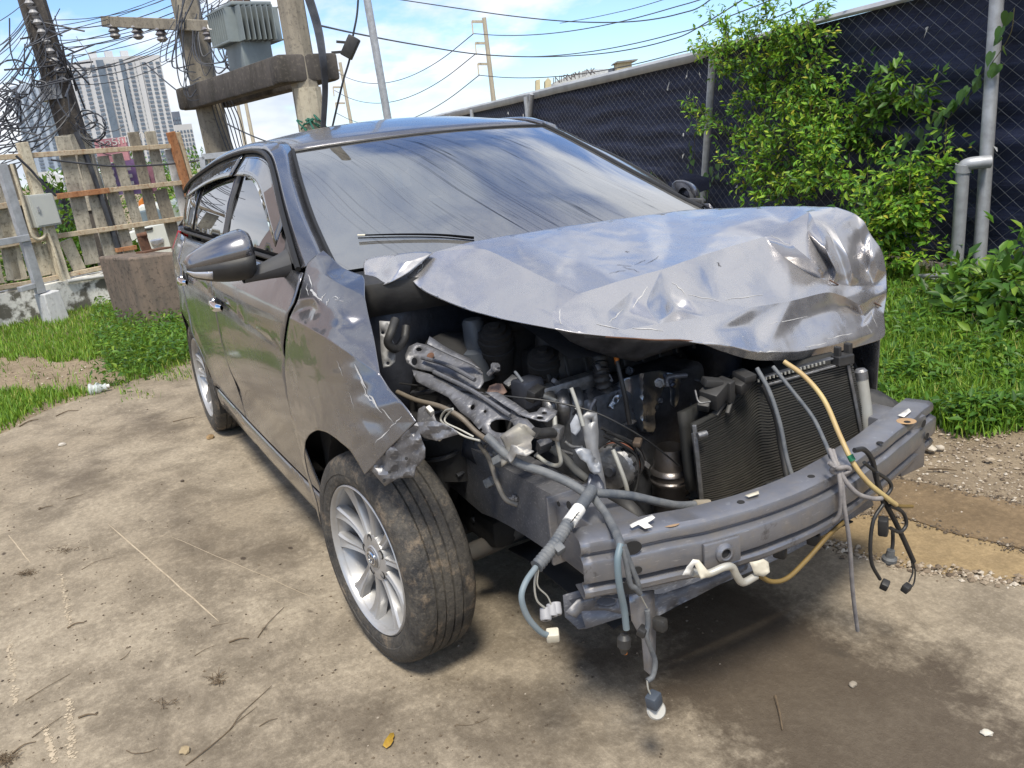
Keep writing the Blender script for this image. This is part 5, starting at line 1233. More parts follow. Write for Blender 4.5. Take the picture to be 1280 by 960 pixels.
for pts in ([(755, 545), (775, 555), (795, 570), (797, 600), (790, 625)], [(757, 540), (780, 548), (800, 560), (808, 575)], [(752, 535), (770, 545), (790, 556), (796, 568)]):
    tubepart('black_wire', [at(a, b, x=2.98) for a, b in pts], .0042, 'cable_black')
boxpart('red_plug', at(797, 553, x=2.99), (.02, .03, .014), 'brake', rotm(10, 0, 40), ch=.003)
# brackets in front of the engine
plate('support_bracket', [(727, 522), (735, 515), (747, 517), (749, 540), (748, 560), (754, 590), (760, 624), (754, 625), (748, 605), (741, 580), (733, 560), (730, 545)], (at(742, 570, x=3.04), Vector((.9, -.35, .15))), .003, simple('pale galvanised strip', (.32, .32, .32), (.20, .20, .21), .45, .5, 20), car, [(739.5, 527, 2, 2)], step=.018, warp=(.010, 9))
tubepart('prop_rod', [at(714, 485, x=3.02), at(721, 505, x=3.03), at(729, 532, x=3.04)], .0048, 'tank')
plate('crushed_bracket', [(718, 561), (728, 559), (738, 562), (742, 570), (752, 580), (751, 590), (743, 593), (737, 588), (733, 578), (725, 573)], (at(735, 575, x=3.08), Vector((.8, -.5, .3))), .002, simple('crushed grey tin', (.33, .34, .36), (.20, .21, .23), .4, .5, 25), car, [(745.5, 576, 2.6, 3)], step=.010, warp=(.020, 20), seed=3)
plate('crushed_bracket', [(737, 592), (748, 594), (755, 605), (757, 622), (738, 620), (734, 605)], (at(745, 607, x=3.09), Vector((.8, -.5, .2))), .002, MT['bay'], car, step=.010, warp=(.02, 20), seed=6)
plate('foam_scrap', [(713, 530), (720, 518), (727, 523), (726, 537), (720, 545), (714, 540)], (at(720, 531, x=3.03), Vector((.9, -.4, .2))), .004, simple('pale scrap', (.36, .38, .42), None, .6), car, step=.012, warp=(.006, 15))
boxpart('pipe_block', at(697, 541, x=3.0), (.024, .028, .034), 'alu', rotm(0, 10, 30), ch=.003)
m_ = MB(); m_.tube([at(668, 541, x=3.02), at(676, 542, x=3.015), at(684, 541, x=3.01), at(692, 541, x=3.0)], .013, 12, 3); m_.build('hose_collar', MT['black_plastic'], car, True, 60)
tubepart('refrigerant_pipe', [at(693, 520, x=2.98), at(694, 535, x=2.99)], .006, 'tank'); tubepart('refrigerant_pipe', [at(696, 550, x=3.0), at(699, 565, x=3.0), at(701, 578, x=3.0), at(695, 582, x=2.98), at(683, 578, x=2.95), at(672, 570, x=2.92)], .0052, 'tank')
tubepart('rubber_hose', [at(690, 560, x=2.92), at(708, 575, x=2.95), at(722, 590, x=2.97), at(732, 598, x=2.98)], .011, simple('grey rubber hose', (.11, .11, .105), None, .6)); tubepart('rubber_hose', [at(706, 552, x=2.95), at(715, 558, x=2.96), at(728, 559, x=2.97)], .005, 'alu')
tubepart('lower_hose', [at(770, 625, x=3.05), at(785, 635, x=3.10), at(800, 652, x=3.13)], .021, 'black_plastic'); tubepart('lower_hose', [at(648, 600, x=2.8), at(700, 600, x=2.85), at(760, 615, x=2.9)], .018, 'black_plastic')
# exhaust: crumpled heat shield over the manifold, catalyst below
SH = [(757, 498), (765, 482), (780, 473), (800, 467), (825, 463), (845, 468), (858, 480), (860, 500), (856, 525), (851, 544), (843, 552), (834, 553), (826, 546), (812, 541), (800, 540), (792, 528), (788, 508), (776, 512), (762, 512)]
def shp(a, b):
    u_ = (a-815)/50; return at(a, b, x=2.86-.055*u_*u_+.035*math.exp(-((a-803)/9)**2)-.02*math.exp(-((a-830)/8)**2)-.0004*(b-505)+.012*noise.noise(Vector((a/14, b/17, 2))))
v, f = panel2d(SH, shp, 5, [[(826+3*math.cos(t), 512+9*math.sin(t)) for t in np.linspace(0, 6.28, 12)[:-1]], [(832+4*math.cos(t), 536+2.5*math.sin(t)) for t in np.linspace(0, 6.28, 10)[:-1]]])
mb = MB(); mb.add(v, orient(v, f, CAM)); hsh = mb.build('heat_shield', MT['heat_shield'], car, True, 40, solid=.0015)
q = shp(836, 546)+Vector((.004, 0, 0)); m_ = MB(); m_.lathe([(0, .006), (.006, .006), (.010, .002), (.012, 0)], q, (1, -.4, .3), 14); m_.build('shield_bolt', MT['alu'], hsh, True)
plate('shield_strap', [(768, 512), (778, 494), (772, 490), (760, 508)], (at(770, 502, x=2.87), Vector((.9, -.3, .3))), .0015, MT['heat_shield'], car, [(770, 500, 2.4, 2.4)], step=.01)
cb_ = at(838, 605, x=2.93)
m_ = MB(); m_.lathe([(.036, .110), (.040, .085), (.044, .070), (.044, .052), (.050, .048), (.054, .040), (.050, .034), (.050, .022), (.054, .018), (.054, .010), (.049, .004), (.049, -.075), (.040, -.10), (.026, -.12)], cb_, (.05, .0, 1), 36); cat_ = m_.build('catalytic_converter', MT['catalyst'], car, True, 40)
for k in range(3):
    m_ = MB(); m_.box(cb_+Vector((.040, .024, -.005-.022*k)), (.012, .022, .006), rotm(0, 0, 40)); m_.build('shield_slot', MT['void'], cat_)
tubepart('dipstick', [at(771, 450, x=2.90), at(775, 468, x=2.91), at(781, 495, x=2.92), at(787, 530, x=2.92)], .0062, 'cable_black'); tubepart('dipstick_handle', [at(770, 446, x=2.90), at(772, 455, x=2.90)], .0065, 'orange')
# small crushed clutter between engine and radiator
_r = random.Random(99); _cm = ['alu', 'steel', 'dark_metal', 'black_plastic', 'bay', 'rubber_hose', 'cable_black', 'steel']
for k in range(80):
    a, b = _r.uniform(610, 866), _r.uniform(455, 632); xx = _r.uniform(2.70, 2.93); q = at(a, b, x=xx); ty = _r.random(); mt = MT[_r.choice(_cm)]; m_ = MB()
    if ty < .34:
        d_ = Vector((_r.gauss(0, 1), _r.gauss(0, 1), _r.gauss(0, 1))).normalized()*_r.uniform(.03, .10); m_.tube([q, q+d_*.4+Vector((0, 0, _r.gauss(0, .02))), q+d_+Vector((_r.gauss(0, .02), _r.gauss(0, .02), -.02))], _r.uniform(.0025, .008), 7, 5); m_.build('hose_piece', mt, car, True, 60)
    elif ty < .62:
        m_.box(q, (_r.uniform(.008, .03), _r.uniform(.012, .05), _r.uniform(.008, .045)), rotm(_r.uniform(-40, 40), _r.uniform(-40, 40), _r.uniform(-40, 40)), ch=.003); m_.build('bracket_piece', mt, car, True, 30)
    else:
        rr_ = _r.uniform(.006, .014); m_.lathe([(0, .010), (rr_*.55, .010), (rr_*.6, .004), (rr_, .003), (rr_, -.004), (rr_*.5, -.006), (rr_*.5, -.03)], q, (_r.uniform(.3, 1), _r.gauss(0, .5), _r.gauss(.3, .4)), 6); m_.build('bolt', mt, car, True, 30)
for k in range(9):
    y0 = -.32+.06*k; m_ = MB(); m_.box((2.745+.002*k, y0, .765), (.02, .012, .07), rotm(0, -14, 4), ch=.003); m_.build('cover_rib', MT['black_plastic'], car)
# suspension behind the wheel
tubepart('lower_arm', [at(590, 690, x=2.52), at(630, 672, x=2.58), at(668, 648, x=2.62), at(700, 640, x=2.6)], .028, simple('dusty black arm', (.06, .06, .06), (.10, .09, .08), .7), n=10); tubepart('tie_rod', [at(590, 650, x=2.5), at(640, 630, x=2.5), at(690, 615, x=2.5)], .010, 'dark_metal')
m_ = MB(); m_.tube([(2.52, -.60, .34), (2.52, -.55, .55), (2.51, -.50, .80)], .030, 14, 3); m_.build('strut', MT['void'], car, True)
m_ = MB(); m_.tube([(2.52+.055*math.cos(a), -.545+.055*math.sin(a)+.06*(.55-(.48+a*.012)), .48+a*.0105) for a in np.linspace(0, 25, 90)], .007, 6, 1); m_.build('coil_spring', MT['dark_metal'], car, True)
m_ = MB(); m_.box((2.45, 0, .28), (.34, .95, .10), ch=.03); m_.build('subframe', MT['void'], car, True, 40)
m_ = MB(); m_.grid([[(x, y, .22+.02*noise.noise(Vector((x*4, y*4, 0)))) for y in np.linspace(-.42, .42, 8)] for x in np.linspace(2.6, 3.12, 6)]); m_.build('undertray', MT['void'], car, True, solid=.004)
# ----- wiring loom
loom = tubepart('wiring_loom', [at(608, 545, x=2.98), at(630, 566, x=3.02), at(650, 580, x=3.05), at(680, 590, x=3.09), at(710, 603, x=3.13), at(733, 617, x=3.17)], .0105, 'rubber_hose', n=10)
tubepart('loom_branch', [at(730, 616, x=3.17), at(760, 617, x=3.18), at(790, 620, x=3.185), at(825, 628, x=3.19), at(850, 632, x=3.19), at(880, 630, x=3.19)], .0100, 'rubber_hose', loom, 10)
tubepart('loom_clip', [at(868, 631, x=3.19), at(886, 630, x=3.19)], .0115, simple('dusty tan clip', (.30, .26, .20), None, .7), loom, 10)
hp = catmull([at(740, 612, x=3.18), at(728, 630, x=3.21), at(712, 652, x=3.24), at(694, 680, x=3.27), at(671, 708, x=3.29)], 26)
m_ = MB(); m_.tube(hp, lambda t: .0135+.0012*math.sin(t*190)*(1 if t > .42 else .2), 12, 1); m_.build('loom_conduit', MT['rubber_hose'], loom, True, 60)
m_ = MB(); m_.tube([at(724, 636, x=3.222), at(711, 654, x=3.245)], .0150, 12, 1); tg_ = m_.build('loom_tag', MT['white_tag'], loom, True, 60)
for k in range(4):
    a0_ = at(722-2.4*k, 641+3.2*k, x=3.240+.006*k); m_ = MB(); m_.box(a0_+Vector((.010, -.006, .004)), (.0012, .010, .0015), rotm(40, 0, -35)); m_.build('tag_print', MT['black_plastic'], tg_)
boxpart('loom_buckle', at(699, 686, x=3.285), (.018, .02, .02), 'rubber_hose', rotm(20, 30, 10), loom, .002)
tubepart('loom_tail', [at(670, 709, x=3.29), at(657, 728, x=3.31), at(652, 748, x=3.32), at(660, 772, x=3.32), at(676, 790, x=3.32), at(686, 794, x=3.32)], .0062, simple('pale blue conduit', (.13, .18, .21), (.20, .23, .25), .5), loom)
boxpart('white_connector', at(691, 794, x=3.32), (.022, .026, .024), 'cream_plastic', rotm(0, 20, -30), loom, .004)
tubepart('thin_wire', [at(671, 712, x=3.29), at(668, 730, x=3.29), at(671, 750, x=3.29), at(681, 760, x=3.29)], .0022, 'tank', loom); tubepart('thin_wire', [at(673, 712, x=3.29), at(672, 732, x=3.29), at(684, 745, x=3.29), at(689, 756, x=3.29)], .0018, 'tank', loom)
for a, b in ((682, 768), (690, 763), (695, 761)):
    m_ = MB(); m_.lathe([(.004, .012), (.0105, .012), (.012, .008), (.011, -.012), (0, -.012)], at(a, b, x=3.29), (.5, -.3, -.6), 14); m_.build('grey_connector', simple('grey connector', (.36, .36, .38), None, .5), loom, True, 40)
tubepart('loom_branch', [at(742, 622, x=3.18), at(757, 642, x=3.23), at(767, 660, x=3.30), at(774, 676, x=3.375), at(777, 690, x=3.395)], .0092, 'rubber_hose', loom, 10)
tubepart('loom_tail', [at(776, 680, x=3.39), at(772, 700, x=3.40), at(774, 730, x=3.40), at(780, 760, x=3.39), at(783, 786, x=3.385)], .0070, simple('blue grey conduit', (.12, .17, .20), (.19, .22, .24), .5), loom, 10)
tubepart('loom_tail', [at(778, 682, x=3.395), at(783, 705, x=3.40), at(788, 730, x=3.40), at(794, 735, x=3.40), at(800, 742, x=3.395)], .0058, 'rubber_hose', loom); tubepart('loom_tail', [at(780, 682, x=3.395), at(788, 705, x=3.40), at(797, 728, x=3.40), at(799, 738, x=3.395)], .0058, 'rubber_hose', loom)
m_ = MB(); m_.lathe([(.0, .016), (.008, .016), (.014, .008), (.014, -.010), (.009, -.016), (.006, -.026), (0, -.026)], at(780, 802, x=3.38), (0, .1, 1), 14); m_.build('black_connector', MT['cable_black'], loom, True, 35)
tubepart('orange_seal', [at(781, 812, x=3.38), at(781, 817, x=3.38)], .0055, 'orange', loom)
tubepart('thin_wire', [at(797, 738, x=3.395), at(803, 749, x=3.385), at(809, 760, x=3.375)], .0014, 'tank', loom)
tubepart('loom_tail', [at(809, 763, x=3.375), at(810, 780, x=3.375), at(808, 795, x=3.375), at(814, 812, x=3.37), at(819, 828, x=3.37), at(816, 845, x=3.37), at(809, 851, x=3.37)], .0058, 'rubber_hose', loom); tubepart('thin_wire', [at(809, 851, x=3.37), at(810, 860, x=3.37), at(813, 868, x=3.37)], .002, 'tank', loom)
boxpart('loom_clip', at(803, 789, x=3.37), (.018, .024, .018), 'black_plastic', rotm(0, 20, 30), loom, .003)
fp = at(816, 877, x=3.37); m_ = MB(); m_.box(fp+Vector((.004, 0, .006)), (.026, .030, .032), rotm(10, 0, 20), ch=.004); m_.build('bulb_plug', simple('blue grey plug', (.06, .075, .10), None, .5), loom, True, 40)
m_ = MB(); m_.lathe([(0, .006), (.018, .006), (.021, .001), (.018, -.002), (0, -.002)], fp+Vector((.002, .006, -.022)), (.75, -.25, .5), 24); m_.build('bulb_flange', simple('pale plug flange', (.42, .41, .38), None, .6), loom, True, 40)
# ----- cables and hoses draped over the beam
tubepart('yellow_hose', [at(980, 452, x=3.16), at(1005, 470, x=3.21), at(1030, 500, x=3.27), at(1050, 545, x=3.34), at(1066, 578, x=3.385), at(1085, 603, x=3.41), at(1108, 622, x=3.42), at(1120, 631, x=3.42)], .0062, 'yellow_hose', n=10); tubepart('yellow_hose', [at(1108, 622, x=3.415), at(1122, 632, x=3.41), at(1140, 633, x=3.40)], .0050, 'brown_hose')
tubepart('green_band', [at(1062, 569, x=3.380), at(1066, 576, x=3.388)], .0075, 'green_tape')
tubepart('grey_cable', [at(946, 460, x=3.13), at(962, 490, x=3.17), at(975, 530, x=3.20), at(983, 570, x=3.22), at(991, 597, x=3.24)], .0055, 'rubber_hose'); tubepart('grey_cable', [at(955, 482, x=3.10), at(970, 520, x=3.12), at(977, 560, x=3.13), at(984, 597, x=3.16)], .0085, 'black_plastic'); tubepart('grey_cable', [at(966, 458, x=3.15), at(990, 488, x=3.20), at(1015, 520, x=3.25), at(1030, 550, x=3.31), at(1039, 572, x=3.36)], .0050, 'rubber_hose')
tubepart('rope_strand', [at(1037, 562, x=3.36), at(1044, 580, x=3.395), at(1052, 600, x=3.41), at(1055, 630, x=3.415), at(1062, 680, x=3.41), at(1066, 740, x=3.39), at(1072, 788, x=3.37)], .0052, 'rope'); tubepart('rope_strand', [at(1041, 563, x=3.36), at(1047, 585, x=3.40), at(1051, 610, x=3.413), at(1050, 640, x=3.405), at(1042, 652, x=3.39), at(1030, 657, x=3.36)], .0055, 'rope')
tubepart('rope_strand', [at(1046, 578, x=3.395), at(1056, 600, x=3.415), at(1072, 617, x=3.425), at(1090, 623, x=3.425), at(1102, 623, x=3.425)], .0055, 'rope')
tubepart('rope_knot', [at(1036, 578, x=3.40), at(1046, 585, x=3.41), at(1058, 584, x=3.41), at(1062, 588, x=3.41), at(1052, 592, x=3.405), at(1040, 589, x=3.40), at(1043, 582, x=3.41)], .0055, 'rope')
kl = [[(1068, 563), (1080, 562), (1090, 575), (1096, 600), (1105, 625), (1118, 650), (1130, 675), (1142, 702)], [(1080, 578), (1095, 590), (1110, 600), (1114, 610), (1106, 620), (1098, 612)], [(1096, 590), (1098, 610), (1104, 630)], [(1104, 630), (1092, 650), (1088, 680), (1090, 705), (1100, 724)], [(1112, 632), (1128, 640), (1133, 655), (1125, 665), (1113, 660)]]
for i, k in enumerate(kl): tubepart('black_wiring', [at(a, b, x=3.40+.004*i) for a, b in k], .0062 if i == 0 else .0045, 'cable_black')
tubepart('black_wiring', [at(1141, 700, x=3.40), at(1144, 715, x=3.40), at(1142, 730, x=3.40), at(1136, 736, x=3.40)], .002, 'cable_black'); tubepart('black_wiring', [at(1139, 700, x=3.40), at(1141, 715, x=3.40), at(1136, 728, x=3.40)], .002, 'cable_black')
boxpart('black_connector', at(1104, 658, x=3.41), (.022, .024, .046), 'black_plastic', rotm(10, 0, 30), ch=.004); tubepart('black_wiring', [at(1116, 662, x=3.40), at(1116, 680, x=3.40), at(1114, 690, x=3.40)], .0045, 'cable_black')
q = at(1112, 697, x=3.40); m_ = MB(); m_.lathe([(0, .022), (.009, .022), (.011, .004), (.018, .0), (.018, -.008), (.010, -.010), (.006, -.02), (0, -.02)], q, (.15, 0, 1), 16); m_.build('lamp_holder', simple('grey black lamp holder', (.05, .055, .06), (.14, .14, .14), .5, 0, 60), car, True, 35)
boxpart('olive_connector', at(1106, 731, x=3.40), (.018, .022, .022), 'black_plastic', rotm(20, 20, 30), ch=.003); boxpart('black_connector', at(1133, 735, x=3.40), (.018, .024, .020), 'black_plastic', rotm(0, 20, 10), ch=.003)
# bits under the beam
tubepart('cooler_pipe', [at(866, 716, x=3.40), at(885, 717, x=3.41), at(905, 709, x=3.42), at(915, 709, x=3.42), at(921, 720, x=3.42), at(929, 728, x=3.42), at(945, 720, x=3.42)], .0085, simple('pale aluminium pipe', (.55, .53, .47), None, .4, .4), n=10)
plate('paper_tape', [(853, 719), (866, 699), (874, 702), (888, 718), (878, 722), (868, 706), (864, 720)], (at(870, 710, x=3.425), Vector((1, -.3, .2))), .0015, MT['white_tag'], car, step=.01, warp=(.012, 20)); plate('paper_tape', [(866, 699), (874, 700), (889, 719), (876, 724)], (at(876, 712, x=3.432), Vector((1, -.5, .4))), .0015, MT['cream_plastic'], car, step=.01, warp=(.01, 22))
plate('paper_tape', [(937, 703), (955, 699), (962, 703), (962, 715), (955, 721), (944, 719)], (at(950, 710, x=3.43), Vector((1, -.3, .3))), .003, MT['cream_plastic'], car, step=.01, warp=(.010, 24))
plate('paper_tape', [(787, 657), (815, 643), (819, 647), (809, 653), (816, 657), (806, 660), (798, 656), (790, 660)], (at(803, 652, z=.585), Vector((.1, -.1, 1))), .0015, MT['white_tag'], car, step=.012, warp=(.006, 22)); plate('paper_tape', [(1122, 519), (1136, 510), (1139, 514), (1130, 521)], (at(1130, 516, z=.575), Vector((0, 0, 1))), .0015, MT['white_tag'], car, step=.012); plate('paper_tape', [(931, 619), (948, 613), (949, 617), (936, 621)], (at(940, 617, z=.578), Vector((0, 0, 1))), .0015, MT['cream_plastic'], car, step=.012)
tubepart('drain_hose', [at(948, 719, x=3.40), at(965, 727, x=3.40), at(985, 722, x=3.40), at(1010, 698, x=3.39), at(1035, 670, x=3.38), at(1055, 652, x=3.37)], .0055, 'brown_hose')
for a, b in ((975, 690), (1017, 674), (825, 780)): boxpart('rubber_stop', at(a, b, x=3.33), (.03, .022, .03), 'black_plastic', rotm(0, 0, 20), ch=.006)
# ------------------------------------------------------------------ foliage helpers
def leaf_mat(name, stops, trans=.35, rough=.45):
    m = NT(name); rnd = m.new('ShaderNodeNewGeometry').outputs['Random Per Island']
    col = m.ramp(rnd, stops); p = m.new('ShaderNodeBsdfPrincipled'); m.set(p.inputs['Base Color'], col); p.inputs['Roughness'].default_value = rough; p.inputs['Specular IOR Level'].default_value = .4
    t = m.new('ShaderNodeBsdfTranslucent'); m.set(t.inputs[0], m.mix(.5, col, (.25, .35, .03))); x = m.new('ShaderNodeMixShader'); x.inputs[0].default_value = trans
    m.t.links.new(p.outputs[0], x.inputs[1]); m.t.links.new(t.outputs[0], x.inputs[2]); m.shader(x.outputs[0]); return m.mat
MT['leaf_yellow'] = leaf_mat('yellow green leaves', [(0, (.025, .090, .014)), (.25, (.070, .195, .022)), (.55, (.15, .34, .030)), (.82, (.27, .45, .04)), (.95, (.40, .50, .05)), (1, (.50, .42, .05))])
MT['leaf_green'] = leaf_mat('mid green leaves', [(0, (.028, .085, .014)), (.5, (.065, .165, .020)), (.85, (.12, .25, .026)), (1, (.22, .33, .035))])
MT['leaf_vine'] = leaf_mat('soft green vine leaves', [(0, (.050, .120, .028)), (1, (.10, .19, .045))])
MT['grass'] = leaf_mat('grass blades', [(0, (.060, .14, .014)), (.5, (.13, .27, .022)), (.85, (.22, .37, .032)), (1, (.36, .36, .09))], .3, .55)
MT['stem'] = simple('green brown stem', (.08, .09, .03), (.06, .04, .02), .7)
def leaves_mesh(name, P, D, Nn, size, mat, parent=None, ratio=.42, fold=.18, droop=.2, seed=0):
    """P base points, D directions, Nn up vectors (numpy arrays); one pointed folded leaf each"""
    P = np.asarray(P, float); D = np.asarray(D, float); Nn = np.asarray(Nn, float); n = len(P)
    D /= np.linalg.norm(D, axis=1)[:, None]+1e-9; S = np.cross(D, Nn); S /= np.linalg.norm(S, axis=1)[:, None]+1e-9; U = np.cross(S, D)
    L = np.asarray(size, float)[:, None]*np.ones((n, 1)); w = L*ratio
    a = P; m1 = P+D*L*.45-U*w*fold; tip = P+D*L-U*L*droop; l1 = P+D*L*.35+S*w*.5+U*w*fold*.6; r1 = P+D*L*.35-S*w*.5+U*w*fold*.6; l2 = P+D*L*.72+S*w*.33-U*L*droop*.3; r2 = P+D*L*.72-S*w*.33-U*L*droop*.3
    V = np.stack([a, l1, m1, r1, l2, tip, r2], 1).reshape(-1, 3); k = np.arange(n)[:, None]*7
    T = np.concatenate([k+np.array([[0, 2, 1]]), k+np.array([[0, 3, 2]]), k+np.array([[1, 2, 4]]), k+np.array([[2, 3, 6]]), k+np.array([[2, 5, 4]]), k+np.array([[2, 6, 5]])])
    return tri_mesh(name, V, T, mat, parent)
def tri_mesh(name, V, T, mat, parent=None):
    me = bpy.data.meshes.new(name); me.vertices.add(len(V)); me.vertices.foreach_set('co', np.asarray(V, np.float32).ravel())
    me.loops.add(len(T)*3); me.loops.foreach_set('vertex_index', np.asarray(T, np.int32).ravel()); me.polygons.add(len(T))
    me.polygons.foreach_set('loop_start', np.arange(0, len(T)*3, 3, dtype=np.int32)); me.polygons.foreach_set('loop_total', np.full(len(T), 3, np.int32))
    me.update(calc_edges=True); me.materials.append(mat); o = bpy.data.objects.new(name, me); COL.objects.link(o)
    if parent is not None: o.parent = parent; o.matrix_parent_inverse = inv_world(parent)
    return o
def blades(name, pts, hmin, hmax, width, mat, seed=0, bend=.5):
    rs = np.random.RandomState(seed); n = len(pts); P = np.array([(p[0], p[1], p[2]) for p in pts], float)
    h = (hmin+(hmax-hmin)*rs.rand(n)**1.6)[:, None]; a = rs.rand(n)*6.283; d = np.stack([np.cos(a), np.sin(a), np.zeros(n)], 1); s = np.stack([-np.sin(a), np.cos(a), np.zeros(n)], 1)
    b = (rs.rand(n)*bend)[:, None]; w = width*(.6+.8*rs.rand(n))[:, None]; z = np.array([[0, 0, 1.0]])
    m = P+z*h*.55+d*h*b*.35; t = P+z*h*(1-.25*b)+d*h*b
    V = np.stack([P-s*w, P+s*w, m+s*w*.7, m-s*w*.7, t], 1).reshape(-1, 3); k = np.arange(n)[:, None]*5
    T = np.concatenate([k+np.array([[0, 1, 2]]), k+np.array([[0, 2, 3]]), k+np.array([[3, 2, 4]])]); return tri_mesh(name, V, T, mat)
# ------------------------------------------------------------------ screened chain-link fence
FA, FB, FC = Vector((.85, 4.62, 0)), Vector((-3.75, 5.93, 0)), Vector((-11.2, 7.50, 0)); FH = 2.08
dAB = (FB-FA).normalized(); F0 = FA-dAB*6.5; FD_ = FC+(FC-FB).normalized()*12
fpath = [F0, FA, FB, FC, FD_]
def fence_at(s):          # point along the fence line, s in metres from F0
    for a, b in zip(fpath, fpath[1:]):
        L = (b-a).length
        if s <= L: return a.lerp(b, s/L), (b-a).normalized()
        s -= L
    return fpath[-1].copy(), (fpath[-1]-fpath[-2]).normalized()
FLEN = sum((b-a).length for a, b in zip(fpath, fpath[1:]))
nF = Vector((dAB.y, -dAB.x, 0)); nF = nF if nF.dot(CAM-FA) > 0 else -nF
fplane = (FA, nF)
def fpt(px, py, off=0.0): return at(px, py, plane=(FA+nF*off, nF))
fence = empty('screened_fence', FA); tag(fence, 'tall chain-link fence lined with dark blue shade cloth behind the car', 'fence')
def _cloth():
    m = NT('dark blue shade cloth'); co = m.pos()
    w = m.noise(m.mapping(co, (.8, .8, 9)), 2.0, 6, .6); fib = m.noise(m.mapping(co, (55, 55, 9)), 4, 4, .7); big = m.noise(co, 1.3, 5, .6)
    col = m.mix(m.ramp(w, [(.3, 0.0), (.7, 1.0)]), (.011, .014, .034), (.030, .038, .080)); col = m.mix(m.ramp(fib, [(.58, 0.0), (.74, .6)]), col, (.13, .15, .20)); col = m.mix(m.ramp(big, [(.55, 0.0), (.8, .35)]), col, (.05, .06, .10))
    m.bsdf(col, .75, 0, m.bump(m.math('ADD', w, m.math('MULTIPLY', fib, .3)), .7, .02), .3); return m.mat
MT['cloth'] = _cloth()
MT['galv'] = simple('weathered galvanised pipe', (.44, .46, .49), (.30, .31, .33), .45, .35, 14, .001)
MT['wire'] = simple('dull fence wire', (.26, .28, .31), (.16, .17, .20), .5, .4, 10)
rows = []; ns = 220
for k in range(36):
    z = .03+(FH-.05)*k/35; row = []
    for i in range(ns+1):
        p, t = fence_at(FLEN*i/ns); nn = Vector((t.y, -t.x, 0)); nn = nn if nn.dot(CAM-p) > 0 else -nn
        q = p-nn*(.075+.022*math.sin(z*23+p.x*.9+3*noise.noise(Vector((p.x*.6, 0, 3))))+.045*noise.noise(Vector((p.x*1.1, z*6.5, 0)))+.02*noise.noise(Vector((p.x*3.3, z*11, 5)))); row.append((q.x, q.y, z))
    rows.append(row)
mb = MB(); mb.grid(rows); mb.build('shade_cloth', MT['cloth'], fence, True, 80)
# woven wire, too fine to pick apart
mb = MB(); s = 0.0; step = .155; run = 3.1
while s < FLEN-.2:
    for sg in (-1, 1):
        V = []; m_ = 8
        pts_ = []
        for k in range(m_+1):
            ss = s+sg*run*k/m_; 
            if not (0 <= ss <= FLEN): break
            p, t = fence_at(ss); nn = Vector((t.y, -t.x, 0)); nn = nn if nn.dot(CAM-p) > 0 else -nn; pts_.append(p+nn*(.012+.004*sg)+Vector((0, 0, .02+(FH-.04)*k/m_)))
        if len(pts_) > 1: mb.tube(pts_, .0015, 3, 1, False)
    s += step
mb.build('chain_link', MT['wire'], fence)['kind'] = 'stuff'
# grey flashing along the top
rr = []
for i in range(61):
    p, t = fence_at(FLEN*i/60); nn = Vector((t.y, -t.x, 0)); nn = nn if nn.dot(CAM-p) > 0 else -nn; w_ = .010*noise.noise(Vector((i*.7, 0, 0)))
    wd = interp(p.x, [(-22, .16), (-4, .10), (-2, .035), (6, .03)])
    rr.append([p+nn*.035+Vector((0, 0, FH-wd+w_)), p+nn*.045+Vector((0, 0, FH-.01+w_)), p+nn*.02+Vector((0, 0, FH+.022+w_)), p-nn*.12+Vector((0, 0, FH+.045+w_))])
mb = MB(); mb.grid(rr); mb.build('top_flashing', simple('pale grey flashing', (.42, .44, .46), (.30, .31, .33), .55, .1, 3), fence, True, 30, solid=.004)
def post(px0, py0, px1, py1, r, off=.055, parent=None, name='post', plane_=None):
    """a pipe seen through two points of its centre line"""
    pl = plane_ or (FA+nF*off, nF); a = at(px0, py0, plane=pl); b = at(px1, py1, plane=pl); d = (a-b)/(a.z-b.z)
    m_ = MB(); m_.tube([b+d*(-.02-b.z), b+d*(FH-.02-b.z)], r, 14, 1); return m_.build(name, MT['galv'], parent or fence, True, 60)
post(1246, 0, 1224, 330, .046); post(890, 85, 878, 260, .043)
nBC = Vector(((FC-FB).y, -(FC-FB).x, 0)).normalized(); nBC = nBC if nBC.dot(CAM-FB) > 0 else -nBC
post(664, 128, 661, 160, .05, plane_=(FB+nBC*.06, nBC))
for s_ in (17.5, 21.5):
    p, t = fence_at(s_); mb = MB(); mb.tube([p+nBC*.06, p+nBC*.06+Vector((0, 0, FH-.05))], .045, 12, 1); mb.build('post', MT['galv'], fence, True, 60)
for i, (px, py, s_) in enumerate(((1035, 45, .06), (1158, 40, .07), (1120, 115, .05), (1113, 120, .04), (1246, 185, .04), (636, 143, .1), (655, 145, .1), (776, 117, .09), (836, 108, .09), (806, 113, .07), (860, 92, .09), (863, 115, .08), (875, 93, .06), (775, 137, .05), (855, 168, .07), (855, 195, .05), (921, 232, .09), (922, 295, .05), (1075, 200, .05))):
    q = fpt(px, py, .03) if px > 700 else at(px, py, plane=(FB+nBC*.04, nBC)); rr_ = random.Random(i); m_ = MB()
    a = [q+dAB*(rr_.uniform(-.5, .5)*s_)+Vector((0, 0, rr_.uniform(-.7, .7)*s_))+nF*rr_.uniform(0, .02) for _ in range(5)]
    m_.add(a, [(0, 1, 2), (0, 2, 3), (0, 3, 4)]); m_.build('tie_scrap', simple('torn white plastic', (.62, .62, .60), None, .7) if i == 0 else bpy.data.materials['torn white plastic'], fence, solid=.002)
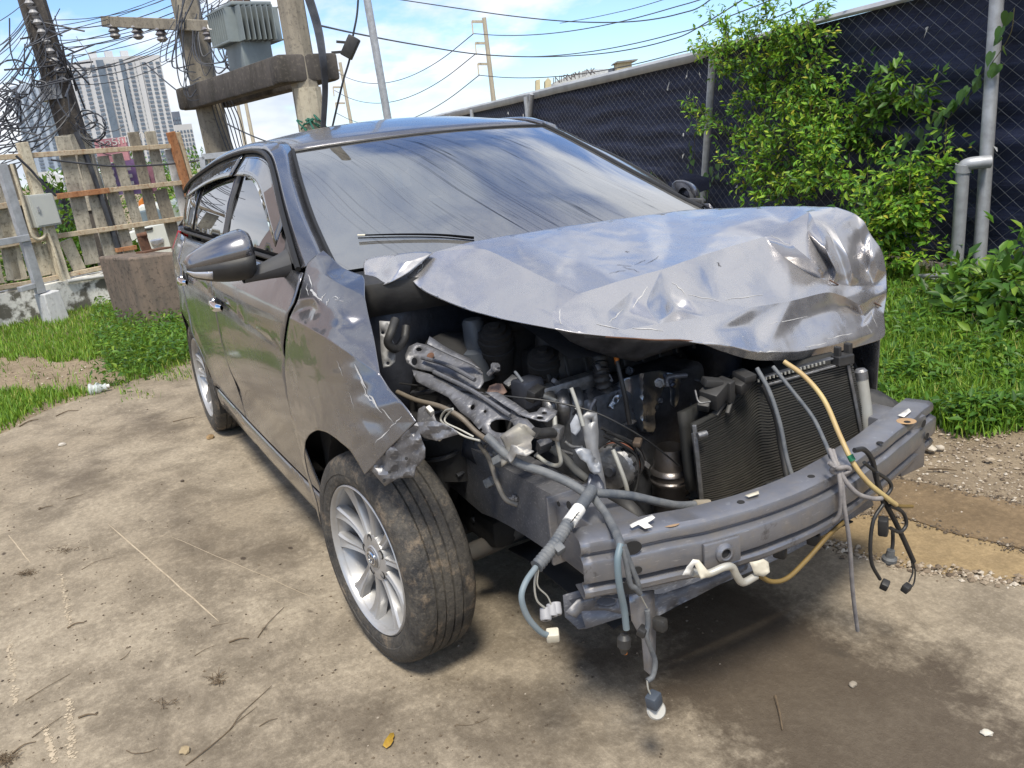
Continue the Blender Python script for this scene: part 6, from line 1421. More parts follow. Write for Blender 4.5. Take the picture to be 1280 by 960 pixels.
# bent pipe hoop beside the post
hp = [fpt(1238, 202, .10), fpt(1225, 203, .16), fpt(1211, 205, .22), fpt(1204, 210, .24), fpt(1203, 222, .24), fpt(1199, 280, .22), fpt(1194, 352, .20)]
mb = MB(); mb.tube(hp, .045, 14, 4); hoop = mb.build('pipe_hoop', MT['galv'], None, True, 60); tag(hoop, 'bent grey galvanised pipe stub elbowed into the fence post', 'pipe')
mb = MB(); mb.lathe([(.048, -.03), (.056, -.028), (.056, .028), (.048, .03)], hp[3], (hp[2]-hp[5]), 16); mb.build('elbow_collar', MT['galv'], hoop, True)
for i, (a, b) in enumerate((((1128, 352), (1176, 350)), ((1136, 358), (1172, 354)), ((1140, 346), (1200, 343)))):
    m_ = MB(); m_.tube([fpt(*a, .35+.05*i), fpt(*b, .30+.05*i)], .018, 10, 1); o = m_.build('ground_pipe', MT['galv'], None, True)
    tag(o, ('longest pale pipe lying low at the foot of the fence', 'short pale pipe lying nearest the grass at the fence foot', 'pale pipe lying at the fence foot reaching the hoop')[i], 'pipe', 'pipes lying by the fence')
# ------------------------------------------------------------------ climbers, shrubs, weeds and grass
def spray_plant(name, label, branches, mat, leaf, per, cat='shrub', group=None, seed=0, spread=.05, stem=.004, extra=None):
    """branches: lists of points; leaflets in pairs along every branch, on short twigs"""
    rs = random.Random(seed); root = empty(name, branches[0][0]); tag(root, label, cat, group)
    P, D, Nn, S = [], [], [], []; sm = MB()
    for br in branches:
        c = catmull(br, 5); sm.tube(c, lambda t: stem*(1-.7*t), 5, 1, False); L = sum((b-a).length for a, b in zip(c, c[1:])); n = int(L*per)
        for i in range(n):
            t = rs.random()**.8*(len(c)-1); k = min(int(t), len(c)-2); p = c[k].lerp(c[k+1], t-k); tg_ = (c[k+1]-c[k]).normalized()
            tw = Vector((rs.gauss(0, 1), rs.gauss(0, 1), rs.gauss(0, .7))); tw = (tw-tg_*tw.dot(tg_)*.5).normalized(); tl = abs(rs.gauss(0, spread))
            q = p+tw*tl
            for _ in range(rs.choice((2, 3, 3))):          # a tuft of leaflets
                d = (tw*.7+tg_*.5+Vector((rs.gauss(0, .5), rs.gauss(0, .5), rs.gauss(0, .45)-.1))).normalized()
                P.append(q+d*.006); D.append(d); u = Vector((rs.gauss(0, .4), rs.gauss(0, .4), 1))+nF*.6; Nn.append(u); S.append(leaf*rs.uniform(.45, 1.45))
    sm.build('stem', MT['stem'], root, True)
    o = leaves_mesh('foliage', P, D, Nn, S, mat, root); return root
def fb(*pp): return [fpt(a, b, o) for a, b, o in pp]
r = random.Random(21)
# big climber over the fence: three plants one can tell apart by where they spread
def fan(cx, cy, o0, tips, seed, sub=3):
    rr = random.Random(seed); out = []
    for (tx, ty, to) in tips:
        a = fpt(cx, cy, o0); b = fpt(tx, ty, to); m = a.lerp(b, .5)+Vector((0, 0, .10))+nF*.06; out.append([a, m, b])
        for _ in range(sub):
            t = rr.uniform(.35, .95); s = a.lerp(m, t*2) if t < .5 else m.lerp(b, t*2-1)
            out.append([s, s+(b-a)*.10+Vector((rr.gauss(0, .06), rr.gauss(0, .06), rr.gauss(0, .08))), s+(b-a).normalized()*rr.uniform(.12, .30)+Vector((rr.gauss(0, .10), rr.gauss(0, .10), rr.gauss(0, .10)-.03))])
    return out
spray_plant('climbing_shrub', 'yellow green climber spilling over the fence top by the middle post', fan(950, 110, .12, [(885, 10, .15), (905, 50, .2), (872, 55, .12), (930, 15, .15), (965, 8, .15), (990, 22, .15), (1025, 18, .12), (1000, 60, .15), (940, 60, .2), (905, 85, .2), (1040, 40, .1), (960, 70, .2)], 1, 5)+[fb((990, 250, .1), (985, 180, .12), (960, 110, .12))], MT['leaf_yellow'], .054, 38, 'climber', 'climbers on the dark fence', 1, .06)
spray_plant('climbing_shrub', 'dense yellow green climber across the middle of the dark fence', fan(1010, 235, .18, [(920, 140, .2), (862, 140, .2), (915, 165, .3), (915, 195, .35), (930, 215, .4), (960, 175, .35), (985, 150, .3), (1020, 95, .15), (1020, 140, .25), (1035, 175, .35), (1045, 195, .4), (950, 245, .4), (925, 232, .35), (985, 235, .45), (1060, 160, .15), (1020, 230, .45), (955, 255, .35), (1075, 230, .3)], 2, 5), MT['leaf_yellow'], .056, 33, 'climber', 'climbers on the dark fence', 2, .06)
spray_plant('climbing_shrub', 'thin leafy shoots reaching right across the dark fence', fan(1060, 190, .08, [(1105, 90, .08), (1140, 70, .08), (1170, 105, .1), (1165, 125, .1), (1130, 115, .08), (1110, 150, .1)], 3, 2), MT['leaf_green'], .075, 26, 'climber', 'climbers on the dark fence', 3, .035)
spray_plant('leafy_bush', 'yellow green bush beside the crumpled bonnet under the pipe hoop', fan(1110, 330, .35, [(1050, 225, .45), (1075, 235, .5), (1100, 215, .45), (1130, 215, .4), (1150, 215, .35), (1175, 205, .3), (1190, 197, .3), (1160, 235, .35), (1120, 245, .55), (1090, 265, .6), (1140, 270, .5), (1165, 275, .35), (1115, 295, .6), (1150, 310, .4), (1085, 300, .6), (1125, 335, .6)], 4, 5), MT['leaf_yellow'], .058, 34, 'bush', None, 4, .07)
spray_plant('leafy_bush', 'broad leaved weed bush at the foot of the grey posts', fan(1240, 420, .7, [(1140, 405, .9), (1165, 395, .8), (1190, 380, .7), (1215, 362, .6), (1245, 345, .55), (1275, 328, .6), (1300, 335, .7), (1290, 370, .9), (1255, 375, .9), (1215, 385, 1.0), (1180, 400, 1.1), (1150, 420, 1.2), (1200, 425, 1.2), (1250, 420, 1.2), (1290, 410, 1.1), (1230, 360, .8)], 5, 5), MT['leaf_green'], .082, 34, 'bush', None, 5, .07)
spray_plant('climbing_shrub', 'trailing yellow green shoots hanging between the two climber masses', fan(980, 130, .12, [(930, 95, .12), (955, 120, .15), (985, 95, .1), (1015, 110, .12), (1045, 75, .1), (1060, 105, .1), (1040, 135, .12), (1000, 150, .2), (960, 155, .2), (1070, 140, .1), (925, 125, .15), (1080, 180, .15), (1100, 200, .12), (1055, 200, .3)], 14, 4), MT['leaf_yellow'], .052, 32, 'climber', 'climbers on the dark fence', 6, .05)
# heart-leaved vines: every leaf an own piece
def heart(size=1.0):
    o = [(0, 0), (.18, -.12), (.42, -.10), (.55, .12), (.50, .38), (.32, .66), (0, 1.0)]; L_ = o+[(-x, y) for x, y in reversed(o[1:-1])]
    V = [(x*size*.85, y*size, .10*size*abs(x)-.12*size*y*y) for x, y in L_]+[(0, .35*size, -.04*size)]; n = len(L_)
    return V, [(n, i, (i+1) % n) for i in range(n)]
hv, hf = heart(.085); hm = bpy.data.meshes.new('heart_leaf'); hm.from_pydata(hv, [], hf); hm.materials.append(MT['leaf_vine'])
hm2 = hm.copy(); hm2.materials.clear(); hm2.materials.append(MT['leaf_green'])
def heart_vine(label, paths, seed, gap=.065, keep=1.0):
    rs = random.Random(seed); root = empty('heart_leaf_vine', paths[0][0]); tag(root, label, 'vine', 'heart-leaved vines on the fence')
    for pth in paths:
        c = catmull(pth, 6); m_ = MB(); m_.tube(c, .003, 5, 1); m_.build('stem', MT['stem'], root, True); acc = 0
        for a, b in zip(c, c[1:]):
            acc += (b-a).length
            while acc > gap:
                acc -= gap
                if rs.random() > keep: continue
                q = bpy.data.objects.new('leaf', hm if rs.random() < .8 else hm2); COL.objects.link(q)
                out = (nF+Vector((0, 0, .35))+dAB*rs.gauss(0, .35)+Vector((0, 0, rs.gauss(0, .3)))).normalized(); dn = (Vector((0, 0, -1))+dAB*rs.gauss(0, .5)); dn = (dn-out*dn.dot(out)).normalized(); sd = dn.cross(out)
                s_ = rs.uniform(.6, 1.2); mm = Matrix((sd*s_, dn*s_, out*s_)).transposed().to_4x4(); mm.translation = b+nF*rs.uniform(.02, .07)+dAB*rs.gauss(0, .035)
                q.parent = root; q.matrix_parent_inverse = inv_world(root); q.matrix_basis = mm
heart_vine('heart-leaved vine climbing diagonally to the tall grey post', [fb((1095, 200, .05), (1140, 170, .05), (1170, 150, .05), (1205, 120, .06), (1235, 85, .09), (1262, 45, .06), (1268, 10, .05)), fb((1150, 190, .05), (1180, 155, .05), (1225, 105, .08), (1255, 80, .06)), fb((1100, 205, .05), (1130, 200, .05), (1160, 185, .05))], 1)
heart_vine('heart-leaved vine low on the fence behind the far door mirror', [fb((812, 213, .05), (835, 232, .06), (860, 245, .06), (885, 225, .1), (900, 200, .06)), fb((868, 165, .05), (868, 200, .06), (862, 235, .06)), fb((880, 262, .08), (890, 230, .1), (905, 215, .08))], 2, .06)
heart_vine('heart-leaved vine at the foot of the tall grey post', [fb((1235, 325, .12), (1260, 310, .10), (1280, 290, .08)), fb((1245, 330, .3), (1262, 305, .2), (1275, 325, .2))], 3, .08)
# ground cover by the fence
rs = random.Random(5); P, D, Nn, S = [], [], [], []; BL = []
edge_px = lambda px: interp(px, [(1040, 520), (1100, 528), (1160, 520), (1200, 540), (1280, 530), (1320, 535)])
cnt = 0
while cnt < 15000:
    px = rs.uniform(1040, 1330); py = lerp(330, 545, rs.random()**.75)
    if py > edge_px(px)+rs.gauss(0, 4): continue
    p = gp(px, py); 
    if (p-FA).dot(nF) < .05: continue
    hgt = abs(noise.noise(Vector((p.x*2.2, p.y*2.2, 0))))*.15+.035; z = rs.random()*hgt
    d = Vector((rs.gauss(0, 1), rs.gauss(0, 1), rs.gauss(.15, .5))); P.append((p.x, p.y, z)); D.append(d); Nn.append((rs.gauss(0, .3), rs.gauss(0, .3), 1)); S.append(rs.uniform(.022, .060)); cnt += 1
    if rs.random() < .9: BL.append((p.x+rs.gauss(0, .03), p.y+rs.gauss(0, .03), -.01)); BL.append((p.x+rs.gauss(0, .03), p.y+rs.gauss(0, .03), -.01))
o = leaves_mesh('weeds', P, D, Nn, S, MT['leaf_green']); tag(o, 'low broad leaved weeds covering the ground before the dark fence', 'weeds', kind='stuff')
o = blades('grass', BL, .03, .13, .0034, MT['grass'], 4, .8); tag(o, 'rough grass growing through the weeds before the dark fence', 'grass', kind='stuff')
# lawn verge on the left
BL = []; P, D, Nn, S = [], [], [], []
hi = lambda px: interp(px, [(-60, 395), (0, 405), (70, 392), (130, 372), (260, 350)]); 
def dirt_patch(px, py): return math.hypot((px-30)/(125+20*noise.noise(Vector((px*.05, 1, 0)))), (py-468)/21) < 1+.35*noise.noise(Vector((px*.06, py*.09, 2)))
lo = lambda px: interp(px, [(-60, 555), (0, 533), (60, 500), (130, 485), (180, 470), (240, 450), (270, 440)])
cnt = 0
while cnt < 42000:
    px, py = rs.uniform(-60, 270), rs.uniform(348, 540)
    if py < hi(px) or py > lo(px)+rs.gauss(0, 5): continue
    if dirt_patch(px, py) and rs.random() < .97: continue
    cnt += 1
    if px > 120 and rs.random() < .3 and py > 385: 
        p = gp(px, py); z = rs.random()*.16; P.append((p.x, p.y, z)); D.append((rs.gauss(0, 1), rs.gauss(0, 1), rs.gauss(.3, .5))); Nn.append((rs.gauss(0, .3), rs.gauss(0, .3), 1)); S.append(rs.uniform(.03, .06)); continue
    p = gp(px, py); BL.append((p.x, p.y, -.01))
for _ in range(900):
    px, py = rs.uniform(150, 240), rs.gauss(475, 12); p = gp(px, py+rs.gauss(0, 8))
    if noise.noise(Vector((p.x*3, p.y*3, 1))) > .1: BL.append((p.x, p.y, -.01))
o = blades('grass', BL, .02, .085, .0034, MT['grass'], 9, .9); tag(o, 'bright grass verge between the slat fence and the concrete', 'grass', kind='stuff')
o = leaves_mesh('weeds', P, D, Nn, S, MT['leaf_green']); tag(o, 'feathery weeds in the verge below the concrete block', 'weeds', kind='stuff')

# the verge goes on along the fence and behind the car
rs = random.Random(8); BL = []; P, D, Nn, S = [], [], [], []
for _ in range(26000):
    s_ = rs.uniform(2.0, 22.0); p, t = fence_at(s_); nn = Vector((t.y, -t.x, 0)); nn = nn if nn.dot(CAM-p) > 0 else -nn
    q = p+nn*(.08+2.3*rs.random()**1.3)
    if noise.noise(Vector((q.x*.8, q.y*.8, 7))) < -.25 or (q.x > 2.4 and (q-p).length > 1.9): continue
    if rs.random() < .8: BL.append((q.x, q.y, -.01))
    else: P.append((q.x, q.y, rs.random()*.10)); D.append((rs.gauss(0, 1), rs.gauss(0, 1), rs.gauss(.2, .5))); Nn.append((rs.gauss(0, .3), rs.gauss(0, .3), 1)); S.append(rs.uniform(.025, .06))
for _ in range(22000):
    q = Vector((rs.uniform(-8, -2.3), rs.uniform(-.6, 5.0), 0))
    if noise.noise(Vector((q.x*.7, q.y*.7, 2))) > -.05: BL.append((q.x, q.y, -.012))
o = blades('grass', BL, .03, .12, .0036, MT['grass'], 14, .8); tag(o, 'grass verge running along the dark fence behind the car', 'grass', kind='stuff')
o = leaves_mesh('weeds', P, D, Nn, S, MT['leaf_green']); tag(o, 'leafy weeds along the dark fence behind the car', 'weeds', kind='stuff')
def text_obj(name, body, size, mat, parent, mw, extrude=.01, align='CENTER'):
    cu = bpy.data.curves.new(name, 'FONT'); cu.body = body; cu.size = size; cu.extrude = extrude; cu.align_x = align; cu.resolution_u = 3
    t = bpy.data.objects.new(name+'_curve', cu); COL.objects.link(t); bpy.context.view_layer.update(); dg = bpy.context.evaluated_depsgraph_get()
    me = bpy.data.meshes.new_from_object(t.evaluated_get(dg)); bpy.data.objects.remove(t); me.materials.clear(); me.materials.append(mat)
    o = bpy.data.objects.new(name, me); COL.objects.link(o); o.parent = parent; o.matrix_parent_inverse = inv_world(parent); o.matrix_basis = mw; return o
# ------------------------------------------------------------------ left boundary: low wall, slat fence and what is fixed to it
LA, LB = Vector((-5.75, -2.15, 0)), Vector((-7.0, .30, 0)); dL = (LB-LA).normalized(); nL = Vector((dL.y, -dL.x, 0)); nL = nL if nL.dot(CAM-LA) > 0 else -nL
def lp(px, py, off=0.0): return at(px, py, plane=(LA+nL*off, nL))
def _weathered(name, c1, c2, c3, sc=6):
    m = NT(name); co = m.pos(); n1 = m.noise(m.mapping(co, (3, 3, .8)), sc, 7, .68); n2 = m.noise(co, 26, 6, .7)
    col = m.mix(m.ramp(n1, [(.38, 0.0), (.62, 1.0)]), c1, c2); col = m.mix(m.ramp(n2, [(.52, 0.0), (.68, .8)]), col, c3); m.bsdf(col, .9, 0, m.bump(n2, .5, .006), .2); return m.mat
MT['slat'] = _weathered('mouldy grey concrete slat', (.46, .43, .36), (.28, .26, .22), (.11, .10, .085)); MT['slat2'] = _weathered('cream weathered slat', (.62, .57, .45), (.46, .41, .32), (.20, .17, .13)); MT['slat3'] = _weathered('pale grey sheet panel', (.56, .57, .58), (.47, .48, .50), (.34, .34, .34)); MT['slat4'] = _weathered('dark mouldy slat', (.30, .27, .22), (.19, .17, .14), (.09, .08, .07))
MT['rail'] = _weathered('rust streaked cream rail', (.56, .48, .36), (.42, .34, .24), (.28, .13, .07), 3); MT['rust_rail'] = _weathered('rusted steel rail', (.34, .15, .07), (.42, .22, .12), (.12, .06, .04), 3)
def _whitewash():
    m = NT('flaking whitewashed concrete'); co = m.pos(); n1 = m.noise(co, 3.2, 7, .6); n2 = m.noise(co, 20, 6, .7)
    col = m.mix(m.ramp(n1, [(.47, 0.0), (.53, 1.0)]), (.13, .125, .105), (.68, .68, .65)); col = m.mix(m.ramp(n2, [(.5, 0.0), (.7, .6)]), col, (.25, .24, .21)); m.bsdf(col, .9, 0, m.bump(n2, .4, .006), .2); return m.mat
MT['wall_white'] = _whitewash()
lf = empty('slat_fence', LA.lerp(LB, .5)); tag(lf, 'old fence of mouldy upright slats on cream and rusty rails', 'fence')
def upright(px0, py0, px1, py1, w, th, mat, name, off, parent, ext0=0, ext1=0, shear=0):
    a, b = lp(px0, py0, off), lp(px1, py1, off); a2 = a+(a-b)*ext0; b2 = b+(b-a)*ext1
    m_ = MB(); m_.bar(b2, a2, w, th, up=nL, ch=.006); return m_.build(name, MT[mat], parent)
SL = [((78, 170), (116, 330), .205, 'slat'), ((104, 192), (142, 330), .19, 'slat'), ((128, 195), (165, 330), .165, 'slat'), ((146, 192), (184, 318), .15, 'slat'), ((166, 165), (193, 279), .165, 'slat4'), ((187, 164), (203, 233), .165, 'slat'), ((200, 237), (226, 322), .20, 'slat4'), ((213, 186), (246, 320), .20, 'slat3'),
      ((9, 206), (42, 330), .19, 'slat4'), ((26, 255), (55, 345), .20, 'slat2'), ((3, 262), (26, 350), .17, 'slat2'), ((82, 300), (100, 338), .17, 'slat2'), ((56, 305), (74, 345), .16, 'slat2'), ((-12, 200), (18, 350), .17, 'slat'), ((-38, 205), (-4, 355), .18, 'slat2'), ((243, 262), (258, 330), .15, 'slat2')]
for a, b, w, mt in SL: upright(*a, *b, w*.86, .03, mt, 'slat', -.02, lf)
for (a, b, h, mt) in (((-60, 201), (222, 182), .055, 'rail'), ((-60, 268), (70, 246), .06, 'rail'), ((68, 246), (136, 238), .062, 'rust_rail'), ((134, 238), (248, 226), .055, 'rail'), ((-60, 318), (72, 295), .05, 'rail'), ((66, 296), (250, 270), .055, 'rail'), ((-40, 366), (40, 353), .05, 'rail'), ((40, 353), (145, 331), .05, 'rail'), ((145, 313), (170, 309), .05, 'rust_rail')):
    A_, B_ = lp(*a, .035), lp(*b, .035); m_ = MB(); m_.bar(A_, B_, .05, h, ch=.005); m_.build('rail', MT[mt], lf)
upright(213, 165, 262, 330, .10, .06, 'rust_rail', 'post', .06, lf); upright(27, 178, 82, 354, .11, .07, 'slat2', 'post', .06, lf)
upright(222, 165, 268, 330, .05, .05, 'rail', 'post', .04, lf)
# low whitewashed wall with its gutter pipe
wl = empty('low_wall', LA); tag(wl, 'low flaking whitewashed wall under the slat fence', 'wall')
a, b = lp(-70, 390, .10), lp(150, 350, .10); zt = .33
m_ = MB(); c_ = []
for i in range(25):
    t = i/24; p = LA.lerp(LB, -.35+1.4*t); w_ = .012*noise.noise(Vector((i*.8, 0, 0)))
    c_.append([p+nL*(.17+w_)+Vector((0, 0, -.05)), p+nL*(.16+w_)+Vector((0, 0, zt*.5)), p+nL*(.155+w_)+Vector((0, 0, zt)), p-nL*.06+Vector((0, 0, zt+.01)), p-nL*.06+Vector((0, 0, -.05))])
m_.grid(c_); m_.build('wall_face', MT['wall_white'], wl, True, 40)
m_ = MB(); m_.tube([lp(84, 352, .19), lp(130, 345, .19), lp(175, 336, .19)], .022, 10, 1); m_.build('coping_pipe', simple('white pipe', (.62, .62, .60), None, .5), wl, True)
# steel strut on its concrete foot, in front of the wall
st = empty('steel_strut', (gp(68, 398).x, gp(68, 398).y, 0)); tag(st, 'grey painted steel strut standing on a pale concrete foot', 'support')
SF = gp(62, 402)
pls = (SF, nL)
def sp(px, py, off=0): return at(px, py, plane=(SF+nL*off, nL))
m_ = MB(); A4 = [sp(42, 368, -.1), sp(62, 362, -.1), sp(75, 397, -.1), sp(53, 404, -.1)]
A4[2].z = A4[3].z = -.03; n4 = nL*.20
m_.add([p for p in A4]+[p+n4 for p in A4], [(0, 1, 2, 3), (7, 6, 5, 4), (0, 4, 5, 1), (1, 5, 6, 2), (2, 6, 7, 3), (3, 7, 4, 0)]); m_.build('concrete_foot', MT['slat3'], st, bevel=.01)
m_ = MB(); m_.bar(sp(51, 366), sp(1, 205), .09, .07, up=nL, ch=.004); m_.build('strut_column', _weathered('chipped blue grey paint', (.30, .33, .37), (.24, .26, .29), (.16, .09, .07)).name and MT['galv'], st)
m_ = MB(); m_.bar(sp(-40, 310, .03), sp(36, 297, .03), .05, .065, ch=.004); m_.build('strut_arm', MT['galv'], st)
m_ = MB(); m_.bar(sp(24, 362, .0), sp(42, 357, .0), .08, .05, ch=.004); m_.build('strut_plate', MT['galv'], st)
# electric cabinet and conduit on the fence
bx = empty('meter_box', lp(58, 263, .12)); tag(bx, 'pale grey steel meter box mounted on the slat fence', 'box')
e0, e1, e2, e3 = lp(34, 244, .16), lp(66, 241, .16), lp(78, 280, .16), lp(47, 285, .16)
m_ = MB(); m_.add([e0, e1, e2, e3]+[p-nL*.14 for p in (e0, e1, e2, e3)], [(0, 3, 2, 1), (4, 5, 6, 7), (0, 1, 5, 4), (1, 2, 6, 5), (2, 3, 7, 6), (3, 0, 4, 7)]); bm_ = m_.build('cabinet', simple('pale grey enamel', (.46, .48, .46), (.40, .42, .41), .45, 0, 5), bx, bevel=.008)
bm = bmesh.new(); bm.from_mesh(bm_.data); bmesh.ops.recalc_face_normals(bm, faces=bm.faces); bm.to_mesh(bm_.data); bm.free()
ctr = (e0+e1+e2+e3)/4; m_ = MB(); m_.add([ctr+(p-ctr)*.88+nL*.010 for p in (e0, e1, e2, e3)]+[ctr+(p-ctr)*.88-nL*.005 for p in (e0, e1, e2, e3)], [(0, 3, 2, 1), (0, 1, 5, 4), (1, 2, 6, 5), (2, 3, 7, 6), (3, 0, 4, 7)]); dr = m_.build('cabinet_door', simple('cabinet door enamel', (.49, .51, .49), (.44, .46, .45), .42, 0, 5), bx)
m_ = MB(); q = lp(48, 262, .175); m_.box(q, (.02, .02, .06), frame(dL)); m_.build('cabinet_lock', MT['galv'], bx)
def cond_(pts, r, label, name='conduit_pipe', mat='slat2', cat='pipe', group='conduit pipes on the slat fence'):
    m_ = MB(); m_.tube([lp(a, b, o) for a, b, o in pts], r, 8, 4); o = m_.build(name, MT[mat], None, True); tag(o, label, cat, group); return o
cond_([(14, 205, .12), (25, 240, .12), (36, 280, .12), (42, 296, .12), (50, 299, .12), (56, 294, .12), (55, 284, .12)], .017, 'cream conduit pipe curling up under the meter box'); cond_([(58, 287, .12), (68, 312, .12), (78, 345, .12), (83, 352, .12)], .017, 'cream conduit pipe dropping from the meter box to the wall')
# unseen pink board added left of the view to reflect in the side windows
hd = empty('reflection_board', (-4.6, -3.1, 0)); tag(hd, 'unseen pink board on posts added for the side windows to reflect', 'reflection board')
m_ = MB(); m_.box((-4.6, -4.1, 2.9), (.05, 3.7, 3.6), rotm(0, 0, 12), ch=.005); m_.build('board', simple('faded pink board', (.52, .42, .41), (.46, .37, .36), .7, 0, 2), hd)
for s_ in (-1.7, 0, 1.7): m_ = MB(); m_.bar((-4.68-.2*s_, -4.1+s_, 0), (-4.68-.2*s_, -4.1+s_, 4.7), .07, .07); m_.build('board_post', MT['galv'], hd)
# ------------------------------------------------------------------ concrete block with rusty bracket
blk = empty('concrete_block', gp(178, 405)); tag(blk, 'stained pinkish brown concrete block standing in the grass', 'block')
f0, f1, f2 = gp(146, 404), gp(183, 410), gp(236, 402); f3 = f0+(f2-f1)
hh = .66; m_ = MB(); base = [f0, f1, f2, f3]; top = []
for p, px, py in ((f0, 124, 323), (f1, 172, 322), (f2, 226, 312), (f3, 0, 0)): top.append(Vector((p.x, p.y, hh)))
cc = sum(base, Vector())/4
top = [cc.xy.to_3d()+(t.xy.to_3d()-cc.xy.to_3d())*1.10+Vector((0, 0, hh)) for t in top]
m_.add([p+Vector((0, 0, -.05)) for p in base]+top, [(0, 1, 5, 4), (1, 2, 6, 5), (2, 3, 7, 6), (3, 0, 4, 7), (4, 5, 6, 7)]); o = m_.build('block_body', _weathered('stained pink concrete', (.20, .155, .125), (.125, .105, .09), (.045, .04, .036), 3), blk, bevel=.02)
bm = bmesh.new(); bm.from_mesh(o.data); bmesh.ops.recalc_face_normals(bm, faces=bm.faces); bm.to_mesh(o.data); bm.free()
rb = empty('rusty_bracket', at(190, 312, z=hh)); tag(rb, 'rusty steel bracket lying on the concrete block', 'bracket')
q = at(192, 311, z=hh+.02); q.z = hh+.008
m_ = MB(); m_.box(q, (.14, .30, .016), rotm(0, 0, 30)); m_.build('base_plate', MT['rust'], rb); m_ = MB(); m_.box(q+Vector((0, -.07, .07)), (.016, .10, .14), rotm(8, 0, 30)); m_.build('upright_lug', MT['rust'], rb); m_ = MB(); m_.tube([q+Vector((0, -.12, .15)), q+Vector((.01, -.03, .16))], .025, 10, 1); m_.build('pin', MT['rust'], rb, True)
# ------------------------------------------------------------------ utility poles, platform, transformer
MT['pole'] = _weathered('weathered concrete pole', (.30, .27, .22), (.20, .18, .15), (.10, .09, .08), 2); MT['pole_pale'] = _weathered('pale concrete pole', (.46, .42, .33), (.38, .34, .27), (.22, .19, .15), 2); MT['pole_dark'] = _weathered('dark tarred pole', (.10, .09, .085), (.06, .055, .05), (.16, .14, .12), 2)
def pole(label, px0, py0, px1, py1, D, r, name='utility_pole', mat='pole', top=9.0, group='utility poles beyond the fence'):
    a, b = av(px0, py0, D), av(px1, py1, D); d = (a-b)/(a.z-b.z); base = b+d*(-.1-b.z); tp = b+d*(top-b.z)
    root = empty(name, base); tag(root, label, 'pole', group)
    m_ = MB(); m_.tube([base, base.lerp(tp, .5), tp], lambda t: r*(1.12-.28*t), 8 if mat != 'galv' else 14, 1); m_.build('shaft', MT[mat], root, True, 30); return root, base, d
pA, bA, dA = pole('dark utility pole wrapped in tangled cables behind the slat fence', 40, 0, 95, 180, 11.2, .155, mat='pole_dark', top=8.5)
pB, bB, dB_ = pole('weathered concrete pole holding the platform far end and cross arm', 231, 0, 274, 187, 11.4, .165, top=8.5)
pC, bC, dC = pole('concrete pole holding the platform near end above the car roof', 363, 0, 391, 165, 9.2, .135, top=8.0)
m_ = MB(); m_.tube([av(384, 110, 9.18), av(392, 165, 9.18)], .142, 10, 1); m_.build('lit_shaft_band', MT['pole_pale'], pC, True, 30)  # added pale tube: light on the lower shaft put into its colour
m_ = MB(); m_.tube([av(66, 105, 11.18), av(72, 125, 11.18)], .175, 10, 1); m_.build('metal_sleeve', MT['galv'], pA, True, 30); m_ = MB(); m_.tube([av(94, 168, 11.18), av(100, 195, 11.18), av(118, 262, 11.18)], .17, 10, 1); m_.build('concrete_stub', MT['slat'], pA, True, 30)
def onpole(b, d, px, py, D): return av(px, py, D)
# steps and insulator spools up pole A
for k in range(9):
    q = av(36+k*5.2, 2+k*12, 11.0); m_ = MB(); m_.lathe([(.02, .05), (.055, .05), (.03, .02), (.055, -.02), (.02, -.05)], q, (0, 0, 1), 10); m_.build('insulator_spool', simple('grey porcelain', (.35, .35, .36), None, .3) if k == 0 else bpy.data.materials['grey porcelain'], pA, True)
# platform: two concrete beams across poles B and C
pf = empty('platform_beam', av(320, 105, 10)); tag(pf, 'dark stained concrete platform carried between two poles', 'platform')
XL, XR = av(256, 122, 11.6), av(384, 86, 9.15); XR.z = XL.z = (XL.z+XR.z)/2
dd = (XR-XL).normalized(); sd = dd.cross(Vector((0, 0, 1))); sd = sd if sd.dot(CAM-XL) > 0 else -sd
for k, off in enumerate((.22, -.24)):
    m_ = MB(); m_.bar(XL+sd*off-dd*.02, XR+sd*off, .17, .27, ch=.02); m_.build('platform_girder', MT['pole_dark'], pf, True, 30)
m_ = MB(); m_.bar(XR+sd*.33-dd*.06, XR-sd*.33-dd*.06, .24, .265, ch=.03); m_.build('end_block', MT['pole_dark'], pf, True, 30)
m_ = MB(); m_.bar(XL+sd*.36+dd*.10, XL-sd*.36+dd*.10, .20, .26, ch=.03); m_.build('end_block', MT['pole_dark'], pf, True, 30)
# transformer
tc = at(314, 80, plane=(XL+sd*.0, sd)); tc.z = XL.z+.135
tr = empty('transformer', tc); tag(tr, 'grey pole transformer with ribbed cooling fins on the platform', 'transformer')
RT_ = Matrix((dd, sd, Vector((0, 0, 1)))).transposed(); TG = simple('grey transformer enamel', (.25, .29, .30), (.19, .22, .23), .45, .1, 4)
m_ = MB(); m_.box(tc+Vector((0, 0, .32)), (.62, .46, .64), RT_, ch=.02); m_.build('tank', TG, tr, True, 30)
m_ = MB(); m_.box(tc+Vector((0, 0, .87)), (.78, .60, .05), RT_, ch=.01); m_.build('lid', TG, tr, True, 30)
for k in range(9):
    for s_ in (-1, 1):
        m_ = MB(); m_.box(tc+dd*(-.32+.08*k)+sd*s_*.32+Vector((0, 0, .60)), (.014, .18, .46), RT_); m_.build('cooling_fin', TG, tr)
for k in range(7):
    for s_ in (-1, 1):
        m_ = MB(); m_.box(tc+dd*s_*.42+sd*(-.24+.08*k)+Vector((0, 0, .60)), (.20, .014, .46), RT_); m_.build('cooling_fin', TG, tr)
for s_ in (-1, 1):
    
    for h_ in (.38, .82): m_ = MB(); m_.box(tc+sd*s_*.41+Vector((0, 0, h_)), (.74, .012, .02), RT_); m_.build('fin_bar', TG, tr)
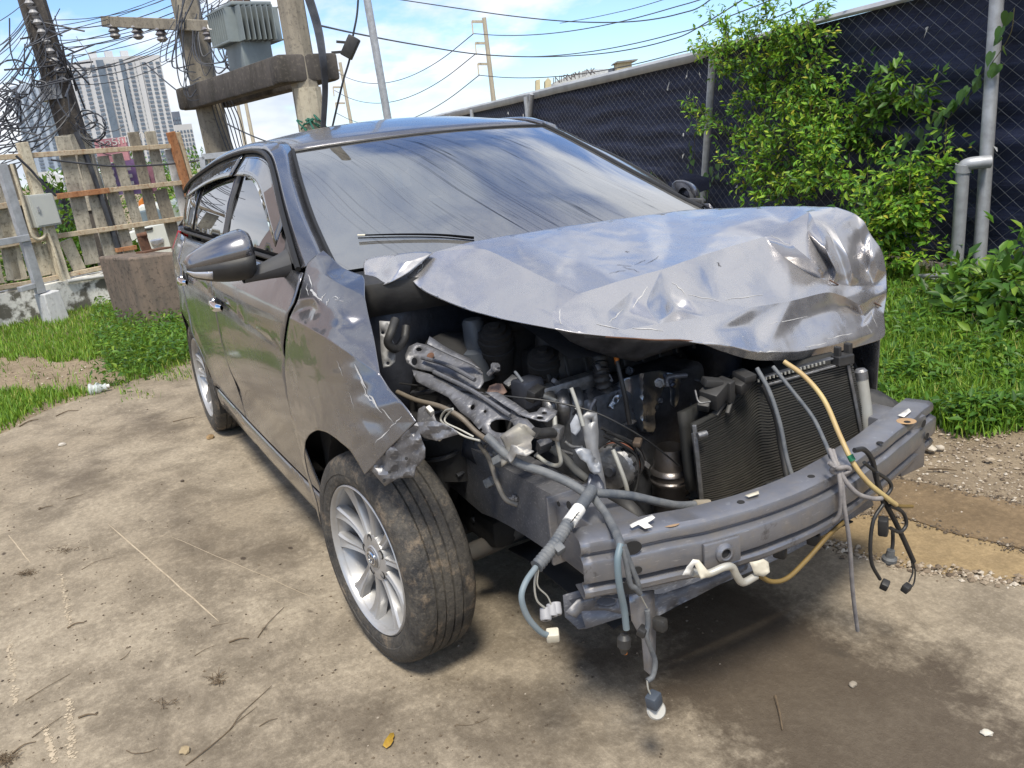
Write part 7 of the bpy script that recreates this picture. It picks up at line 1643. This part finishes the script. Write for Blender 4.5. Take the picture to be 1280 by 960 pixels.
for k in range(3):
    m_ = MB(); m_.lathe([(.03, 0), (.07, .01), (.035, .05), (.07, .06), (.035, .10), (.06, .11), (.03, .16), (.0, .17)], tc+dd*(-.25+.25*k)+Vector((0, 0, .89)), (0, 0, 1), 12); m_.build('bushing', simple('brown porcelain', (.10, .06, .05), None, .25) if k == 0 else bpy.data.materials['brown porcelain'], tr, True)
m_ = MB(); m_.tube([tc+sd*.50+dd*-.12+Vector((0, 0, .66)), tc+sd*.52+dd*-.05+Vector((0, 0, .60)), tc+sd*.50+dd*.02+Vector((0, 0, .58))], .008, 6, 3); m_.build('hook', MT['white_tag'], tr, True)
tr.scale = (.76, .76, .76)
# cross arm with insulators
ca0, ca1 = av(131, 27, 11.9), av(272, 33, 10.9)
xa = empty('cross_arm', ca0.lerp(ca1, .7)); tag(xa, 'weathered cross arm with hanging insulators on the middle pole', 'cross arm')
m_ = MB(); m_.bar(ca0, ca1, .12, .13, ch=.01); m_.build('arm', MT['pole'], xa)
for k, (px, py) in enumerate(((143, 40), (172, 41), (202, 44), (261, 44))):
    q = av(px, py, 11.9-1.0*(px-131)/141); m_ = MB(); m_.lathe([(.02, .13), (.05, .10), (.075, .06), (.045, .05), (.075, .01), (.045, -.01), (.07, -.05), (.03, -.08), (0, -.085)], q, (0, 0, 1), 14); m_.build('insulator', simple('dark porcelain', (.12, .11, .13), (.3, .3, .3), .3) if k == 0 else bpy.data.materials['dark porcelain'], xa, True)
# cables
MT['overhead'] = simple('overhead cable sheath', (.030, .034, .045), (.06, .065, .08), .5)
def cable(label, pts, r, group='overhead cables', name='overhead_cable', sm=6, mat='overhead', cat='cable', ext=False):
    if ext: pts = list(pts)+[pts[-1]+(pts[-1]-pts[-2])*k_+Vector((0, 0, .15*k_*k_)) for k_ in (2, 4, 7)]
    m_ = MB(); m_.tube(pts, r, 5, sm, False); o = m_.build(name, MT[mat], None, True); tag(o, label, cat, group); return o
def sag(a, b, s, n=7): return [a.lerp(b, i/n)+Vector((0, 0, -4*s*(i/n)*(1-i/n))) for i in range(n+1)]
# the mass of looped service drops round the left pole, too tangled to count
rs = random.Random(77); m_ = MB()
def run_bundle(p_a, p_b, n, spread, sg_, Da, Db, rr):
    for k in range(n):
        a = av(p_a[0]+rs.gauss(0, 4), p_a[1]+spread*(k/max(1, n-1)-.5)+rs.gauss(0, 2), Da); b = av(p_b[0]+rs.gauss(0, 8), p_b[1]+spread*1.5*(k/max(1, n-1)-.5)+rs.gauss(0, 4), Db)
        m_.tube(sag(a, b, abs(rs.gauss(sg_, sg_*.35)), 7), rs.choice(rr)*.75, 4, 2, False)
run_bundle((56, 50), (330, -60), 9, 46, .25, 11.1, 14, (.006, .008)); run_bundle((70, 92), (300, -20), 7, 22, .35, 11.1, 13, (.006, .007)); run_bundle((50, 60), (-70, 165), 9, 60, .30, 11.1, 9.5, (.007, .009)); run_bundle((72, 105), (-60, 215), 8, 36, .22, 11.1, 9.4, (.007, .010)); run_bundle((40, 20), (-60, 90), 8, 50, .2, 11.1, 10, (.006, .008)); run_bundle((85, 140), (5, 190), 6, 24, .12, 11.0, 10.2, (.008, .010)); run_bundle((90, 150), (150, 178), 5, 16, .10, 11.0, 11.2, (.006, .008))
for k in range(16):
    a = av(rs.gauss(50, 22), rs.uniform(-20, 120), 11+rs.uniform(-.3, .3)); L_ = rs.uniform(.25, .8)
    m_.tube([a, a+RT*rs.gauss(0, .12)-UP*L_*.6, a+RT*rs.gauss(0, .22)-UP*L_, a+RT*rs.gauss(0, .3)-UP*L_*.45], rs.choice((.005, .006, .008)), 4, 7, False)
for (cx, cy, rr_) in ((114, 158, .17), (108, 150, .12), (16, 100, .25), (118, 165, .12)):
    for j in range(2):
        q = av(cx, cy, 10.95); m_.tube([q+RT*(rr_*(1+.06*j)*math.cos(a))+UP*(rr_*(1-.05*j)*math.sin(a))+HD*rs.gauss(0, .02) for a in np.linspace(0, 6.3, 18)], .007, 4, 1, False)
for k in range(18):      # thick splice clutter on the pole
    q = av(rs.gauss(74, 14), rs.gauss(78, 12), 10.95+rs.gauss(0, .1)); m_.tube([q, q+Vector((rs.gauss(0, .15), rs.gauss(0, .15), rs.gauss(0, .1))), q+Vector((rs.gauss(0, .2), rs.gauss(0, .2), rs.gauss(-.1, .15)))], .011, 5, 4, False)
for k in range(22):
    q = av(rs.gauss(10, 8), rs.gauss(130, 22), 10.6+rs.gauss(0, .1)); m_.tube([q, q+Vector((rs.gauss(0, .15), rs.gauss(0, .15), rs.gauss(-.1, .15))), q+Vector((rs.gauss(0, .2), rs.gauss(0, .2), rs.gauss(-.2, .15)))], .009, 5, 4, False)
o = m_.build('cable_tangle', MT['overhead'], None, True); tag(o, 'dense tangle of black cables round the pole behind the slat fence', 'cables', kind='stuff')
rs = random.Random(12); m_ = MB()
for k in range(22):      # loops hanging from the middle pole and the transformer
    px = rs.gauss(238, 14) if k % 3 else rs.gauss(280, 18); y0 = rs.uniform(-30, 30); y1 = rs.uniform(60, 125); sx = rs.gauss(0, 18)
    m_.tube([av(px, y0, 11.1), av(px+sx*.5-8, (y0+y1)/2, 11.0), av(px+sx-5, y1, 10.9), av(px+sx+rs.uniform(5, 30), y1+rs.uniform(-15, 12), 10.9)], rs.choice((.005, .007, .009)), 4, 6, False)
for k in range(5): m_.tube([av(376+k*2.2, -20, 9.0), av(392+k*2, 30, 8.95), av(400+k*1.6, 70, 8.8), av(404+k*1.2, 110, 8.9), av(402+k, 160, 9.0)], .012, 5, 5, False)
for k in range(7): m_.tube([av(262+k*4, 120, 11.2), av(270+k*5, 150, 11.2), av(285+k*4, 190, 11.2)], .007, 4, 4, False)
o = m_.build('cable_tangle', MT['overhead'], None, True); tag(o, 'black cable loops hanging from the platform poles and transformer', 'cables', kind='stuff')
m_ = MB(); rs = random.Random(4)
for k in range(9): q = av(385+rs.gauss(0, 7), 153+rs.gauss(0, 3), 9.0); m_.tube([q, q+Vector((rs.gauss(0, .06), rs.gauss(0, .06), rs.gauss(0, .05))), q+Vector((rs.gauss(0, .08), rs.gauss(0, .1), rs.gauss(-.08, .04)))], .009, 5, 4)
o = m_.build('green_tie', simple('green tie wire', (.02, .13, .09), None, .5), None, True); tag(o, 'knotted green tie wire round the pole above the car roof', 'tie')
D1, D2 = 42, 60
cable('upper double line crossing the sky above the windscreen', [av(490, -2, 26), av(570, 10, 24), av(640, 20, 23), av(715, 27, 22), av(790, 27, 21), av(850, 17, 20), av(890, -2, 19)], .014, ext=True); cable('thin line crossing the sky toward the far pylon top', [av(700, 29, D2), av(760, 18, 52), av(840, -4, 44)], .02, ext=True)
cable('long line sweeping from the near pole across behind the far pylon', [av(395, 31, 14), av(450, 43, 18), av(520, 56, 22), av(600, 68, 26), av(680, 71, 28), av(760, 66, 28), av(830, 52, 26), av(880, 30, 24)], .017, ext=True)
T_ = [(592, 42), (595, 67), (599, 94)]; C_ = [(417, 88), (418, 113), (420, 141)]
for k, w in enumerate(('top', 'middle', 'bottom')):
    cable('%s wire strung between the two far pylons' % w, sag(av(*C_[k], 105), av(*T_[k], 60), 2.2), .032, 'pylon wires'); cable('%s wire running right from the tall far pylon' % w, sag(av(*T_[k], 60), av(900, (-10, 25, 50)[k], 40), .7), .026, 'pylon wires', ext=True)
cable('line sagging behind the platform toward the car roof', sag(av(180, 78, 16), av(350, 182, 14), .2), .012); cable('wire strung across the slat fence top to the mesh gate', [lp(64, 200, .1), lp(110, 205, .1), lp(150, 208, .1), lp(200, 206, .1), lp(240, 202, .1), av(266, 196, 10)], .011); cable('black drop wire slanting over the cream post to the meter box', [lp(20, 195, .14), lp(38, 212, .14), lp(52, 228, .14), lp(70, 245, .16)], .014); cable('dark power cable running down the outside of the slats', [lp(95, 165, .02), lp(108, 195, .03), lp(126, 245, .03), lp(148, 312, .03)], .030)
# splice enclosure hung on its own line
bxp = av(438, 59, 9.4); sb = empty('splice_box', bxp); tag(sb, 'black splice enclosure hanging on a line above the car roof', 'box')
axs = (av(447, 40, 9.4)-av(430, 78, 9.4)).normalized(); m_ = MB(); m_.bar(bxp-axs*.11, bxp+axs*.11, .12, .13, up=HD, ch=.012); m_.build('enclosure', MT['black_plastic'], sb, True, 30)
for s_ in (-1, 1): m_ = MB(); m_.bar(bxp+axs*.05*s_-RT*.05, bxp+axs*.06*s_-RT*.17, .02, .025); m_.build('bracket', MT['black_plastic'], sb)
cable('line carrying the black splice enclosure', [av(448, -5, 9.4), av(446, 20, 9.4), av(441, 46, 9.4), av(437, 74, 9.4), av(428, 105, 9.4), av(414, 165, 9.4)], .011)
lp_, b_, d_ = pole('slim galvanised lamp post rising behind the car roof', 459, 0, 485, 150, 15, .062, 'lamp_post', 'galv', 9, None)
# far pylons
def pylon(label, px0, py0, px1, py1, D, r, arms, side=-1):
    root, b, d = pole(label, px0, py0, px1, py1, D, r, 'power_pylon', 'pole_pale', av(px0, py0, D).z, 'far concrete pylons')
    for (px, py, L) in arms:
        q = av(px, py, D); w = L*D/FPX; m_ = MB(); m_.bar(q, q+RT*side*w, r*.9, r*.9); m_.bar(q+RT*side*w, q+RT*side*w*.9-UP*(w*.95), r*.5, r*.5); m_.build('bracket_arm', MT['pole_pale'], root)
pylon('tall far pylon with three side arms above the windscreen', 605, 22, 617, 126, 60, .17, [(606, 27, 15), (609, 54, 14), (611, 80, 13)]); pylon('smaller far pylon with three side arms left of the lamp post', 425, 78, 440, 160, 105, .22, [(425, 88, 11), (428, 109, 11), (431, 129, 11)])
pylon('thin far pole leaning above the rear door', 297, 130, 308, 188, 80, .18, []); pylon('thin far pole beside the leaning one above the rear door', 307, 128, 318, 184, 80, .18, [])
# ------------------------------------------------------------------ far buildings
def bwin(m, p0, ux, uz, w, h, nx, nz, fw=.55, fh=.5, out=None):
    for i in range(nx):
        for j in range(nz):
            c = p0+ux*((i+.5)*w/nx)+uz*((j+.5)*h/nz); a, b = ux*(w/nx*fw/2), uz*(h/nz*fh/2); o = out*.25
            m.add([c-a-b+o, c+a-b+o, c+a+b+o, c-a+b+o], [(0, 1, 2, 3)])
MT['bwhite'] = simple('white painted facade', (.54, .55, .56), (.46, .47, .49), .8, 0, .08); MT['bblue'] = simple('blue grey facade', (.36, .42, .50), (.30, .36, .44), .8, 0, .08); MT['bglass'] = simple('dark facade windows', (.09, .12, .16), (.15, .19, .24), .25, 0, .3); MT['bdark'] = simple('slate facade', (.10, .12, .16), (.14, .16, .20), .5, 0, .2)
def tower(label, px0, px1, ptop, D, depth, mat, nx, nz, yaw=25, name='tower_block', ribs=(), sidemat=None):
    a = av(px0, ptop[0], D); b = av(px1, ptop[1], D); top = max(a.z, b.z); w = math.hypot(b.x-a.x, b.y-a.y); c = a.lerp(b, .5); root = empty(name, (c.x, c.y, 0)); tag(root, label, 'building', 'far apartment towers')
    ux = (b-a); ux.z = 0; ux.normalize(); uy = Vector((-ux.y, ux.x, 0)); uy = uy if uy.dot(HD) > 0 else -uy; ca, sa = math.cos(rad(yaw)), math.sin(rad(yaw))
    wf = w*.62/ca; ws = w*.38/abs(sa) if sa else 1
    e1 = ux*ca+uy*sa*-1 if False else (ux*ca+uy*sa); e2 = (uy*ca-ux*sa)
    # near corner between the two visible faces
    k = a+(b-a)*.38; k.z = 0; fr = e1; sdv = (uy*math.cos(rad(90-yaw)) - ux*math.sin(rad(90-yaw)))
    Z = Vector((0, 0, 1)); A1, A0, A2 = k+sdv*ws, k, k+fr*wf; A3 = A1+fr*wf
    m = MB(); m.add([A0, A2, A3, A1]+[p+Z*top for p in (A0, A2, A3, A1)], [(0, 1, 5, 4), (1, 2, 6, 5), (2, 3, 7, 6), (3, 0, 4, 7), (4, 5, 6, 7)]); o = m.build('facade', MT[mat], root)
    nf = fr.cross(Z); nf = nf if nf.dot(CAM-k) > 0 else -nf; ns_ = sdv.cross(Z); ns_ = ns_ if ns_.dot(CAM-k) > 0 else -ns_
    m = MB(); bwin(m, A0+Z*2, fr, Z, wf, top-4, nx, nz, .62, .55, nf); bwin(m, A0+Z*2, sdv, Z, ws, top-4, max(2, nx//2), nz, .5, .55, ns_); w_ = m.build('window', MT['bglass'], root); w_['kind'] = 'stuff'
    for t, wd, dk in ribs:
        m = MB(); m.bar(A0+fr*(wf*t)+nf*.5+Z*1, A0+fr*(wf*t)+nf*.5+Z*(top-1), wd, .8, up=nf); m.build('facade_rib', MT['bglass' if dk else 'bwhite'], root)
    for j in range(3): m = MB(); m.box((A0+A3)/2+Z*(top+1.5)+fr*(wf*(-.25+.25*j)), (wf*.12, wf*.12, 3)); m.build('roof_box', MT[mat], root)
    return root
tower('tall white apartment tower left of the platform pole', 80, 186, (76, 74), 330, 20, 'bwhite', 9, 26, 32, ribs=((.04, 2.4, True), (.30, 1.6, False), (.36, 1.6, True), (.62, 1.6, False)))
tower('pale blue apartment tower seen behind the dark pole', 20, 86, (106, 98), 340, 20, 'bblue', 7, 26, 28, ribs=((.5, 2.2, False), (.2, 1.8, True), (.8, 1.8, True)))
tower('low white block with slate top beside the rusty fence post', 182, 236, (160, 158), 380, 20, 'bwhite', 9, 9, 20); tower('slate grey stair tower above the low white block', 193, 222, (142, 140), 390, 20, 'bdark', 5, 12, 20)
# roofs and sign letters beyond the screened fence
def slab_px(label, name, px, D, mat, depth=3.0, cat='building', group=None, zb=0.0):
    P_ = [av(a, b, D) for a, b in px]; n = len(P_); m = MB(); m.add(P_+[p+HD*depth for p in P_], [tuple(range(n)), tuple(range(2*n-1, n-1, -1))]+[(i, (i+1) % n, n+(i+1) % n, n+i) for i in range(n)]); o = m.build(name, mat, None); bm = bmesh.new(); bm.from_mesh(o.data); bmesh.ops.recalc_face_normals(bm, faces=bm.faces); bm.to_mesh(o.data); bm.free(); tag(o, label, cat, group); return o
CR = simple('cream render', (.56, .50, .32), (.48, .42, .27), .8)
slab_px('pale gabled roof carrying the sign letters beyond the screened fence', 'gabled_roof', [(690, 130), (692, 103), (715, 93), (735, 87), (762, 86), (762, 130)], 62, simple('pale roof sheet', (.55, .58, .60), None, .6)); slab_px('cream chimney block rising above the screened fence', 'chimney_block', [(770, 100), (772, 78), (789, 75), (792, 100)], 55, CR, 1.5); slab_px('dark eave on the cream chimney block', 'flat_eave', [(769, 79), (771, 76.5), (798, 73.5), (796, 76)], 54.8, simple('grey eave', (.20, .20, .19), None, .7), 2.0, 'roof'); slab_px('small cream gable standing second above the fence top', 'cream_turret', [(681.5, 115), (681.5, 101), (685, 97), (689, 101), (689, 115)], 60, CR, 1.2); slab_px('small cream turret standing first above the fence top', 'cream_turret', [(670, 120), (670, 100), (675, 99), (676, 120)], 60, CR, 1.2); slab_px('small dark vent box between the roof letters and chimney', 'vent_box', [(763, 92), (763, 85.5), (769, 84.5), (769, 91)], 56, MT['bdark'], 1, 'vent')
sg_ = empty('roof_sign', av(720, 95, 61)); tag(sg_, 'row of dark sign letters standing on the roof beyond the fence', 'sign')
for i, chh in enumerate('INTRNAMHINK'):
    q = av(692+i*4.9, 104.5-i*1.22, 61)
    text_obj('letter', chh, .58, simple('dark sign letters', (.09, .08, .08), None, .6) if i == 0 else bpy.data.materials['dark sign letters'], sg_, Matrix.Translation(q) @ Matrix((RT*.95, UP, -FW)).transposed().to_4x4(), .04)
# ------------------------------------------------------------------ behind the slat fence: shop sign, banners, white pickup, hedge, shed roof
sgn = slab_px('pink shop sign with white lettering above the slat fence', 'shop_sign', [(117, 175), (156, 171), (159, 186), (162, 200), (124, 205)], 12.4, simple('faded pink sign', (.62, .30, .33), (.55, .26, .29), .6), .05, 'sign')
q = av(124, 186, 12.36); xd = (av(157, 180, 12.36)-q).normalized()
text_obj('sign_text', 'กอรกทบท', .16, MT['white_tag'], sgn, Matrix.Translation(q) @ Matrix((xd, (UP-xd*UP.dot(xd)).normalized(), -HD)).transposed().to_4x4(), .004, 'LEFT')
for i, (px, py, w, h, c, lb) in enumerate(((141, 225, 12, 20, (.26, .19, .36), 'purple and white banner showing between the middle slats'), (162, 222, 13, 22, (.28, .18, .38), 'purple banner showing between the darker slats'), (184, 225, 10, 18, (.30, .14, .19), 'maroon banner showing right of the dark slats'))):
    bn = slab_px(lb, 'hanging_banner', [(px-w, py-h), (px+w-4, py-h-2), (px+w+2, py+h-2), (px-w+6, py+h)], 12.6+.1*i, simple('banner print %d' % i, c, None, .6), .03, 'banner', 'banners behind the slats')
    for j in range(3): m = MB(); q = av(px-4+j*2, py-h*.5+j*9, 12.55+.1*i); m.box(q, (.02, .12, .05), frame(HD)); m.build('banner_print', MT['white_tag'], bn)
gs = slab_px('small green plate nailed behind the wide slat', 'green_plate', [(87, 203), (92, 202), (94, 208), (89, 209)], 11.0, MT['green_tape'], .02, 'sign')
# pickup seen nose-on through the gap
pk = empty('white_pickup', av(196, 320, 15)); tag(pk, 'white pickup truck parked beyond the slat fence', 'pickup')
W5 = simple('white pickup paint', (.70, .72, .68), (.62, .64, .60), .3, 0, 2, coat=.5)
def pkx(px, py, dd_=0): return av(px, py, 15+dd_)
body = [[(157, 340), (158, 310), (160, 290), (190, 281), (208, 277), (212, 290), (216, 318), (217, 340)], [(164, 289), (168, 262), (176, 256), (196, 254), (203, 262), (208, 279)]]
def loft(pts, d0, d1, sh, name, mat):
    A_ = [pkx(a, b, d0) for a, b in pts]; B_ = [pkx(a, b, d0)+HD*(d1-d0)+Vector((0, 0, sh)) for a, b in pts]; n = len(A_); m = MB(); m.add(A_+B_, [tuple(range(n)), tuple(range(2*n-1, n-1, -1))]+[(i, (i+1) % n, n+(i+1) % n, n+i) for i in range(n)]); o = m.build(name, mat, pk, bevel=.03); bm = bmesh.new(); bm.from_mesh(o.data); bmesh.ops.recalc_face_normals(bm, faces=bm.faces); bm.to_mesh(o.data); bm.free(); return o
loft(body[0], 0, 4.5, 0, 'pickup_body', W5); loft(body[1], .9, 2.6, 0, 'pickup_cab', W5)
loft([(170, 285), (173, 264), (195, 260), (199, 263), (203, 277)], .85, .92, 0, 'windscreen', MT['side_glass'] if False else simple('grey truck glass', (.16, .20, .23), None, .1)); loft([(172, 287), (190, 284), (190, 287), (172, 290)], -.04, .02, 0, 'grille', MT['black_plastic']); loft([(186, 300), (203, 297), (204, 304), (196, 308), (188, 306)], -.05, .02, 0, 'headlamp', MT['lamp_lens']); loft([(162, 305), (172, 304), (172, 311), (163, 311)], -.05, .02, 0, 'headlamp', MT['lamp_lens'])
loft([(172, 252), (178, 246), (179, 258), (173, 260)], 1.2, 1.4, 0, 'roof_beacon', MT['orange'])
for a, b in ((164, 338), (211, 336)): m = MB(); m.lathe([(0, .12), (.2, .12), (.32, .09), (.34, 0), (.32, -.09), (0, -.1)], pkx(a, b, .7), RT, 20); m.build('wheel', MT['tyre'], pk, True, 40)
slab_px('dark shed gable under a white roof behind the cream post', 'roadside_shed', [(46, 300), (46, 218), (75, 226), (80, 300)], 20, simple('dark blue shed wall', (.03, .035, .06), None, .7), 2, 'shed'); slab_px('white shed roof edge behind the cream post', 'shed_roof', [(43, 216), (62, 214), (78, 222), (82, 240), (70, 236), (60, 228), (45, 219)], 19.8, MT['bwhite'], 2.5, 'roof')
# hedge plants beyond the slats
rs = random.Random(31)
def bush(label, cx, cy, D, rx, rz, n, leaf, mat, seed, name='hedge_bush'):
    r_ = np.random.RandomState(seed); c = av(cx, cy, D); u = r_.randn(n, 3); u /= np.linalg.norm(u, axis=1)[:, None]; rad_ = r_.rand(n)**.4; lump = np.array([1+.35*noise.noise(Vector(v)*2.1+Vector((seed, 0, 0))) for v in u]); P = np.array(c)+u*(rad_*lump)[:, None]*np.array([rx, rx, rz]); P[:, 2] = np.maximum(P[:, 2], .05)
    root = empty(name, (c.x, c.y, 0)); tag(root, label, 'bush', 'bushes beyond the slat fence'); leaves_mesh('foliage', P, u+r_.randn(n, 3)*.6, r_.randn(n, 3)*.4+np.array([0, 0, 1.]), leaf*(.6+.8*r_.rand(n)), mat, root); m = MB(); m.tube([(c.x, c.y, 0), (c.x, c.y, max(.2, c.z))], .05, 6, 1); m.build('trunk', MT['stem'], root)
for i, a in enumerate((('green bush behind the meter box and cream slats', 78, 275, 13.2, .9, .7), ('low green bush behind the left end of the slats', 10, 330, 12.6, .9, .5), ('green bush beyond the mesh gate', 268, 235, 17, 1.0, .8), ('green bush showing beside the pale grey panel', 226, 250, 21, .6, .9), ('low green bush behind the lower wide slats', 110, 322, 12.8, .6, .4), ('dark green bush above the white pickup', 188, 238, 22, 1.4, .9), ('low green bush in front of the white pickup', 160, 322, 13.4, .22, .25))): bush(*a, 1500, .10, MT['leaf_green'], 40+i)
# mesh gate near the rear of the car
mg = empty('mesh_gate', av(275, 230, 9.8)); tag(mg, 'grey mesh gate panel beyond the rear door of the car', 'gate')
for a, b in (((253, 196), (283, 193)), ((283, 193), (345, 181)), ((253, 196), (268, 300)), ((283, 193), (296, 300)), ((253, 232), (300, 224))):
    m = MB(); m.bar(av(*a, 9.8), av(*b, 9.8), .06, .06, up=HD); m.build('gate_bar', MT['galv'], mg)
m = MB()
for k in range(26):
    m.tube([av(254+k*3.4, 196-k*.55, 9.82), av(262+k*3.4+8, 260, 9.82)], .004, 3, 1, False); m.tube([av(254+k*3.4, 196-k*.55, 9.83), av(262+k*3.4-16, 260, 9.83)], .004, 3, 1, False)
m.build('gate_mesh', MT['wire'], mg)['kind'] = 'stuff'; slab_px('mossy grey board above the mesh gate', 'gate_board', [(283, 195), (300, 188), (345, 180), (345, 200), (284, 212)], 9.9, MT['slat'], .04, 'board')
slab_px('distant pale house beyond the mesh gate', 'distant_house', [(238, 232), (240, 214), (262, 210), (275, 213), (276, 240), (240, 245)], 60, simple('pale house wall', (.50, .46, .40), None, .8), 6)
# ------------------------------------------------------------------ litter on the concrete
TW = simple('dry twig bark', (.16, .115, .07), (.08, .058, .038), .9, 0, 40)
def twig(label, pts, r=.0022, name='twig'):
    P = [gp(a, b, z=r*.9+.0005) for a, b in pts]; 
    for i, p in enumerate(P): p.z += .003*(i % 2)
    m_ = MB(); m_.tube(P, lambda t: r*(1-.5*t), 5, 3); o = m_.build(name, TW, None, True); tag(o, label, 'twig', 'twigs on the concrete'); return o
TWG = [('long forked dry stem near the bottom left of the concrete', [(232, 957), (262, 935), (287, 912), (300, 895), (320, 875), (340, 858)], .003), ('second strand of the long forked stem', [(285, 915), (295, 905), (310, 892), (322, 884)], .002), ('curved twig beside the pale stone', [(158, 938), (168, 943), (185, 940), (198, 936)], .0025), ('short thick twig by the white chalk smear', [(84, 785), (95, 780), (105, 778)], .005), ('slanting thin twig left of the dry weed tuft', [(243, 820), (256, 813), (268, 807)], .002), ('straight twig pointing to the front wheel', [(322, 797), (335, 780), (355, 759)], .003), ('dark sliver lying before the straight twig', [(286, 803), (300, 799), (311, 798)], .005), ('twig by the lower left corner leaning up', [(32, 875), (55, 862), (88, 842)], .0025), ('thin twig crossing below the chalk smear', [(40, 922), (58, 910), (78, 895)], .0025), ('short twig at the lower left edge', [(15, 942), (30, 932), (45, 927)], .004), ('small hooked twig in the middle of the left concrete', [(150, 825), (158, 821), (163, 813)], .0025), ('stubby stick lying alone on the right concrete', [(969, 870), (974, 890), (978, 912)], .0065), ('flat stick under the chalk smear', [(98, 897), (110, 894), (121, 893)], .0055), ('thin twig left of the yellow leaf', [(324, 908), (336, 902), (347, 898)], .0025), ('dark twig among the left dry stalks', [(102, 712), (120, 703), (142, 696)], .002), ('twig lying by the gravel right of the beam', [(1138, 571), (1160, 570), (1195, 566)], .004), ('grey stick on the gravel right of the beam', [(1160, 586), (1180, 587), (1196, 588)], .008), ('twig at the grass edge on the left', [(70, 520), (85, 514), (98, 513)], .006), ('pale stick in the dirt patch on the left', [(24, 533), (36, 527), (48, 524)], .008), ('dark chip near the rear wheel', [(216, 527), (236, 523), (246, 521)], .004), ('long dark twig on the left concrete', [(82, 624), (95, 621), (104, 618)], .003), ('bent dark sprig beside the straight twig', [(263, 784), (272, 782), (285, 779)], .0018), ('thin pale straw right of the yellow leaf', [(570, 906), (590, 907), (612, 897)], .0012), ('dark sprig left of the drain stain', [(48, 637), (58, 634), (66, 632)], .004)]
for lb, p, r_ in TWG: twig(lb, p, r_*.55)
def tuft(label, px, py, w, h, n, seed, cat='dry weed'):
    rr = random.Random(seed); root = empty('dry_weed_tuft', gp(px, py)); tag(root, label, cat); m_ = MB()
    for _ in range(n):
        a = gp(px+rr.gauss(0, w*.3), py+rr.gauss(0, h*.3), z=.002); d = Vector((rr.gauss(0, 1), rr.gauss(0, 1), abs(rr.gauss(0, .35)))).normalized()*rr.uniform(.010, .032); m_.tube([a, a+d*.5+Vector((0, 0, .004)), a+d], .0008, 4, 2, False)
    m_.build('dry_stalks', TW, root)['kind'] = 'stuff'
tuft('dry brown weed tuft in front of the front wheel', 272, 850, 14, 10, 40, 1); tuft('dry stalk heap at the left edge of the concrete', 35, 717, 18, 6, 46, 2); tuft('dry weed tuft in the bottom left corner', 8, 950, 20, 10, 60, 3); tuft('scattered dry stalks above the long white scratch', 80, 688, 30, 6, 30, 4); tuft('faint dry roots left of the yellow leaf', 205, 880, 22, 8, 16, 5)
# yellow leaf, folded
q = gp(487, 928); V = []; out = [(0, -1), (.55, -.75), (.75, -.2), (.55, .1), (.62, .45), (.3, .95), (-.25, .9), (-.45, .3), (-.6, -.1), (-.6, -.8)]
u_ = (gp(500, 928)-q).normalized(); v_ = Vector((-u_.y, u_.x, 0))
for x, y in out: V.append(q+u_*(x*.016)+v_*(-y*-.027)+Vector((0, 0, .006+.006*abs(x))))
m_ = MB(); m_.add([q+Vector((0, 0, .003))]+V, [(0, i+1, (i+1) % len(V)+1) for i in range(len(V))]); o = m_.build('fallen_leaf', simple('yellow dead leaf', (.42, .27, .03), (.30, .17, .02), .6, 0, 60), None, True, 60, solid=.0008); tag(o, 'yellow fallen leaf on the concrete near the bottom edge', 'leaf')
# stones
def stone(label, px, py, s, c, seed, sc=(1.3, 1, .6)):
    bm = bmesh.new(); bmesh.ops.create_icosphere(bm, subdivisions=2, radius=1); rr = random.Random(seed)
    for v in bm.verts: v.co = Vector((v.co.x*sc[0], v.co.y*sc[1], v.co.z*sc[2]))*s*(1+.35*noise.noise(v.co*1.5+Vector((seed, 0, 0))))
    me = bpy.data.meshes.new('stone'); bm.to_mesh(me); bm.free(); me.materials.append(simple('stone %d' % seed, c, tuple(v*.7 for v in c), .9, 0, 40)); o = link('stone', me, None, True, 35); p = gp(px, py); o.location = (p.x, p.y, s*sc[2]*.8); o.rotation_euler = (0, 0, rr.random()*3); tag(o, label, 'stone', 'loose stones')
stone('tan stone lying near the bottom left', 231, 940, .012, (.36, .28, .17), 1); stone('pale stone on the gravel beyond the beam end', 1162, 563, .022, (.55, .49, .40), 2); stone('smaller pale stone behind the beam end', 1175, 561, .014, (.50, .44, .36), 3); stone('white pebble low on the right concrete', 1233, 918, .010, (.62, .58, .50), 4); stone('grey pebble in the middle of the right concrete', 1066, 857, .009, (.30, .26, .21), 5); stone('brown clod behind the rear wheel', 263, 548, .020, (.30, .20, .10), 6); stone('tan stone by the gravel edge right of the grass', 1238, 576, .012, (.48, .40, .30), 7); stone('dark clod on the left concrete near the sill', 228, 602, .008, (.08, .06, .045), 8); stone('pale flat stone on the left dirt', 78, 557, .016, (.52, .48, .42), 9)
# crushed clear bottle in the grass edge
p0, p1 = gp(111, 487, .035), gp(133, 483, .035); CB = NT('crushed clear plastic'); CB.bsdf((.75, .80, .82), .12, 0, None, .6, Alpha=.55)
m_ = MB(); m_.tube([p0, p0.lerp(p1, .3), p0.lerp(p1, .6), p1], lambda t: .032*(1+.25*math.sin(t*14))*(1 if t < .8 else .6), 12, 6); bt = m_.build('plastic_bottle', CB.mat, None, True, 60); tag(bt, 'crushed clear plastic bottle at the grass edge', 'bottle')
m_ = MB(); m_.tube([p1, p1+(p1-p0).normalized()*.02], .014, 10, 1); m_.build('bottle_cap', MT['white_tag'], bt, True)
